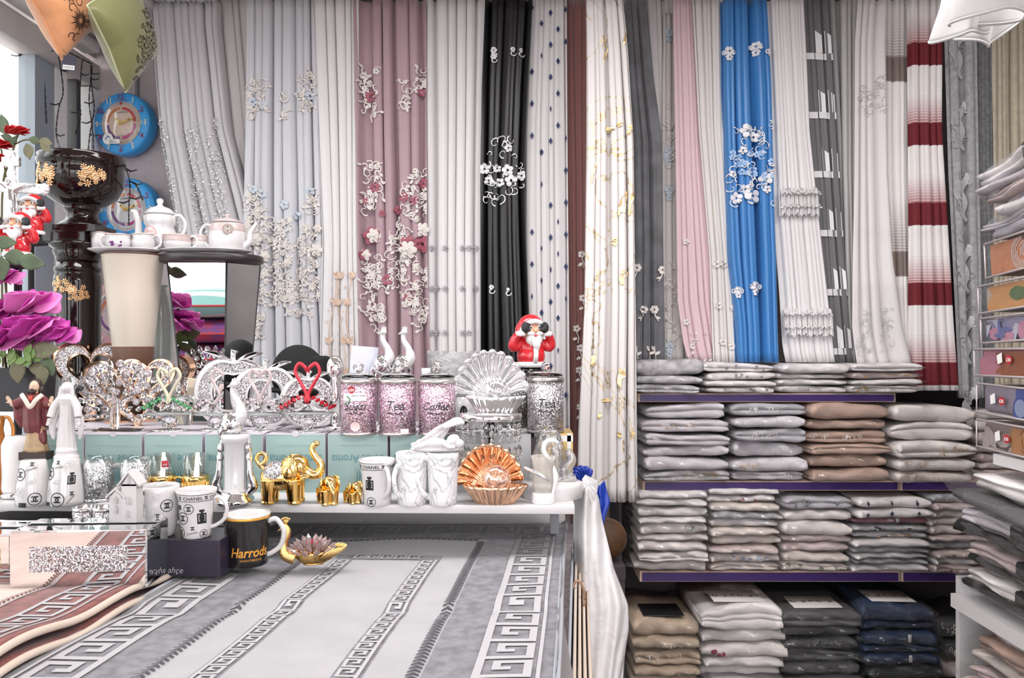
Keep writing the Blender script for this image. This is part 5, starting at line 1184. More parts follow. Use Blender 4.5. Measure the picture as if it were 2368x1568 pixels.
for sg in (-1, 1): m.tube(smooth_path([(sg*11, 0, 168), (sg*14, -2, 145), (sg*16, 0, 120)], 5), [5, 6, 4], 10, .7)
q = g.b(m, 'veiled_figure', BISQUE); remesh(q, 1.0*g.k, 1)
for y in (-1, 1): m = g.mb(); m.ell((y*3.2, -12.0, 165), (1.5, .9, .8), 8, 6); g.b(m, 'eye', M('bisque_shade', (.5, .47, .47), .6))
m = g.mb(); m.ell((0, -13, 161), (1.3, 1.8, 2.8), 8, 6); g.b(m, 'nose', BISQUE)
# clear angel behind
g = G('angel_figurine', 'clear acrylic winged angel figurine behind the white robed statuette', 'figurine', 162, 992, 2.06); ACR = M('acrylic', (.90, .90, .93), .05, trans=.85, ior=1.3)
m = g.mb(); m.lathe([(32, 0), (33, 3), (26, 20), (16, 55), (11, 75), (13, 88), (7, 96)], 32, fold(8, .06), sq=.7); m.ell((0, 0, 108), (11, 11, 14), 18, 12); q = g.b(m, 'robed_body', ACR)
for sg, a in ((-1, .0), (1, .3)):
    m = g.mb()
    for i in range(8): m.tube(smooth_path([(sg*8, 8, 84), (sg*(18+i*2.2), 12, 100-i*4+10), (sg*(24+i*2.4)*(.8 if sg > 0 else 1), 14, 132-i*14)], 4), [3, 3.4, 1.2], 8, .5)
    g.b(m, 'wing', ACR)
# ---- heart and apple frames
def heart_o(s, cx=0, cz=0, n=48):
    return [(cx+s*16*sin(t)**3/16, cz+s*(13*cos(t)-5*cos(2*t)-2*cos(3*t)-cos(4*t))/16) for t in [2*PI*i/n for i in range(n)]]
def frame(kind, label, cx, yb, D, s, rz, shellm, group, lift=0):
    g = G(kind+'_frame', label, 'ornament', cx, yb, D, group, rz=rz); up = s*1.02+lift
    if kind == 'heart': f = lambda k: [(x, z+up) for x, z in heart_o(s*k)]
    else: f = lambda k: [(s*k*(1-.16*math.exp(-((t-PI/2)/.30)**2)-.05*math.exp(-((t-3*PI/2)/.3)**2))*cos(t)*1.0, s*1.0+s*k*(1-.16*math.exp(-((t-PI/2)/.30)**2)-.05*math.exp(-((t-3*PI/2)/.3)**2))*sin(t)) for t in [2*PI*i/48+.001 for i in range(48)]]
    d = s*(.55 if kind == 'apple' else .36)
    m = g.mb(); m.ringp(f(1.0), f(.90), -d/2, d/2); m.ringp(f(.60), f(.54), -d/2, d/2); g.b(m, 'outer_shell', shellm, bevel=1.6*g.k)
    m = g.mb(); m.ringp(f(.91), f(.595), -d/2+2.5, d/2-2.5); g.b(m, 'glitter_band', GLIT)
    if kind == 'apple':
        m = g.mb(); m.tube([(0, 0, s*1.80), (1, 0, s*2.0), (4, -2, s*2.14)], [s*.09, s*.07, s*.10], 12); g.b(m, 'silver_stem', CHROME)
        for sg in (-1, 1):
            m = g.mb(); m.grid(lambda u, v: (sg*s*(.06+.72*u), (v-.5)*s*.40*sin(PI*u**.8)-2-8*u, s*(1.84+.26*sin(PI*u*.9)*.5+.20*u)-abs(v-.5)*s*.22*sin(PI*u)), 16, 8); q = g.b(m, 'silver_leaf', CHROME, recalc=False); so = q.modifiers.new('s', 'SOLIDIFY'); so.thickness = 3.5*g.k
    else:
        m = g.mb(); m.box(0, 0, 3, s*.7, d*1.1, 6); m.box(0, 0, (lift+10)/2+3, s*.22, d*.8, lift+12); g.b(m, 'foot', shellm)
    return g
SPARK = M('frosted_sparkle', (.80, .77, .78), .5, bump=(900, .6, .001))
HG, AG = 'rose gold heart frames', 'white apple frames'
frame('heart', 'largest rose gold heart frame with silver glitter, in front of the cream vase', 212, 971, 2.34, 82, .30, ROSEG, HG, 34)
frame('heart', 'middle rose gold heart frame behind the crystal peacock', 272, 979, 2.25, 72, .30, ROSEG, HG, 18)
frame('heart', 'rose gold heart frame at right, behind the green beaded swans', 340, 975, 2.29, 62, .25, ROSEG, HG, 36)
frame('heart', 'smallest rose gold heart frame, low behind the crystal peacock', 318, 990, 2.17, 44, .2, ROSEG, HG)
frame('apple', 'largest white apple frame with silver leaves, leftmost of the three', 538, 990, 2.24, 84, .42, SPARK, AG)
frame('apple', 'middle white apple frame with silver leaves', 612, 990, 2.17, 74, .42, SPARK, AG)
frame('apple', 'smallest white apple frame, behind the red beaded swans', 712, 990, 2.11, 62, .42, SPARK, AG)
# ---- crystal peacock: fan of faceted drops
g = G('crystal_peacock', 'fan-tailed crystal ornament of faceted drops on an oval glass base', 'ornament', 268, 999, 2.05)
m = g.mb(); m.rbox(6, 0, 4, 104, 40, 8, 3); g.b(m, 'glass_base', GLASS)
m = g.mb(); m.tube(smooth_path([(0, -6, 8), (0, -6, 40), (3, -8, 66), (-2, -12, 92)], 5), [9, 10, 7, 4], 12); m.gem((-2, -14, 98), 8, 2); g.b(m, 'crystal_body', CRYS)
rgk = random.Random(5); drop = None
IRID = M('iridescent_crystal', (.95, .86, .90), .02, trans=.7, ior=1.7)
m = g.mb()
for ring, (r0, n, sz) in enumerate(((30, 7, 9), (50, 11, 10), (70, 15, 11), (90, 17, 11), (110, 17, 12))):
    for i in range(n):
        a = lerp(-1.62, 1.62, i/(n-1)); x, z = r0*1.02*sin(a), 38+r0*cos(a)*(1.08); z = max(z, 14)
        if drop is None:
            q = g.mb(); q.lathe([(0, -12), (5.2, -5), (6, 0), (4.4, 7), (0, 14)], 6, smooth=False); drop = g.b(q, 'crystal_drop', CRYS); o = drop
            q = g.mb(); q.at(rx=PI/2).lathe([(0, -4), (6, -2), (9, 0), (6, 2), (0, 4)], 10, smooth=False); disc_ = q.build('crystal_disc', IRID, g.o); dme = disc_.data; bpy.data.objects.remove(disc_)
        else:
            o = drop.copy(); COL.objects.link(o); o.parent = g.o
            if (i+ring) % 3 == 0: o.data = dme; o.name = 'crystal_disc'
        o.location = Vector((x, 4+ring*3.5+rgk.uniform(-3, 3), z))*g.k; o.rotation_euler = (rgk.uniform(-.3, .3), a+rgk.uniform(-.2, .2), rgk.uniform(-.5, .5)); q_ = sz/10.5; o.scale = (q_, q_, q_)
# ---- swans in pairs on small mirrored stands
def swans(label, cx, yb, D, neckm, beadm, h, s, pair=True):
    g = G('swan_ornament', label, 'ornament', cx, yb, D, 'glass swans on round stands'); w_ = 56*s
    m = g.mb(); m.lathe([(38*s, 0), (39*s, 1), (39*s, 4), (38*s, 5)], 36, sq=.6); g.b(m, 'mirror_foot', MIRROR)
    m = g.mb(); m.gem((0, 0, 5+17*s), (20*s, 18*s, 17*s), 2); g.b(m, 'cut_crystal_ball', CRYS)
    zt = 5+35*s; m = g.mb(); m.lathe([(w_, zt), (w_+1, zt+1), (w_+1, zt+4), (w_, zt+5)], 48, sq=.6); g.b(m, 'glass_plate', M('plate_glass', (.86, .90, .89), .03, trans=.75))
    z0 = zt+6
    for sg in ((-1, 1) if pair else (-1,)):
        m = g.mb(); m.ell((sg*26*s, 0, z0+17*s), (27*s, 18*s, 17*s), 18, 12); m.tube([(sg*44*s, 0, z0+20*s), (sg*56*s, 0, z0+34*s)], [10*s, 3*s], 10); g.b(m, 'swan_body', CRYS)
        for yy in (-1, 1):
            for i in range(5): m = g.mb(); m.at(sg*(16+i*9)*s, yy*17*s, z0+(30-i*5)*s, ry=sg*.9).gem((0, 0, 0), (4.6*s, 3*s, 6.5*s), 1); g.b(m, 'wing_bead', beadm)
        nk = [(sg*6, 0, 18), (sg*2, 0, 36), (sg*14, 0, 62), (sg*26, 0, 86), (sg*18, 0, 104), (sg*5, 0, 96), (sg*2, 0, 84)] if pair else [(sg*2, 0, 18), (-sg*12, 0, 40), (-sg*2, 0, 62), (sg*8, 0, 84), (-sg*4, 0, 100), (-sg*18, 0, 92), (-sg*22, 0, 82)]
        m = g.mb(); m.tube(smooth_path([(x*s, -4, z0+z*s*h) for x, y, z in nk], 7), [6*s, 4.2*s, 3.8*s, 3.8*s, 4.2*s, 4.2*s, 1.5*s], 12); g.b(m, 'swan_neck', neckm)
    return g
PINKG = M('pale_pink_glass', (.92, .76, .78), .08, trans=.55); YELG = M('pale_yellow_glass', (.86, .80, .60), .15, trans=.3); REDG = M('ruby_glitter', (.55, .03, .05), .15, .3, bump=(500, .5, .001))
REDB = M('ruby_glass', (.75, .02, .04), .04, trans=.5); GRNB = M('emerald_glass', (.10, .50, .18), .05, trans=.5)
swans('pair of glass swans with yellow necks forming a heart and green beads', 392, 998, 2.05, YELG, GRNB, .95, 1.0)
swans('single pale pink necked glass swan on a round stand behind the peacock column', 498, 997, 2.06, PINKG, PINKG, 1.08, .92, False)
swans('pair of pale pink necked glass swans in front of the middle apple frame', 602, 998, 2.05, PINKG, PINKG, .98, .96)
swans('pair of glass swans with ruby red necks and red beads', 712, 1000, 2.03, REDG, REDB, .98, 1.08)
# tall silver ornament and small pieces behind
g = G('silver_ornament', 'tall silver loop ornament with rounded head, right of the ruby swans', 'ornament', 775, 990, 2.12); m = g.mb(); m.ell((0, 0, 140), (20, 12, 28), 20, 14); m.tube(smooth_path([(0, 0, 118), (2, 0, 70), (-20, 0, 40), (-30, 0, 16)], 6), [9, 10, 9, 8], 12); m.lathe([(26, 0), (27, 4), (12, 10), (8, 30), (0, 40)], 20); q = g.b(m, 'body', CHROME); remesh(q, 1.8*g.k, 2)
g = G('velvet_hat', 'black velvet rounded hat behind the apple frames', 'hat', 690, 905, 2.42); m = g.mb(); m.ell((0, 0, 40), (62, 50, 68), 28, 16); m.rbox(40, 0, 50, 60, 60, 64, 8); q = g.b(m, 'crown', M('black_velvet', (.008, .008, .008), .9)); remesh(q, 2.5*g.k, 3); m = g.mb(); m.ell((4, 0, 4), (84, 70, 8), 32, 8); g.b(m, 'brim', M('black_velvet'))
t = thing('hat_post', 'dark post holding the black velvet hat behind the apple frames', 'stand', (P(690, 905, 2.42).x, 2.42, 1.05)); zz = P(690, 905, 2.42).z-1.05; MB().lathe([(.05, 0), (.05, .008), (.01, .012), (.01, zz-.004), (.03, zz)], 20).build('post', BLACKM, t)
g = G('white_card', 'plain bluish white card leaning behind the sugar canister', 'card', 838, 878, 2.13, rz=.3); m = g.mb(); m.at(ry=.08).box(0, 0, 38, 62, 3, 78); g.b(m, 'card_sheet', M('cool_white_card', (.66, .67, .76), .6)); m = g.mb(); m.box(0, 4, -60, 40, 30, 120); g.b(m, 'stand_block', M('label_white'))
# ---- white necked peacocks with silver bodies
def peacock(g, z0, s, body=CHROME):
    m = g.mb(); m.tube(smooth_path([(-2*s, 0, z0+20*s), (10*s, 0, z0+38*s), (7*s, 0, z0+58*s), (-4*s, 0, z0+78*s), (-4*s, 0, z0+96*s)], 7), [15*s, 13*s, 8*s, 6.5*s, 6*s], 14); m.ell((-3*s, -1*s, z0+98*s), (8*s, 8*s, 8*s)); m.tube([(-8*s, 0, z0+97*s), (-17*s, -2*s, z0+93*s)], [4*s, 1*s], 8)
    q = g.b(m, 'white_neck', WHITE); remesh(q, 1.1*g.k, 2)
    m = g.mb(); m.ell((-6*s, 0, z0+22*s), (22*s, 18*s, 24*s), 20, 14, lambda a, b: 1+.05*sin(7*a)*cos(6*b)); m.tube(smooth_path([(-14*s, 4*s, z0+24*s), (-26*s, 4*s, z0+6*s), (-26*s, 4*s, z0-14*s)], 5), [14*s, 11*s, 4*s], 12); q = g.b(m, 'silver_body', body); remesh(q, 1.3*g.k, 1)
    for i in range(3): m = g.mb(); m.ell((-6*s+i*4*s, 0, z0+108*s-abs(i-1)*2*s), (2*s, 2*s, 4*s), 8, 6); g.b(m, 'crest', WHITE)
for lab, x in (('white necked silver bodied bird figurine behind the Tea canister, left of the pair', 890), ('white necked silver bodied bird figurine between Tea and Coffee canister lids', 938)):
    g = G('bird_figurine', lab, 'figurine', x, 990, 2.13, 'white necked silver birds'); m = g.mb(); m.lathe([(22, 0), (22, 6), (16, 10), (14, 112), (18, 116)], 24); g.b(m, 'base', CHROME); peacock(g, 124, 1.0)
g = G('bird_column', 'white fluted column with silver base and white necked silver bird on top', 'ornament', 545, 1163, 1.86)
m = g.mb(); m.lathe([(30, 22), (29, 30), (27, 36), (27, 136), (30, 142), (33, 150), (33, 156), (28, 160)], 60, lambda a, j: 1-.10*abs(cos(10*a))*(2 <= j <= 3), cap=True); g.b(m, 'fluted_column', WHITE)
m = g.mb(); m.lathe([(42, 0), (43, 4), (41, 12), (34, 18), (33, 24), (30, 28)], 40); g.b(m, 'silver_base', CHROME)
for sg in (-1, 1):
    m = g.mb(); m.tube(smooth_path([(sg*30, -4, 24), (sg*44, -4, 40), (sg*36, -8, 70), (sg*34, -6, 110), (sg*30, 0, 150)], 6), [8, 11, 8, 6, 4], 12, 1, True)
    for i in range(5): m.ell((sg*(38-i*1.5), -6, 40+i*22), (8, 8, 11), 10, 8, lambda a, b: 1+.15*sin(4*a))
    q = g.b(m, 'silver_garland', CHROME); remesh(q, 1.4*g.k, 1)
peacock(g, 158, 1.18)
# ---- sleeping angel on the marble mugs
g = G('sleeping_angel', 'white figurine of a baby asleep inside a feathered wing, across two marbled mugs', 'figurine', 1010, 1046, 1.848)
m = g.mb(); m.ell((0, 0, 8), (62, 22, 9), 28, 12)
for i in range(7): m.tube(smooth_path([(-30+i*3, 10, 10+i*2), (-58+i*12, 14, 14+i*6), (-46+i*16, 10, 22+i*9)], 5), [4, 6, 2], 8, .6)
for i in range(8):
    m.tube(smooth_path([(-40+i*6, 14, 14), (-20+i*7, 18, 36+i*4), (10+i*6, 8, 58+i*2.4), (22+i*6, -4, 56+i*1.6)], 6), [5, 7, 6, 2.5], 8, .6)
m.ell((0, -10, 22), (26, 13, 13)); m.ell((36, -10, 26), (13, 12, 13)); m.tube([(-18, -12, 22), (-36, -14, 16), (-50, -12, 12)], [9, 7, 4], 10); m.tube([(14, -18, 24), (30, -22, 14), (44, -20, 14)], [6, 5, 4], 8); m.ell((50, -4, 20), (14, 14, 12))
for i in range(12): a = i*.52; m.ell((39+11*cos(a), -6+6*sin(a*1.7), 30+9*sin(a)), 4, 8, 6)
q = g.b(m, 'winged_baby', BISQUE); remesh(q, 1.0*g.k, 1)
m = g.mb(); m.ell((34, -22, 25), (2, 2, 1.6), 8, 6); g.b(m, 'nose', BISQUE)
# ---- crystal crown bowl, swan glass, clear figure, round tray
g = G('crown_bowl', 'cut crystal crown-rimmed bowl behind the Coffee canister', 'bowl', 1048, 990, 2.20); m = g.mb()
m.grid(lambda u, v: ((60-6*(1-v))*cos(2*PI*u), (60-6*(1-v))*sin(2*PI*u)*.8, 110*v+60+(9*abs(((u*16) % 1)*2-1) if v > .99 else 0)), 64, 6, cu=True, smooth=False); q = g.b(m, 'cut_wall', M('pressed_glass', (.93, .92, .93), .04, trans=.7, bump=(60, .6, .01))); so = q.modifiers.new('s', 'SOLIDIFY'); so.thickness = 4*g.k
m = g.mb(); m.lathe([(40, 0), (40, 6), (16, 14), (16, 46), (54, 62)], 32, sq=.8, cap=False); g.b(m, 'foot', GLASS)
g = G('swan_glass', 'silver glittered swan shaped glass holder at the right end of the shelf', 'ornament', 1256, 1164, 1.856); m = g.mb(); m.lathe([(24, 0), (27, 3), (26, 22), (24, 26)], 32, sq=.8); q = g.b(m, 'glitter_foot', M('frosted_sparkle'))
m = g.mb(); m.tube(smooth_path([(18, 0, 22), (27, 0, 60), (14, 0, 96), (2, 0, 122), (8, 0, 142), (24, -4, 146), (36, -6, 140)], 7), [9, 9, 7, 6, 6, 6, 1.5], 12); q = g.b(m, 'swan_neck', M('frosted_sparkle')); m = g.mb(); m.tube(smooth_path([(-44, -6, 84), (-20, -14, 74), (6, -16, 60), (22, -6, 44)], 6), [3, 5, 5, 3], 8); g.b(m, 'wing_edge', CHROME)
m = g.mb(); m.lathe([(22, 24), (26, 50), (24, 80), (28, 110)], 32, sq=.8, cap=False); g.b(m, 'glass_cup', M('amber_tint_glass', (.86, .80, .74), .05, trans=.6))
g = G('film_bag', 'loose clear plastic bag with star bow around the swan glass', 'bag', 1270, 1150, 1.93); m = g.mb(); rgn = random.Random(4)
m.grid(lambda u, v: ((44+8*sin(9*u*6.28+v*5)+6*sin(17*u*6.28))*(1-.55*v*v)*cos(2*PI*u), (22+4*sin(11*u*6.28))*(1-.5*v*v)*sin(2*PI*u), 150*v+4*sin(13*u*6.28+v*9)), 60, 14, cu=True); g.b(m, 'clear_film', FILM2, recalc=False)
m = g.mb()
for i in range(8): m.at(-10, -4, 164, ry=i*PI/4).gem((0, 0, 12), (4, 3, 12), 1)
g.b(m, 'star_bow', CRYS)
g = G('cake_stand', 'round white tray at the right end of the shelf under the clear figures', 'tray', 1276, 1150, 1.935); m = g.mb(); m.lathe([(66, 0), (70, 3), (72, 30), (70, 36), (66, 38)], 56, sq=.9); g.b(m, 'tray', WHITE)
g = G('crystal_figure', 'clear twisted crystal figure standing on the round white tray', 'figurine', 1302, 1112, 1.935); m = g.mb()
for x, h in ((-18, 78), (14, 70)):
    m.tube(smooth_path([(x, 0, 2), (x-8, 0, h*.35), (x+6, 0, h*.7), (x, 0, h)], 6), [14, 15, 12, 5], 12); m.ell((x, 0, h*.9), (9, 8, 12))
m.box(0, 0, 6, 60, 30, 12); q = g.b(m, 'figure', M('cast_glass', (.93, .93, .94), .05, trans=.8)); remesh(q, 1.8*g.k, 1)
# ---- pieces under the shelf at the left, on the rugs
g = G('carton', 'long black carton carrying the two printed mugs', 'box', 438, 1322, 1.665, None, rz=-.10); m = g.mb(); m.box(-10, 20, 43, 206, 120, 84); g.b(m, 'carton_body', M('black_card', (.022, .018, .035), .35), bevel=.0015); m = g.mb(); m.text('ahçe', -12, 8, 20, lambda a, b: (a, -40.6, b), shear=.3); g.b(m, 'script_word', M('grey_script', (.45, .44, .45), .4), recalc=False)
def mirror_box(label, x0, x1, yt, yb, D, panel, dep, rz):
    g = G('tissue_box', label, 'box', (x0+x1)/2, yb, D, None, rz=rz); w_, h = x1-x0, yb-yt; m = g.mb(); m.box(0, dep/2, h/2, w_-6, dep-6, h-6); g.b(m, 'core', BLACKM)
    for nm, q in (('front_mirror', (0, 0, h/2, w_, 4, h)), ('back_mirror', (0, dep, h/2, w_, 4, h)), ('side_mirror', (-w_/2, dep/2, h/2, 4, dep, h)), ('side_mirror', (w_/2, dep/2, h/2, 4, dep, h))): m = g.mb(); m.box(*q); g.b(m, nm, MIRROR, bevel=1.5*g.k)
    for yy in (.2, .8): m = g.mb(); m.box(0, dep*yy, h, w_, dep*.38, 4); g.b(m, 'top_mirror', MIRROR, bevel=1.2*g.k)
    m = g.mb(); m.box(0, -2.4, h*.52, w_*.72, 1.2, h*.44); g.b(m, 'glitter_panel', panel)
mirror_box('mirrored tissue box with silver glitter panel standing on the rust rug', 30, 334, 1228, 1362, 1.52, GLIT, 130, .06)
mirror_box('mirrored tissue box with gold glitter panel at the far left', -120, 22, 1238, 1358, 1.62, GLITG, 130, .0)
g = G('candle_house', 'small white ceramic house with snowy roof beside the printed mugs', 'ornament', 292, 1205, 1.60); m = g.mb()
m.box(14, 0, 44, 34, 34, 88); m.box(-16, 2, 30, 32, 34, 60); g.b(m, 'walls', BISQUE)
for cx, z0, hw, hh in ((14, 86, 22, 34), (-16, 58, 20, 24)):
    m = g.mb(); m.prism([(cx-hw-3, z0-4), (cx-hw-3, z0+2), (cx, z0+hh), (cx+hw+3, z0+2), (cx+hw+3, z0-4), (cx, z0+hh-7)], -21, 21); g.b(m, 'snowy_roof', BISQUE, bevel=.001)
    m = g.mb(); m.prism([(cx-hw+4, z0-2), (cx, z0+hh-8), (cx+hw-4, z0-2)], -17, 17); g.b(m, 'gable', BISQUE)
for x, z, w_ in ((14, 50, 14), (-16, 30, 9), (-16, 52, 9), (12, 20, 10), (14, 98, 7)):
    m = g.mb(); m.prism([(x-w_/2, z-9), (x-w_/2, z+5), (x, z+10), (x+w_/2, z+5), (x+w_/2, z-9)], -18.6, -16); g.b(m, 'window_frame', M('bisque_shade')); m = g.mb(); m.box(x, -19.5, z, 1.4, 1.4, 16); m.box(x, -19.5, z, w_, 1.4, 1.4); g.b(m, 'window_bar', BISQUE)
for lab, x in (('silver glitter candle holder under the shelf, left of the pair', 196), ('silver glitter candle holder under the shelf beside the white house', 243)):
    g = G('candle_holder', lab, 'candle holder', x, 1222, 1.80, 'glitter candle holders'); m = g.mb(); m.lathe([(24, 3), (26, 42)], 32); g.b(m, 'glitter_bowl', GLIT); m = g.mb(); m.lathe([(26.5, 42), (27, 43), (27, 50), (24, 50), (23, 44)], 32); g.b(m, 'silver_rim', CHROME); m = g.mb(); m.lathe([(24, 0), (25, 3), (0, 3.5)], 32); g.b(m, 'silver_foot', CHROME)
g = G('silver_tray', 'shallow polished silver tray under the left end of the shelf', 'tray', 95, 1210, 1.86); m = g.mb(); m.lathe([(0, 2), (70, 0), (110, 8), (122, 20), (126, 20), (112, 5), (70, -3)], 48, sq=.5); g.b(m, 'dish', CHROME); m = g.mb(); m.lathe([(40, -14), (41, -3)], 32, sq=.5); g.b(m, 'foot_ring', CHROME)
g = G('amber_jug', 'amber glass jug with a spout at the far left edge', 'jug', -6, 1142, 1.93); m = g.mb(); m.lathe([(20, 0), (28, 4), (36, 40), (34, 70), (18, 110), (12, 150), (16, 180), (14, 180), (10, 150), (15, 110), (30, 70), (32, 40), (20, 8)], 32); g.b(m, 'body', M('amber_glass', (.85, .32, .06), .05, trans=.6, bump=(30, .3, .01))); handle(g, 1, 12, 172, 90, 24, 4, M('amber_glass'))
g = G('glitter_jar', 'frosted glitter jar behind the amber jug', 'jar', 42, 1148, 1.93); m = g.mb(); m.lathe([(30, 4), (34, 20), (34, 120), (26, 140)], 36); g.b(m, 'jar_body', M('frosted_sparkle')); m = g.mb(); m.lathe([(34, 0), (36, 2), (36, 10), (34, 12)], 36); g.b(m, 'silver_ring', CHROME)
# gold peacock dish with crystal lotus
g = G('peacock_dish', 'gold bird shaped dish holding a pink crystal lotus, on the rug beside the black mug', 'dish', 720, 1303, 1.715)
def bowl(u, v):
    a = 2*PI*u; tail = max(0, cos(a)); return ((44+38*tail**2*(.5+.5*v))*cos(a)*(.45+.55*v), 30*sin(a)*(.45+.55*v), 2+26*v**1.6+10*tail**3*v+1.5*sin(30*a)*v)
m = g.mb(); m.grid(bowl, 96, 8, cu=True); m.add([bowl(i/96, 0) for i in range(96)], [tuple(range(96))]); q = g.b(m, 'dish', GOLD); so = q.modifiers.new('s', 'SOLIDIFY'); so.thickness = 3*g.k
for i in range(13): a = (i-6)*.16; m = g.mb(); m.tube([(40*cos(a), 30*sin(a), 14), (64*cos(a)+4, 36*sin(a), 30), (82*cos(a*.8), 34*sin(a), 42)], [3, 3.5, 1.2], 8, .6); g.b(m, 'tail_feather', GOLDR)
m = g.mb(); m.tube(smooth_path([(-36, -4, 14), (-58, -6, 24), (-62, -6, 50), (-52, -8, 72), (-56, -8, 84), (-62, -8, 86)], 6), [16, 15, 10, 7.5, 7, 7], 14); m.ell((-60, -8, 86), (9, 8, 8)); m.tube([(-66, -9, 84), (-76, -10, 76)], [4, 1], 8); q = g.b(m, 'neck_and_head', GOLDR); remesh(q, 1.2*g.k, 2)
for i in range(5): a = -.6+i*.3; m = g.mb(); m.tube([(-57, -8, 92), (-57+14*sin(a), -8, 92+14*cos(a))], [1.5, 1], 6); m.ell((-57+15*sin(a), -8, 92+15*cos(a)), 2.4, 8, 6); g.b(m, 'crest', GOLD)
LOT = M('pink_crystal', (.95, .72, .72), .03, trans=.75, ior=1.5)
for ring, (n, r, sz, tilt) in enumerate(((11, 36, 18, .95), (10, 26, 18, .65), (8, 15, 17, .35))):
    for i in range(n):
        a = 2*PI*i/n+ring*.3; m = g.mb(); m.at(r*cos(a)+2, r*sin(a)*.8-2, 26+ring*7, rz=a, ry=tilt).gem((0, 0, sz*.6), (5, 8, sz), 1); g.b(m, 'lotus_petal', LOT)
m = g.mb(); m.gem((2, -2, 44), (10, 10, 12), 1); g.b(m, 'ruby_centre', REDB)

# small pieces glimpsed between the frames and canisters
g = G('scent_bottle', 'clear glass stoppered bottle between the yellow necked swans and the apple frames', 'bottle', 420, 985, 2.20); m = g.mb(); m.rbox(0, 0, 36, 44, 24, 70, 4); g.b(m, 'glass_body', GLASS); m = g.mb(); m.lathe([(9, 72), (12, 80), (14, 108), (12, 110)], 10, smooth=False); g.b(m, 'stopper', CRYS)
g = G('bust_figurine', 'small cream robed bust behind the yellow necked swans', 'figurine', 446, 960, 2.40); m = g.mb(); m.lathe([(26, 0), (28, 4), (22, 14), (30, 40), (34, 66), (28, 84), (12, 94), (8, 104)], 28, lambda a, j: 1+.05*sin(5*a+j)); m.ell((0, 0, 114), (10, 10, 12)); m.ell((0, 4, 122), (8, 8, 7)); q = g.b(m, 'figure', M('cream_resin', (.62, .52, .40), .4)); remesh(q, 1.6*g.k, 2)
g = G('bottle', 'small clear bottle with white cap just behind the Coffee canister lid', 'bottle', 985, 990, 2.13); m = g.mb(); m.lathe([(16, 0), (18, 4), (18, 100), (9, 116), (9, 122)], 24); g.b(m, 'clear_body', GLASS); m = g.mb(); m.lathe([(11, 118), (11.5, 120), (11, 138), (9, 139)], 20); g.b(m, 'white_cap', WHITE)
g = G('cup', 'black and white cup with a gold handle left of the clear shell', 'cup', 1082, 992, 2.10); m = g.mb(); m.lathe([(22, 0), (28, 4), (30, 40), (28, 84), (25, 84), (26, 40), (20, 8), (0, 8)], 32); g.b(m, 'cup', WHITE); m = g.mb(); m.tube(smooth_path([(-24, -8, 76), (-30, -14, 92), (-18, -18, 104), (-6, -16, 96), (-10, -12, 80)], 5), 5, 8); g.b(m, 'gold_handle', GOLD); m = g.mb(); mp = cyl_map(lambda t: 30.6, 84); m.stroke([(-8+8*cos(i*.3), 34+20*sin(i*.3)) for i in range(22)], 5, mp, True); m.stroke([(-8, 54), (-8, 14)], 4, mp); g.b(m, 'black_motif', INK, recalc=False)
# ------------------------------------------------------------------ left side: urn, vases, tea sets, flowers, clocks, cushions
def stand_block(x, D, z, w_, label, mat=None):
    pass
ZT = 1.051      # back table top
def col_base(px, D): return 784+(CZ-ZT)*F/D
BLKC = M('black_red_glaze', (.012, .005, .005), .08, coat=.1, spec=.4); FLG = M('antique_gold', (.75, .50, .30), .22, 1)
def flower_cluster(g, pts, parent=None, s=1.0, name='gilt_flower', seed=1):
    rg = random.Random(seed); me = None
    for (x, y, z, nx, r) in pts:
        m = g.mb()
        if me is None:
            for i in range(7): a = 2*PI*i/7; m.at(cos(a)*.55, -.1, sin(a)*.55, ry=-a).ell((0, 0, 0), (.44, .30, .20), 6, 4)
            m.at(); m.ell((0, -.22, 0), .22, 6, 4); o = g.b(m, name, FLG, parent); me = o.data
        else:
            o = bpy.data.objects.new(name, me); COL.objects.link(o); o.parent = parent or g.o
        o.location = Vector((x, y, z))*g.k; o.rotation_euler = (0, rg.uniform(0, 6), nx); o.scale = (r, r*1.1, r)
DC = 2.40; yb_ = col_base(180, DC); H0 = yb_-564
g = G('pedestal_column', 'black glazed pedestal column with gilt flower band, carrying the bowl urn', 'pedestal', 180, yb_, DC, kind='thing')
m = g.mb(); m.box(-22, 0, H0+12, 128, 100, 26); q = g.b(m, 'square_capital', BLKC, bevel=.003)
m = g.mb(); m.lathe([(62, H0), (60, H0-6), (50, H0-14), (52, H0-20), (46, H0-34), (46, H0-40)], 48); g.b(m, 'moulded_neck', BLKC)
m = g.mb(); m.lathe([(44, H0-36), (44, H0-52), (49, H0-56), (49, H0-64), (45, H0-68), (49, H0-74), (50, H0-88), (48, H0-150), (48, H0-230), (52, 30), (60, 20), (62, 0)], 64); g.b(m, 'shaft', BLKC)
rgf = random.Random(3); pts = []
for i in range(34):
    a = -PI/2+rgf.uniform(-1.0, .9); pts.append((49*cos(a), 49*sin(a), H0-108+rgf.gauss(0, 9)+10*sin(a*2), a+PI/2, rgf.uniform(5, 9)))
flower_cluster(g, pts, seed=2)
g = G('bowl_urn', 'black glazed footed bowl urn with gilt flowers on the square pedestal', 'urn', 190, 541, DC)
m = g.mb(); m.box(-4, 0, 8, 118, 96, 15); m.lathe([(52, 15), (50, 20), (36, 30), (31, 44), (36, 52), (40, 56), (36, 60), (50, 66), (74, 84), (88, 112), (90, 138), (88, 150), (92, 156), (94, 166), (90, 172), (92, 177), (86, 178), (82, 170), (82, 140), (70, 100), (0, 80)], 64); g.b(m, 'bowl', BLKC)
pts = []
for i in range(60):
    a = -PI/2+rgf.choice((rgf.uniform(-1.2, -.2), rgf.uniform(.45, 1.0))); z = 122+rgf.gauss(0, 10); pts.append((88*cos(a), 88*sin(a), z, a+PI/2, rgf.uniform(6, 11)))
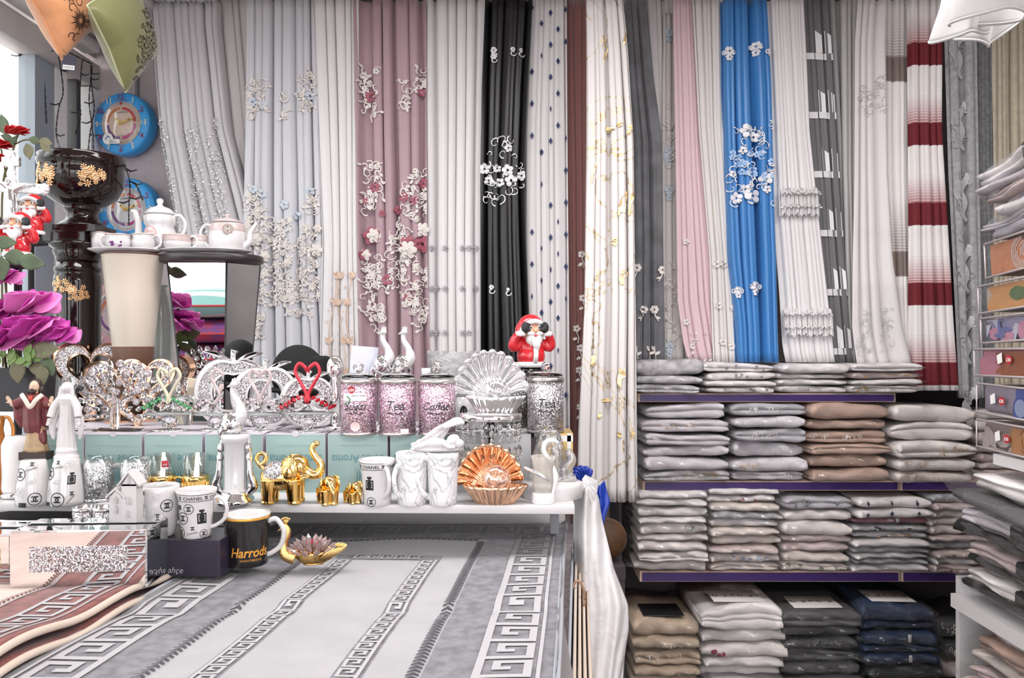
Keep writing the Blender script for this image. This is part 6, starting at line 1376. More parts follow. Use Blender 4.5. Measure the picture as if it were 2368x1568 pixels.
flower_cluster(g, pts, seed=4)
# cream tapered vase
DV = 2.36; yv = col_base(308, DV); Hv = yv-592
g = G('tapered_vase', 'tall cream tapered vase with a brown woven band, carrying a white tea set', 'vase', 308, yv, DV); m = g.mb(); m.lathe([(44, Hv-210), (50, Hv-160), (58, Hv-80), (66, Hv-4), (68, Hv), (63, Hv), (60, Hv-10)], 56, cap=False); g.b(m, 'cream_body', M('cream_glaze', (.66, .575, .49), .35, bump=(90, .1), stretch=(.3, .3, 4)))
m = g.mb(); m.lathe([(34, 0), (36, 8), (43, Hv-250), (45, Hv-211), (44, Hv-209)], 56); g.b(m, 'woven_band', M('brown_weave', (.13, .055, .03), .4, bump=(160, .9, .004), stretch=(3, 3, .4)))
m = g.mb(); m.lathe([(62, Hv-2), (69, Hv), (69, Hv+3), (62, Hv+4)], 48); g.b(m, 'dark_rim', M('brown_rim', (.10, .04, .03), .3))
# mirrored table
DM = 2.40; ym = col_base(480, DM); Hm = ym-604
g = G('mirrored_table', 'round black topped table with tapering mirrored body, carrying a grey and white tea set', 'side table', 490, ym, DM)
m = g.mb(); m.lathe([(112, Hm-6), (116, Hm-4), (116, Hm+9), (113, Hm+12)], 72, sq=.8); g.b(m, 'round_top', M('black_lacquer', (.03, .022, .024), .35))
pr = [(-88, -34), (46, -34), (98, 42), (46, 70), (-60, 70)]; tp = .74
cx_ = sum(p[0] for p in pr)/5; cy_ = sum(p[1] for p in pr)/5
def ringat(t, z): return [((p[0]-cx_)*t+cx_, (p[1]-cy_)*t+cy_, z) for p in pr]
for i in range(5):
    a, b = i, (i+1) % 5; lo, hi = ringat(tp-.18, 0), ringat(1, Hm-7); m = g.mb(); m.add([lo[a], lo[b], hi[b], hi[a]], [(0, 1, 2, 3)], False); q = g.b(m, 'mirror_panel', MIRROR, recalc=False); so = q.modifiers.new('s', 'SOLIDIFY'); so.thickness = 2*g.k; so.offset = 0
for i in range(5): lo, hi = ringat(tp-.18, 0), ringat(1, Hm-7); m = g.mb(); m.tube([lo[i], hi[i]], 2.2, 6); g.b(m, 'dark_edge', BLACKM)
m = g.mb(); m.lathe([(70, 0), (72, 4), (60, 6)], 40); g.b(m, 'foot', BLACKM)
# plates and tea sets
def plate(label, cx, yb, D, r, group): g = G('plate', label, 'plate', cx, yb, D, group); m = g.mb(); m.lathe([(r*.5, 0), (r*.55, 2), (r*.8, 6), (r, 12), (r+1, 14), (r-2, 14), (r*.78, 9), (r*.5, 5), (0, 5)], 64, lambda a, j: 1+(.015*cos(10*a) if 3 <= j <= 5 else 0), sq=.75); g.b(m, 'dish', WHITE)
def cup(label, cx, yb, D, r, h, hs, deco=None, lip=None):
    g = G('teacup', label, 'cup', cx, yb, D, 'teacups on the plates'); pr_ = [(r*.55, 0), (r*.6, 3), (r*.95, h*.3), (r, h*.6), (r*.92, h*.8), (r, h), (r*.94, h), (r*.86, h*.8), (r*.9, h*.5), (r*.5, 5), (0, 5)]; m = g.mb(); m.lathe(pr_, 40); g.b(m, 'cup', WHITE); handle(g, hs, r-2, h*.85, h*.25, 16, 3, WHITE)
    m = g.mb(); m.lathe([(r+.2, h-2), (r+.8, h-1), (r+.3, h)], 40, cap=False); g.b(m, 'gilt_rim', M('pale_gilt', (.75, .55, .48), .3, .5))
    if deco == 'v':
        for i in range(9): a = -PI/2+rgf.uniform(-.5, .5)+.2; m = g.mb(); m.ell((r*cos(a), r*sin(a), h*.25+rgf.uniform(0, 12)), (2.6, 1.5, 2.6), 8, 5); g.b(m, 'violet_petal', M('violet_paint', (.14, .02, .16), .3))
    if deco == 'b':
        m = g.mb(); m.lathe([(r*.96, h*.55), (r+.7, h*.62), (r*.93+.7, h*.8), (r+.6, h*.97)], 40, cap=False); g.b(m, 'grey_band', M('rose_grey_glaze', (.52, .42, .41), .15))
    return g
plate('scalloped white plate on the cream vase under the white tea set', 292, 592, DV, 84, 'plates under the tea sets'); plate('wide white plate on the black topped mirrored table', 478, 594, DM, 104, 'plates under the tea sets')
cup('white cup at the left edge of the left plate', 232, 584, DV+.01, 20, 46, -1); cup('white cup with violet petals and curled handle on the left plate', 276, 583, DV-.03, 30, 40, -1, 'v'); cup('white round cup, rightmost at the front of the left plate', 332, 586, DV-.02, 26, 44, 1)
cup('white cup with pinkish grey band on the right plate', 410, 584, DM-.03, 32, 40, 1, 'b'); cup('small grey banded cup beside the right teapot', 466, 582, DM+.0, 24, 36, -1, 'b')
g = G('teapot', 'tall white embossed teapot with a round SALE sticker, gooseneck spout', 'teapot', 370, 585, DV+.06); m = g.mb(); m.lathe([(30, 0), (34, 4), (40, 24), (34, 50), (30, 60), (34, 66), (35, 84), (30, 88)], 56, lambda a, j: 1+(.03*cos(12*a) if j in (5, 6) else 0)); g.b(m, 'pot', WHITE)
m = g.mb(); m.lathe([(34, 88), (34, 91), (24, 102), (8, 108), (5, 112), (8, 118), (7, 124), (0, 127)], 40); g.b(m, 'lid', WHITE)
m = g.mb(); m.tube(smooth_path([(-28, -6, 24), (-44, -8, 34), (-46, -8, 66), (-54, -8, 92), (-62, -8, 94)], 6), [12, 10, 7, 6, 5], 12); g.b(m, 'spout', WHITE); handle(g, 1, 32, 82, 30, 26, 4, WHITE)
m = g.mb(); mp = cyl_map(lambda t: 40, 100, -PI/2-.15); m.stroke([(14*cos(i*.26), 42+14*sin(i*.26)) for i in range(24)], 1.6, mp, True); m.text('SALE', 0, 43, 9, mp, rot=.15); m.stroke([(-7, 36), (5, 37)], 1, mp); m.stroke([(-6, 33), (4, 33)], 1, mp); g.b(m, 'sale_sticker_print', M('rose_ink', (.6, .2, .2), .5), recalc=False)
g = G('teapot', 'white teapot with grey band and H medallion on the right plate', 'teapot', 526, 582, DM-.02); m = g.mb(); m.lathe([(36, 0), (40, 4), (42, 30), (40, 52), (36, 62), (33, 66)], 56, sq=.9); g.b(m, 'pot', WHITE)
m = g.mb(); m.lathe([(40.5, 44), (41.2, 48), (39, 58), (37, 63)], 48, sq=.9, cap=False); g.b(m, 'grey_band', M('rose_grey_glaze')); m = g.mb(); m.lathe([(34, 66), (32, 70), (16, 76), (5, 77), (4, 81), (7, 84), (0, 88)], 40); g.b(m, 'lid', M('rose_grey_glaze'))
m = g.mb(); m.tube(smooth_path([(36, 0, 10), (50, 0, 22), (54, 0, 44), (68, 0, 66)], 6), [10, 8, 6, 4], 12); g.b(m, 'spout', WHITE); handle(g, -1, 38, 58, 12, 24, 3.4, WHITE)
m = g.mb(); mp = cyl_map(lambda t: 40, 70, -PI/2+.35); mq = cyl_map(lambda t: 40.9, 70, -PI/2+.35); m.disc(0, 48, 11, mp, 20); q = g.b(m, 'taupe_medallion', M('taupe_medallion', (.30, .22, .19), .3), recalc=False); m = g.mb(); m.text('H', 0, 43, 14, mq); m.stroke([(7.5*cos(i*.3), 48+9*sin(i*.3)) for i in range(21)], .7, mq, True); g.b(m, 'letter', M('label_white'), q, recalc=False)
# things between the vase and the mirrored table, partly hidden
g = G('cruet', 'dim clear bottle vase with ridged neck standing between cream vase and mirrored table', 'vase', 372, col_base(372, 2.55), 2.55); hh = col_base(372, 2.55)-660; m = g.mb(); m.lathe([(22, 0), (26, 10), (26, hh-70), (18, hh-30), (12, hh-8), (18, hh)], 28); g.b(m, 'body', M('dusty_glass', (.62, .66, .63), .15, trans=.35, bump=(40, .4, .004)))
# clocks
def clock(label, cx, cy, D, R_, facec, rz, extra=None, rimc=(.05, .36, .80)):
    g = G('wall_clock', label, 'clock', cx, cy, D, 'blue rimmed wall clocks' if rimc[2] > .5 else None, rz=rz); C = cyl_map
    dp = 30
    m = g.mb(); m.at(rx=PI/2).lathe([(R_-2, -dp+20), (R_, -dp+24), (R_, 18), (R_-4, 24), (R_*.68, 22)], 72, cap=True); g.b(m, 'blue_rim' if rimc[2] > .5 else 'pink_rim', M('rim_%d' % int(rimc[0]*100), rimc, .35))
    m = g.mb(); m.at(rx=PI/2).lathe([(0, 22.3), (R_*.69, 22.3), (R_*.69, 22.6)], 64, cap=False); g.b(m, 'face', M('clock_face_%d' % int(facec[2]*100), facec, .3)); mp = lambda a, b: (a, -24.9, b); mf = lambda a, b: (a, -23.2, b)
    # rim numerals, alternating wine and cream
    mr, mc = g.mb(), g.mb()
    for h in range(1, 13):
        a = PI/2-h*PI/6; (mr if h % 2 == 0 else mc).text(str(h), R_*.85*cos(a), R_*.85*sin(a)-6, 17, mp, bold=.02)
        if h not in (12, 6): (mr if h % 2 == 0 else mc).stroke([(R_*.73*cos(a)+2.2*cos(t), R_*.73*sin(a)+2.6*sin(t)) for t in [i*PI/5 for i in range(10)]], 1, mp, True)
    mr.text("O'CLOCK", 0, R_*.70, 7.5, mp); mr.text('1/2 Past', 0, -R_*.76, 6, mp)
    g.b(mr, 'wine_numerals', M('wine_ink', (.26, .03, .09), .4), recalc=False, kind='stuff'); g.b(mc, 'cream_numerals', M('cream_ink', (.75, .68, .50), .4), recalc=False, kind='stuff')
    m = g.mb()
    for i in range(60): a = i*PI/30; m.stroke([(R_*.60*cos(a), R_*.60*sin(a)), (R_*(.66 if i % 5 else .64)*cos(a), R_*(.66 if i % 5 else .64)*sin(a))], 1.4, mf)
    g.b(m, 'minute_ticks', M('tick_ink', (.40, .30, .32), .5), recalc=False, kind='stuff')
    for j, (a0, nm, c) in enumerate(((PI/2+.08, 'orange_arc', (.66, .22, .08)), (.08, 'red_arc', (.60, .06, .07)), (-PI/2+.08, 'magenta_arc', (.48, .04, .20)), (PI+.08, 'purple_arc', (.20, .08, .26)))):
        m = g.mb(); m.stroke([(R_*.48*cos(a0+i*(PI/2-.16)/14), R_*.48*sin(a0+i*(PI/2-.16)/14)) for i in range(15)], 6, mf); g.b(m, nm, M(nm, c, .5), recalc=False)
    m = g.mb(); m.text('CHAMPION', 0, R_*.32, 6, mf); m.text('UK Quartz', 2, -R_*.42, 3.6, mf); g.b(m, 'dial_print', INK, recalc=False)
    HND = M('yellow_hand', (.80, .52, .10), .4)
    for nm, a, l, w_ in (('minute_hand', .32, R_*.50, 4.5), ('hour_hand', 2.50, R_*.32, 5.5)):
        m = g.mb(); m.at(0, -25.5, 0, ry=-a).prism([(-l*.16, -w_*.5), (l*.7, -w_*.5), (l, 0), (l*.7, w_*.5), (-l*.16, w_*.5)], -1, 1); q = g.b(m, nm, HND); m = g.mb(); m.at(0, -26.8, 0, ry=-a).box(l*.62, 0, 0, l*.14, .8, w_*.8); g.b(m, 'hand_mark', M('hand_mark', (.25, .12, .05), .5), q)
    m = g.mb(); m.at(0, 0, R_*.64, 0).prism([(-3.5, 2), (0, -5), (3.5, 2)], -24.4, -23.4); g.b(m, 'twelve_marker', M('tag_red'))
    m = g.mb(); m.at(rx=PI/2).lathe([(R_*.69, 24), (R_*.6, 27), (R_*.35, 30), (0, 31.5)], 48, cap=False); g.b(m, 'glass_dome', film('dome_glass', .03, (.97, .97, .97), 3, 0, .02, .25))
    if extra: m = g.mb(); m.disc(-R_*.42, -R_*.50, 13, lambda a, b: (a, -28.5, b)); m.poly([(-R_*.42+4, -R_*.5-12), (R_*.0, -R_*.5-12), (0, -R_*.5-2), (-R_*.42+4, -R_*.5-2)], lambda a, b: (a, -28.5, b)); q = g.b(m, 'white_sticker', M('label_white'), recalc=False); m = g.mb(); m.stroke([(-R_*.42-7, -R_*.5-2), (-R_*.42, -R_*.5+6), (-R_*.42+6, -R_*.5+2)], 2, lambda a, b: (a, -28.9, b)); m.text('Quiet', -R_*.2, -R_*.5-9, 5, lambda a, b: (a, -28.9, b)); g.b(m, 'sticker_print', M('blue_print_ink'), q, recalc=False)
    return g
clock('upper blue rimmed wall clock with a pale peach face', 295, 291, 3.285, 71, (.78, .60, .50), -.16, True)
clock('lower blue rimmed wall clock with a white face, half behind the urn and teapot', 306, 488, 3.285, 72, (.70, .68, .72), -.16, False)
clock('pink rimmed wall clock mostly hidden behind the cream vase', 282, 728, 3.285, 78, (.66, .52, .55), -.1, False, (.66, .36, .42))
MB().box(P(314, 205, 3.30).x, 3.312, P(314, 205, 3.3).z, .012, .012, .16).build('trim_12', M('grey_post'), None)['kind'] = 'structure'
# silver crucifix
g = G('crucifix', 'ornate silver crucifix with figure at the left edge in front of the window', 'crucifix', 42, 612, 2.12); m = g.mb()
m.tube([(0, 0, 20), (-10, 0, 150), (-16, 0, 240)], [9, 9, 9], 8, .7); m.at(-8, 0, 178, ry=.06).box(10, 0, 0, 112, 12, 24); m.at(); m.box(-16, 0, 238, 40, 12, 22)
for c in ((-64, 0, 182), (62, 0, 174), (-17, 0, 252)): m.ell(c, (11, 8, 15), 14, 10)
m.lathe([(30, 0), (32, 4), (14, 12), (10, 24)], 24); q = g.b(m, 'ornate_cross', M('chased_silver', (.75, .73, .74), .14, 1, bump=(170, .9, .006))); remesh(q, 1.6*g.k, 1)
m = g.mb(); m.tube(smooth_path([(-12, -12, 172), (-8, -14, 146), (-6, -14, 128), (-2, -16, 108), (-4, -13, 84)], 5), [8, 10, 8, 6, 4], 12); m.ell((-14, -16, 186), (7, 7, 9)); m.tube(smooth_path([(-8, -12, 168), (16, -10, 180), (44, -9, 184)], 5), [5, 4, 3], 8); m.tube(smooth_path([(-16, -12, 168), (-34, -10, 182), (-52, -9, 188)], 5), [5, 4, 3], 8); q = g.b(m, 'silver_figure', CHROME); remesh(q, 1.2*g.k, 1)
t = thing('riser_stand', 'slim dark post under the silver crucifix behind the roses', 'stand', (P(42, 612, 2.12).x, 2.12, .90)); zz = P(42, 612, 2.12).z-.90; MB().lathe([(.05, 0), (.05, .01), (.009, .014), (.009, zz-.008), (.03, zz-.003), (.03, zz)], 18).build('disc_post', BLACKM, t)
# artificial roses in a black trough
LEAF = M('green_leaf', (.075, .11, .05), .5, var=(30, .4)); LEAFD = M('olive_leaf', (.16, .15, .085), .55, var=(30, .3)); MAG = M('magenta_petal', (.72, .08, .52), .5, var=(20, .25), transl=.2); PINKC = M('pink_petal', (.82, .26, .62), .5, transl=.2); REDF = M('red_petal', (.50, .015, .02), .5); FERN = M('fresh_green', (.16, .26, .07), .5); STEM = M('rose_stem', (.12, .10, .05), .6)
g = G('rose_trough', 'black planter of large magenta artificial roses with leaves at the left edge', 'planter', 40, 950, 1.98)
m = g.mb(); m.box(-20, 10, 50, 160, 70, 100, 1.06); g.b(m, 'black_planter', M('black_plastic', (.018, .016, .02), .4), bevel=.002)
def rose(g, x, y, z, r, mat, tilt=0, yaw=0, n=3):
    rg = random.Random(int(x*3+z))
    for ring in range(n):
        t = ring/(n-1); cnt = (6, 5, 4, 3)[ring]
        for i in range(cnt):
            a = 2*PI*i/cnt+ring*.7; op = lerp(1.25, .25, t); m = g.mb(); rr_ = r*lerp(1, .5, t); ww = rr_*.62
            def pf(u, v):
                b = (u-.5)*1.7; q = v; w1 = ww*sin(PI*min(1, .12+q*.75))*1.25
                out = rr_*(sin(op)*q+.10*q*q); up = rr_*(cos(op)*q)*.95+rr_*.18*q*(1-abs(u-.5)*1.2)+rr_*.05*sin(9*u+i)*q
                return (out-abs(u-.5)**2*rr_*.35*q, (u-.5)*2*w1, up-(.12*rr_ if q > .95 else 0)*t)
            m.at(x, y, z, rz=a+yaw, rx=tilt); m.grid(pf, 8, 6); q = g.b(m, 'petal', mat if ring or rg.random() < .6 else PINKC if mat is MAG else mat, recalc=False); so = q.modifiers.new('s', 'SOLIDIFY'); so.thickness = .0012
    m = g.mb(); m.at(x, y, z).ell((0, 0, r*.35), (r*.2, r*.2, r*.35), 10, 8); g.b(m, 'bud_heart', mat)
def leaf(g, x, y, z, l, a, mat, droop=.3, yaw=0):
    m = g.mb(); m.at(x, y, z, ry=-a, rz=yaw)
    m.grid(lambda u, v: (l*u, (v-.5)*l*.16*sin(PI*u)*.6, (v-.5)*l*.62*sin(PI*u**.85)-droop*l*u*u*.5+abs(v-.5)*l*.08), 8, 6); q = g.b(m, 'leaf', mat, recalc=False); so = q.modifiers.new('s', 'SOLIDIFY'); so.thickness = .0008
for x, y, z, r in ((58, -20, 262, 58), (72, -30, 204, 62), (-2, -30, 178, 66), (-34, 0, 242, 58), (110, -10, 190, 46), (20, 20, 256, 44), (-14, -10, 324, 40)): rose(g, x-10, y, z-22, r, MAG, tilt=.55, yaw=x)
for x, y, z, l, a, mt in ((-14, -36, 380, 52, .2, LEAF), (10, -40, 352, 60, -.05, LEAF), (44, -44, 340, 62, -.0, LEAF), (2, -50, 352, 58, -1.25, LEAF), (-36, -40, 330, 46, -.6, LEAF), (-30, -56, 252, 44, -1.4, LEAFD), (76, -50, 130, 66, .35, LEAFD), (40, -50, 120, 56, -1.3, LEAFD), (96, -52, 106, 46, -1.2, LEAFD), (66, -40, 96, 50, .1, LEAFD), (100, -44, 122, 48, -.9, LEAF)): leaf(g, x-16, y, z, l, a, mt)
for i in range(26): leaf(g, -50+i*5.4+rgf.uniform(-4, 4), -40-rgf.uniform(0, 14), 100+rgf.uniform(0, 30), rgf.uniform(20, 32), rgf.uniform(.2, 2.8), FERN)
for x, z in ((20, 240), (-10, 150), (50, 180), (-30, 240), (-14, 330)): m = g.mb(); m.tube([(x*.5-10, 0, 96), (x-10, -6, z-18)], 3, 7); g.b(m, 'stem', STEM)
g = G('rose_spray', 'spray of red artificial roses with green leaves in front of the bright window', 'flowers', 4, 560, 2.20)
m = g.mb(); m.tube(smooth_path([(-10, 20, -300), (-6, 10, 100), (20, 0, 190), (34, 0, 240), (40, 0, 256)], 5), 2.6, 7); m.tube(smooth_path([(30, 0, 226), (60, -4, 236), (98, -6, 226)], 5), 2, 6); m.tube([(10, 0, 150), (0, -2, 215)], 2, 6); g.b(m, 'stem', STEM)
for x, y, z, r in ((38, -4, 250, 26), (-4, -4, 218, 28), (-10, -2, 188, 24)): rose(g, x, y, z, r, REDF, tilt=.2, yaw=x, n=3)
for x, y, z, l, a in ((14, -2, 250, 48, 2.0), (30, -6, 238, 30, 3.0), (66, -6, 238, 30, -.3), (88, -6, 232, 34, -.1), (92, -8, 226, 32, -.5), (60, -8, 226, 38, -1.2), (36, -8, 244, 24, -1.9)): leaf(g, x, y, z, l, a, LEAF if z > 235 else LEAFD)
# hanging cushions
def cushion(label, tipx, tipy, D, half, yaw, mat, printm, pfn, T, piping, loc_dx=0):
    g = G('hanging_cushion', label, 'cushion', tipx, tipy, D, None, rz=yaw); L = half
    def side(sg):
        def f(u, v):
            a, b = u*2-1, v*2-1; q = max(0, (1-abs(a)**2.6)*(1-abs(b)**2.6)); pin = 1-.10*(1-abs(a*b)); 
            x, z = (a-b)*.5*L*pin*1.0, (a+b)*.5*L*pin+L
            w_ = q**.55
            return (x*2**.5*.9, sg*T*w_, z*2**.5*.9)
        return f
    for sg, nm in ((-1, 'front_panel'), (1, 'rear_panel')): m = g.mb(); m.grid(side(sg), 28, 28); g.b(m, nm, mat, recalc=False)
    m = g.mb(); F1 = side(-1); m.tube([F1(i/24, 0) for i in range(25)]+[F1(1, i/24) for i in range(1, 25)]+[F1(1-i/24, 1) for i in range(1, 25)]+[F1(0, 1-i/24) for i in range(1, 24)], 2.2, 6); g.b(m, 'piping', piping)
    def mp(u, v): x, y, z = F1(max(.01, min(.99, u)), max(.01, min(.99, v))); return (x, y-.9, z)
    m = g.mb(); tz = 2*L*1.2728; m.tube([(0, 0, tz-4), (0, 0, (2.78-g.o.location.z)/g.k)], 1.2, 6); g.b(m, 'hanging_cord', BLACKM)
    m = g.mb(); pfn(m, mp); g.b(m, 'flocked_print', printm, recalc=False, kind='stuff')
    return g
def uvmp(mp, cx, cz, s): 
    return lambda a, b: mp(cx+(a+b)*s, cz+(b-a)*s)
def daisy(m, mp, u, v, s):
    q = uvmp(mp, u, v, s)
    for i in range(22):
        a = i*2*PI/22; l = 1.0 if i % 2 else .8
        m.poly([(.12*cos(a), .12*sin(a)), (l*.55*cos(a-.11), l*.55*sin(a-.11)), (l*cos(a), l*sin(a)), (l*.55*cos(a+.11), l*.55*sin(a+.11))], q)
def f(m, mp):
    daisy(m, mp, .33, .33, .12); daisy(m, mp, .66, .28, .12); daisy(m, mp, .36, .70, .11); daisy(m, mp, .80, .6, .1); daisy(m, mp, .62, .62, .08)
    for u, v, r, a, t in ((.28, .52, .09, 0, 5), (.44, .22, .07, 2, -5), (.18, .16, .07, 1, 4), (.5, .3, .1, 3, 4.5), (.44, .56, .1, 1, -4), (.12, .22, .06, 0, 4)):
        m.stroke([(u+(x+y)*1, v+(y-x)*1) for x, y in scroll(0, 0, r*.7, a, t)], .010, mp)
SATIN_O = M('orange_satin', (.66, .30, .14), .35, bump=(30, .35, .006), sheen=.3, transl=.05); SATIN_G = M('olive_satin', (.17, .17, .065), .35, bump=(30, .35, .006), sheen=.3)
cushion('orange satin cushion with black flocked daisies hanging by the ceiling', 142, 138, 2.30, 100, 1.42, SATIN_O, M('black_flock', (.02, .008, .006), .9), f, 52, SATIN_O)
def rosem(m, mp, u, v, s):
    q = uvmp(mp, u, v, s)
    for k_, (r, n) in enumerate(((1, 6), (.72, 5), (.42, 4))):
        for i in range(n):
            a = 2*PI*i/n+k_; m.stroke([(r*cos(a+t*.14-.42)*(1+.10*sin(PI*t/6)), r*sin(a+t*.14-.42)*(1+.10*sin(PI*t/6))) for t in range(7)], .13, q, taper=lambda t: .25+sin(PI*t))
    m.stroke(scroll(0, 0, .22, 0, 8), .09, q)
def leafo(m, mp, u, v, s, a):
    q = uvmp(mp, u, v, s); c, d = cos(a), sin(a); R_ = lambda x, y: (x*c-y*d, x*d+y*c)
    m.stroke([R_(x, y) for x, y in ((-1, 0), (-.4, .42), (.3, .36), (1, 0), (.3, -.36), (-.4, -.42))], .12, q, True); m.stroke([R_(-1, 0), R_(.8, 0)], .08, q)
    for x in (-.4, 0, .4): m.stroke([R_(x, 0), R_(x+.2, .22)], .06, q); m.stroke([R_(x, 0), R_(x+.2, -.22)], .06, q)
def f(m, mp):
    for u, v, s in ((.60, .44, .07), (.44, .30, .06), (.30, .18, .045), (.74, .56, .07), (.66, .26, .06), (.8, .4, .06), (.5, .12, .05), (.34, .42, .05), (.88, .62, .06)): rosem(m, mp, u, v, s)
    for u, v, a in ((.42, .44, 0), (.5, .56, 1), (.30, .30, 2), (.18, .16, 1), (.56, .24, 2.4), (.14, .08, .5), (.68, .66, .3), (.2, .28, 2.2), (.42, .18, 1.4)): leafo(m, mp, u, v, .035, a)
cushion('olive green satin cushion with black line-drawn roses hanging beside the silver curtain', 290, 214, 2.40, 112, 1.48, SATIN_G, M('black_flock'), f, 46, M('olive_piping', (.40, .42, .25), .4))
g = G('price_tag', 'black swing tag with barcode hanging from the orange cushion tip', 'tag', 158, 164, 2.26); m = g.mb(); m.at(ry=.1); m.box(0, 0, 18, 30, .8, 34); g.b(m, 'black_card_tag', M('black_card')); m = g.mb(); m.at(ry=.1); m.box(0, -.7, 8, 27, .5, 10); q = g.b(m, 'barcode_panel', M('label_white')); m = g.mb(); m.at(ry=.1)
for i in range(14): m.box(-11+i*1.7, -1.1, 8, .6 if i % 3 else 1.1, .2, 7)
g.b(m, 'barcode', INK, q); m = g.mb(); m.tube([(0, 0, 35), (-8, 0, 44), (-16, 4, 52)], .6, 5); g.b(m, 'loop', INK)
# string lights along the window head
WIRE = M('black_wire', (.012, .012, .014), .4)
o = thing('string_lights', 'black string lights draped along the window head and down to the urn', 'lights', P(100, 100, 2.85))
def wire(pts, n=1):
    m = MB(); sp = smooth_path([P(*p)-o.location for p in pts], 7)
    for k_ in range(2): m.tube([p+Vector((.0022*cos(i*1.9+k_*PI), 0, .0022*sin(i*1.9+k_*PI))) for i, p in enumerate(sp)], .0014, 5)
    m.build('cable', WIRE, o)
    for i in range(3, len(sp)-1, 9):
        p = sp[i]; b = MB(); b.tube([p, p+Vector((.016*(1 if i % 2 else -1), -.004, -.008)), p+Vector((.034*(1 if i % 2 else -1), -.006, -.004))], [.0028, .0028, .0022], 6); b.build('bulb_holder', WIRE, o)
wire([(-20, 20, 2.78), (28, 34, 2.85), (60, 80, 2.9), (110, 100, 2.95), (160, 122, 3.0), (212, 148, 3.1)])
wire([(28, 34, 2.85), (22, 70, 2.86), (50, 90, 2.87), (62, 80, 2.88)]); wire([(60, 80, 2.9), (66, 108, 2.88), (44, 130, 2.88)])
wire([(108, 98, 2.95), (100, 150, 2.94), (104, 215, 2.94), (108, 285, 2.94)]); wire([(136, 130, 2.98), (146, 210, 2.97), (136, 250, 2.95), (130, 310, 2.9), (146, 364, 2.42)])
wire([(190, 140, 3.05), (184, 220, 3.04), (186, 270, 3.0), (174, 310, 2.95)]); wire([(210, 150, 3.1), (212, 200, 3.08), (218, 250, 3.0), (208, 310, 2.8), (203, 362, 2.42)]); wire([(214, 152, 3.1), (206, 230, 3.05), (214, 300, 2.8), (216, 364, 2.44)])
wire([(286, 376, 2.42), (300, 420, 2.40), (298, 480, 2.6), (298, 520, 2.8)]); wire([(300, 418, 2.4), (316, 430, 2.42), (330, 462, 2.44)])
# ------------------------------------------------------------------ right edge: wall shelving running towards the camera, hanging cloths, sheets
XR = 1.225
sh = thing('side_shelving', 'white shelving along the right edge holding bedding cases and wrapped bags', 'shelf', (1.42, 1.72, 0))
for nm, x0, x1, y0, y1, z0, z1 in (('shelf_board', XR-.005, 1.72, 1.1, 2.02, 1.133, 1.160), ('shelf_board', XR-.03, 1.72, 1.0, 2.17, .722, .758), ('upright', XR-.005, 1.72, 2.17, 2.19, 0, .80), ('shelf_board', XR-.03, 1.72, 1.0, 2.17, .08, .115), ('back_panel', 1.70, 1.72, 1.0, 2.19, 0, 2.2)):
    slab(nm, x0-1.42, x1-1.42, y0-1.72, y1-1.72, z0, z1, LAM, sh)
def zr(y, x=2275, X=XR): D = X*F/(x-1184); return CZ-(y-784)*D/F
def case(label, yt, yb, far, pitch, base, art, sticker=None, off=0.0, dx=0.0):
    zb, zt = zr(yb), zr(yt); h = zt-zb
    t = thing('bedding_case', label, 'bedding case', (XR+.18+dx, far-.26, zb), 'printed bedding cases on the side shelving'); t.rotation_euler.x = -pitch
    m = MB(); m.rbox(0, 0, h/2, .35, .50, h-.012, .012); m.build('printed_card', base, t); LV = [0.0]; mp = lambda a, b: (-.1775-LV[0], .25-a, b)     # a from the far end towards the camera
    for nm, mat, fn in art: q = MB(); LV[0] += .0012; q.jit = .00004; q.jd = Vector((-1, 0, 0)); q.cnt = {0: 0}.get(len(art), 0); fn(q, mp, h); q.build(nm, mat, t, recalc=False)
    m = MB(); m.rbox(0, 0, h/2, .372, .516, h+.002, .010); m.build('clear_case', film('case_film', .03, (.98, .98, .98), 14, .25, .1, .10), t)
    m = MB(); m.tube([(-.187, .258, .004), (-.187, -.258, .004)], .003, 6); m.tube([(-.187, .258, h-.004), (-.187, -.258, h-.004)], .003, 6); m.tube([(-.187, .258, .004), (-.187, .258, h-.004)], .002, 6); m.build('case_piping', M('case_piping', (.55, .48, .48), .3), t)
    if sticker:
        a, b = sticker; m = MB(); mq = lambda x, z: (-.1885, .25-x, z); m.disc(a, h*b, .013, mq, 18, .011); q = m.build('price_sticker', M('tag_red'), t, recalc=False); m = MB(); m.text('£30', a, h*b-.004, .0115, lambda x, z: (-.1893, .25-x, z), bold=.03); m.build('price', M('label_white'), q, recalc=False)
        m = MB(); m.poly([(a-.045, h*b-.012), (a-.025, h*b-.006), (a-.028, h*b+.018), (a-.048, h*b+.010)], mq); m.build('white_label', M('label_white'), t, recalc=False)
LAY = [0]
def pet(m, mp, cx, cz, l, a, w_=.35):
    m.poly([(cx+l*(p*cos(a)-q*sin(a)), cz+l*(p*sin(a)+q*cos(a))) for p, q in ((0, 0), (.25, w_*.8), (.6, w_), (.9, w_*.6), (1, 0), (.9, -w_*.6), (.6, -w_), (.25, -w_*.8))], lambda x, z: mp(max(.004, min(.49, x)), max(.006, min(H_-.01, z))))
H_ = .1
def art_rose(c1):
    def f(m, mp, h):
        for i in range(8): m.stroke([(.15+(.06-i*.007)*cos(t*.35+i), h*.5+(.05-i*.006)*sin(t*.35+i)) for t in range(15)], .0045, lambda x, z: mp(x, max(.006, min(h-.01, z))))
    return f
def art_petals(n, cx, l, a0=0, w_=.35):
    def f(m, mp, h):
        global H_
        H_ = h
        for i in range(n): pet(m, mp, cx, h*.5, l, a0+2*PI*i/n, w_)
    return f
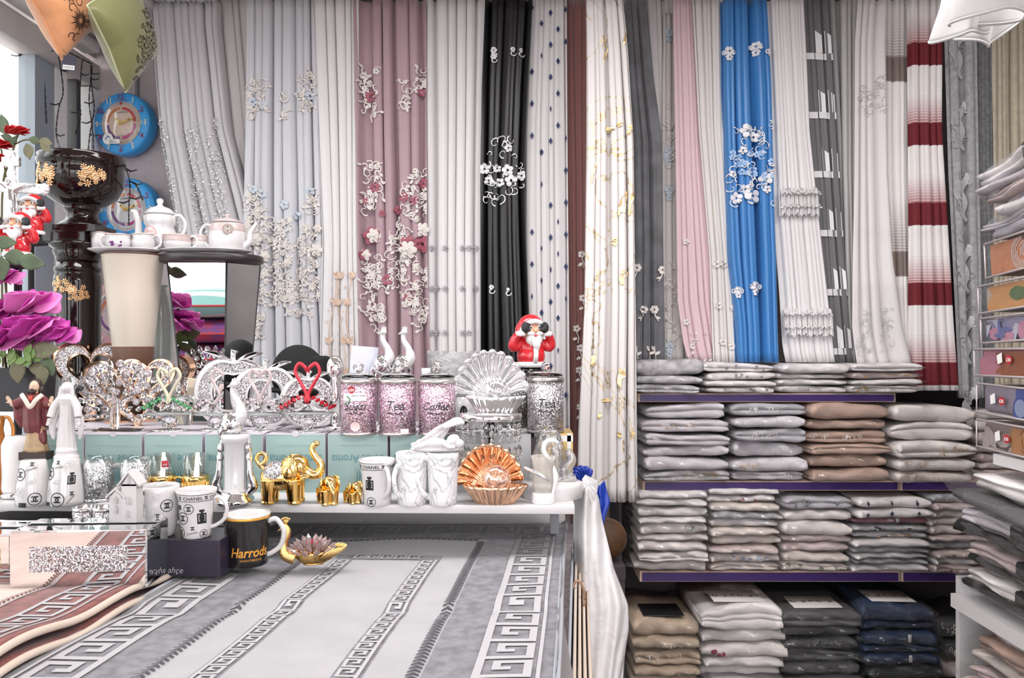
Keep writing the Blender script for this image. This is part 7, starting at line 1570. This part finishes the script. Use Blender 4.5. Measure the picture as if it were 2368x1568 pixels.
def art_spray(seed, n, l, w_):
    def f(m, mp, h):
        global H_
        H_ = h; rg = random.Random(seed)
        for i in range(n): pet(m, mp, rg.uniform(.01, .24), rg.uniform(.1, .9)*h, l, rg.uniform(0, 6.28), w_)
    return f
def A(n, c): return M(n, tuple(q*.72 for q in c), .5)
case('terracotta bedding case printed with pale swirls, uppermost of the cases', 545, 630, 2.05, .08, A('terracotta_print', (.34, .13, .09)), [('orange_print', A('orange_print', (.55, .22, .10)), art_petals(7, .06, .10)), ('swirl_print', A('swirl_print', (.62, .42, .36)), art_rose(0))], None)
case('bedding case printed with orange petals and a green leaf', 645, 715, 2.08, .06, A('peach_print', (.62, .46, .36)), [('orange_petals', A('orange_petal_print', (.62, .30, .10)), art_petals(6, .10, .09, .4)), ('green_leaf', A('green_leaf_print', (.10, .16, .06)), art_petals(3, .18, .07, 1.0, .25))], None)
case('bedding case printed with lilac blue spiky petals', 722, 786, 2.07, .05, A('lilac_print', (.36, .32, .46)), [('pale_petals', A('pale_lilac_print', (.56, .54, .66)), art_spray(3, 12, .07, .18)), ('pink_petals', A('pink_print', (.58, .26, .36)), art_spray(5, 6, .045, .35)), ('blue_petals', A('violet_print', (.16, .16, .36)), art_spray(8, 8, .05, .14))], None)
case('crimson bedding case printed with a rust red chrysanthemum and price sticker', 800, 868, 2.10, .02, A('crimson_print', (.34, .07, .10)), [('pink_petals', A('rose_print', (.52, .20, .26)), art_spray(11, 6, .08, .45)), ('rust_petals', A('rust_print', (.34, .10, .04)), art_petals(26, .17, .10, 0, .10))], (.14, .6))
case('lilac grey bedding case printed with blue glossy orbs and price sticker', 886, 960, 2.09, -.01, A('mauve_grey_print', (.34, .29, .35)), [('blue_orb', A('blue_orb_print', (.06, .10, .36)), lambda m, mp, h: [m.disc(x, z*h, r, lambda a, b: mp(a, max(.004, min(h-.006, b)))) for x, z, r in ((.19, .75, .05), (.17, .3, .04), (.25, .3, .03))]), ('pale_orb', A('pale_orb_print', (.30, .36, .55)), lambda m, mp, h: m.disc(.16, .35*h, .022, lambda a, b: mp(a, b)))], (.10, .5))
case('brown bedding case printed with a large orange rose and price sticker, lowest of the cases', 968, 1038, 2.09, .0, A('taupe_print', (.30, .22, .20)), [('pale_leaves', A('pale_taupe_print', (.48, .40, .38)), art_spray(21, 7, .07, .25)), ('orange_rose', A('orange_rose_print', (.50, .23, .09)), art_petals(12, .20, .085, 0, .32)), ('rose_swirl', A('rose_swirl_print', (.30, .09, .03)), lambda m, mp, h: [m.stroke([(.20+r*cos(t*.4+r*90), h*.5+r*.8*sin(t*.4+r*90)) for t in range(14)], .003, lambda a, b: mp(a, max(.004, min(h-.006, b)))) for r in (.012, .022, .032, .042)])], (.12, .5))
def bag(label, y, D_far, thick, c, pitch, group, X=XR, ln=.5, seed=0, side=.36, stripe=None, yaw=0.0, Z=None):
    z = Z if Z is not None else CZ-(y-784)*(X*F/(2290-1184))/F
    t = thing('wrapped_bag', label, 'wrapped pack', (X+side/2, D_far-ln/2, z), group, rz=-PI/2+yaw); t.rotation_euler.y = -pitch*.7
    cl, wr, fr = package(ln, side, thick*.85, 1+seed % 2, 900+seed*7, .5, .86); cl.build('folded_cloth', pk_mat(c), t); wr.build('clear_wrapper', FILM2, t, recalc=False)
    m = MB()
    m.grid(lambda u, v: (-ln/2-.012+(.05+.02*sin(9*v+seed))*-u, lerp(-side/2, side/2, v)-.02+.01*sin(5*v+seed*2)*u, thick*.5+.02*sin(6*v+seed)*u), 4, 12); m.build('film_flap', FILM2, t, recalc=False)
    if stripe:
        m = MB(); m.rbox(.02, -side/2+.05, thick*.5, ln*.35, .12, thick*.95, .004, 1); m.build('dark_band', pk_mat(stripe), t)
GU, GM, GL = 'bags on top of the bedding cases', 'bags on the white side shelf', 'bags under the white side shelf'
for i, (y, df, th, c, p, st, lab) in enumerate(((534, 2.02, .040, 'greyl', .16, 'dgrey', 'dark banded clear bag directly on the uppermost bedding case'), (505, 2.06, .026, 'lilac', .20, None, 'lilac bag with a pointed film corner in the top right stack'), (478, 2.00, .038, 'white', .20, 'dgrey', 'white bag showing a dark rolled edge in the top right stack'), (438, 2.04, .025, 'rosy', .22, None, 'pinkish bag, third below the top of the top right stack'), (412, 2.08, .024, 'lilac', .24, None, 'pale mauve bag, second below the top of the top right stack'), (388, 2.08, .045, 'white', .27, 'dgrey', 'white bag on top of the top right stack'))): bag(lab, y, df, th, c, p, GU, seed=i, stripe=st)
z = .780
for i, (df, th, c, p, st, X, lab) in enumerate(((2.14, .032, 'black', -.04, None, XR+.0, 'black bag lying lowest on the white side shelf'), (2.10, .034, 'white', -.05, 'black', XR-.01, 'white bag with black band, second lowest on the side shelf'), (2.12, .036, 'black', -.06, None, XR, 'black bag, third lowest on the side shelf'), (2.06, .04, 'rosy', -.08, 'black', XR-.03, 'pinkish bag with black end in the middle of the side shelf'), (2.13, .04, 'black', -.09, None, XR-.02, 'black bag in the middle of the side shelf'), (2.05, .045, 'lilac', -.10, 'black', XR-.05, 'lilac bag with crumpled film on the side shelf'), (2.08, .036, 'grey', -.11, None, XR-.06, 'dark grey bag near the top of the side shelf pile'), (2.05, .045, 'white', -.12, 'black', XR-.01, 'white and black bag on top of the side shelf pile'))):
    bag(lab, 0, df, th, c, p, GM, X=X, seed=20+i, stripe=st, Z=z, yaw=.05*sin(i*2)); z += th*1.02
z = .535
for i, (th, c, pr_, lab) in enumerate(((.04, 'cream', None, 'cream bag at the bottom of the pile under the side shelf'), (.035, 'rosy', None, 'pinkish cream bag low in the pile under the side shelf'), (.035, 'cream', None, 'patterned cream bag in the pile under the side shelf'), (.04, 'taupe', None, 'dusty brown bag in the pile under the side shelf'), (.05, 'white', None, 'white bag on top of the pile under the side shelf'))):
    bag(lab, 0, 2.08-.02*(i % 2), th, c, -.03, GL, X=XR-.035+.01*i, seed=40+i, Z=z); z += th*1.02
slab('box_stand', XR-1.42, 1.7-1.42, 1.2-1.72, 2.05-1.72, .115, .515, M('brown_card', (.25, .17, .11), .8), sh)
# white scalloped cloths hanging in at the top right corner
CLW = cloth('white_linen', (.62, .60, .605), .7, transl=.25)
def hang(label, top, hem, wob):
    a = [P(*p) for p in smooth3(top, 24)]; b = [P(*p) for p in smooth3(hem, 24)]
    o = thing('hanging_cloth', label, 'cloth', b[len(b)//2], 'white cloths hanging at the top right'); n = min(len(a), len(b)); L = o.location
    def S(u, v):
        i = min(n-1, int(u*(n-1)+.5)); q = a[i].lerp(b[i], v); return q+Vector((.004*sin(u*14+v*3), .012*sin(u*11+wob)*v, 0))-L
    m = MB(); m.grid(S, n-1, 14); q = m.build('cloth_sheet', CLW, o, recalc=False); so = q.modifiers.new('s', 'SOLIDIFY'); so.thickness = .0015
    m = MB(); m.tube([S(i/(n-1), 1) for i in range(n)], .0028, 8); m.build('rolled_hem', CLW, o)
def smooth3(p, n): return [tuple(q) for q in smooth_path(p, 6)][:6*(len(p)-1)+1]
hang('white hemmed cloth with a pointed corner, leftmost of the three hanging cloths', [(2186, -70, 1.55), (2215, -70, 1.5), (2245, -70, 1.48), (2280, -70, 1.5), (2300, -70, 1.58), (2290, -70, 1.66)], [(2158, 90, 1.56), (2168, 94, 1.53), (2215, 84, 1.49), (2262, 70, 1.48), (2285, 72, 1.53), (2270, 64, 1.62)], 0)
hang('white hemmed cloth rolled into an open loop, frontmost of the hanging cloths', [(2205, -70, 1.44), (2215, -70, 1.4), (2270, -70, 1.36), (2340, -70, 1.35), (2400, -70, 1.38), (2410, -70, 1.44), (2340, -70, 1.5), (2240, -70, 1.5)], [(2204, 54, 1.45), (2216, 46, 1.40), (2268, 34, 1.37), (2330, 20, 1.36), (2385, 22, 1.39), (2366, 42, 1.45), (2300, 60, 1.5), (2232, 64, 1.5)], 1)
hang('white hemmed cloth hanging lowest, behind the looped cloth', [(2220, -70, 1.64), (2250, -70, 1.6), (2290, -70, 1.58), (2330, -70, 1.6), (2370, -70, 1.64), (2400, -70, 1.7)], [(2213, 86, 1.66), (2246, 96, 1.61), (2284, 106, 1.6), (2304, 92, 1.61), (2330, 66, 1.64), (2372, 40, 1.7)], 2)
# white plastic sheet and blue bag at the right end of the counter
PLW = M('white_plastic', (.82, .80, .81), .38, bump=(8, .6, .03), transl=.05); BLUEC = M('royal_blue_plastic', (.01, .04, .36), .35, bump=(20, .5, .02))
def sheet(name, label, cat, rows, mat, D, bulge, seed, part):
    o = thing(name, label, cat, P((rows[0][1]+rows[0][2])/2, rows[-1][0], D)); L = o.location
    def S(u, v):
        y = lerp(rows[0][0], rows[-1][0], v); xl, xr = interp(rows, y); q = P(lerp(xl, xr, u), y, D+.04*u)
        return q+Vector((0, -bulge*sin(PI*u)+.010*sin(9*u+5*v+seed)+.008*sin(21*u*(.5+v)+seed), .004*sin(17*u+seed)))-L
    m = MB(); m.grid(S, 40, 50); q = m.build(part, mat, o, recalc=False); so = q.modifiers.new('s', 'SOLIDIFY'); so.thickness = .001
    return o, S
sheet('plastic_sheet', 'white plastic bag sheet hanging off the right end of the shelf', 'plastic bag', [(1118, 1338, 1372), (1150, 1330, 1384), (1200, 1327, 1392), (1310, 1328, 1418), (1395, 1330, 1452), (1450, 1332, 1453), (1568, 1336, 1442), (1680, 1340, 1440)], PLW, 1.99, .05, 1, 'draped_sheet')
g = G('plastic_bag', 'royal blue plastic bag with knotted top beside the marbled curtain', 'plastic bag', 1372, 1215, 2.08); m = g.mb()
m.grid(lambda u, v: (lerp(-22+26*v, 38-26*abs(v-.4)*1.2, u), -16*sin(PI*u)+4*sin(14*u+9*v), 100-120*v+4*sin(7*u)), 20, 24); q = g.b(m, 'blue_film', BLUEC, recalc=False); so = q.modifiers.new('s', 'SOLIDIFY'); so.thickness = .001
m = g.mb()
for i in range(6): a = .3+i*.5; m.tube(smooth_path([(-26, 0, 104), (-26+16*cos(a), -5, 112+15*sin(a)), (-26+26*cos(a+.5), -3, 114+20*sin(a+.5)), (-26, 2, 106)], 4), [3, 6, 6, 3], 8, .5)
g.b(m, 'knotted_top', BLUEC)
g = G('plastic_knot', 'tied white plastic bag handle tails beside the round white tray', 'plastic bag', 1358, 1165, 1.97); m = g.mb()
for i in range(5): a = -.3+i*.35; m.grid(lambda u, v: (-8+(44*u)*cos(a)*.7+8*(v-.5), -8*sin(PI*u)+3*sin(9*v+i), 62-58*u*sin(.6+a*.5)+ (v-.5)*22*(.5+u)), 8, 6)
g.b(m, 'film_tails', PLW, recalc=False)
g = G('bronze_cushion', 'dim bronze brown cushion low in the gap beside the shelving', 'cushion', 1404, 1286, 2.62); m = g.mb(); m.ell((0, 0, 40), (44, 40, 46), 24, 16); g.b(m, 'cover', M('bronze_cloth', (.10, .042, .012), .7, var=(12, .6))); m = g.mb(); m.tube([(44*cos(a), 0, 40+46*sin(a)) for a in [i*PI/16 for i in range(33)]], 2, 6); g.b(m, 'piping', M('bronze_piping', (.10, .05, .03), .6))
t = thing('box_pile', 'dark carton in the gap beneath the bronze cushion', 'box', (P(1404, 1286, 2.62).x, 2.62, 0)); zz = P(1404, 1286, 2.62).z-.02; slab('carton_body', -.05, .05, -.06, .06, 0, zz, SHADE, t); slab('lid', -.052, .052, -.062, .062, zz-.04, zz+.002, SHADE, t)
g = G('bamboo_ring', 'thin brown bamboo ring leaning at the right side of the rugs', 'ring', 1336, 1432, 1.80); m = g.mb(); m.tube([(16*cos(a), 0, 44+44*sin(a)) for a in [i*PI/20 for i in range(41)]], 3, 8); g.b(m, 'ring', M('bamboo', (.36, .22, .14), .5)); m = g.mb(); m.tube([(0, -1, -2), (0, -1, 4)], 3.6, 8); g.b(m, 'binding', M('bamboo_dark', (.2, .11, .07), .5))

# riser under the candle holders; cushions piled by the window, seen in the mirrored table
t = thing('riser_box', 'low dark riser under the silver tray and glitter candle holders', 'riser', (P(150, 1222, 1.86).x, 1.86, .90)); slab('riser_body', -.17, .17, -.11, .11, 0, .105, BLACKM, t); slab('riser_top', -.172, .172, -.112, .112, .105, .118, BLACKM, t)
st = thing('cushion_stand', 'low dark stand by the window carrying a pile of cushions', 'stand', (-1.42, .85, 0)); slab('stand_body', -.22, .22, -.30, .30, 0, 1.03, BLACKM, st); slab('stand_top', -.23, .23, -.31, .31, 1.03, 1.05, LAM, st)
AQ = stripes('aqua_stripes', [(0, (.25, .48, .46)), (.5, (.25, .48, .46)), (.52, (.75, .68, .62)), (.98, (.75, .68, .62))], .12, axis=1)
z = 1.052
for lab, h, m in (('navy cushion lowest in the pile by the window', .12, M('navy_cover', (.02, .03, .10), .7)), ('crimson patterned cushion low in the pile by the window', .12, M('crimson_cover', (.38, .03, .05), .7, var=(18, .7), var2=(.08, .06, .25))), ('crimson patterned cushion under the striped one', .12, M('crimson_cover')), ('aqua and cream striped cushion on top of the pile by the window', .14, AQ)):
    t = thing('cushion', lab, 'cushion', (-1.42, .85, z), 'cushions piled by the window'); mb = MB()
    for sg in (-1, 1): mb.grid(lambda u, v: ((u-.5)*.42*(1-.08*abs(2*v-1)), (v-.5)*.58*(1-.08*abs(2*u-1)), h/2+sg*h*.5*max(0, (1-abs(2*u-1)**3)*(1-abs(2*v-1)**3))**.5), 16, 16)
    mb.build('cover', m, t); mb = MB(); mb.tube([((u-.5)*.42*(1-.08*abs(2*v-1)), (v-.5)*.58*(1-.08*abs(2*u-1)), h/2) for u, v in [(i/10, 0) for i in range(10)]+[(1, i/10) for i in range(10)]+[(1-i/10, 1) for i in range(10)]+[(0, 1-i/10) for i in range(11)]], .005, 6); mb.build('piping', M('red_piping', (.5, .05, .05), .6), t); z += h*.97

t = thing('hanging_rail', 'thin steel rail above the white hanging cloths at the top right', 'rail', (1.30, 1.52, 2.15)); m = MB(); m.at(-.48, 0, 0, ry=PI/2).lathe([(.008, 0), (.008, .88)], 10); m.build('rod', STEEL, t); m = MB(); m.at(-.3, 0, 0).lathe([(.005, 0), (.005, .63)], 8); m.at(.3, 0, 0).lathe([(.005, 0), (.005, .63)], 8); m.build('hanger_wire', STEEL, t)
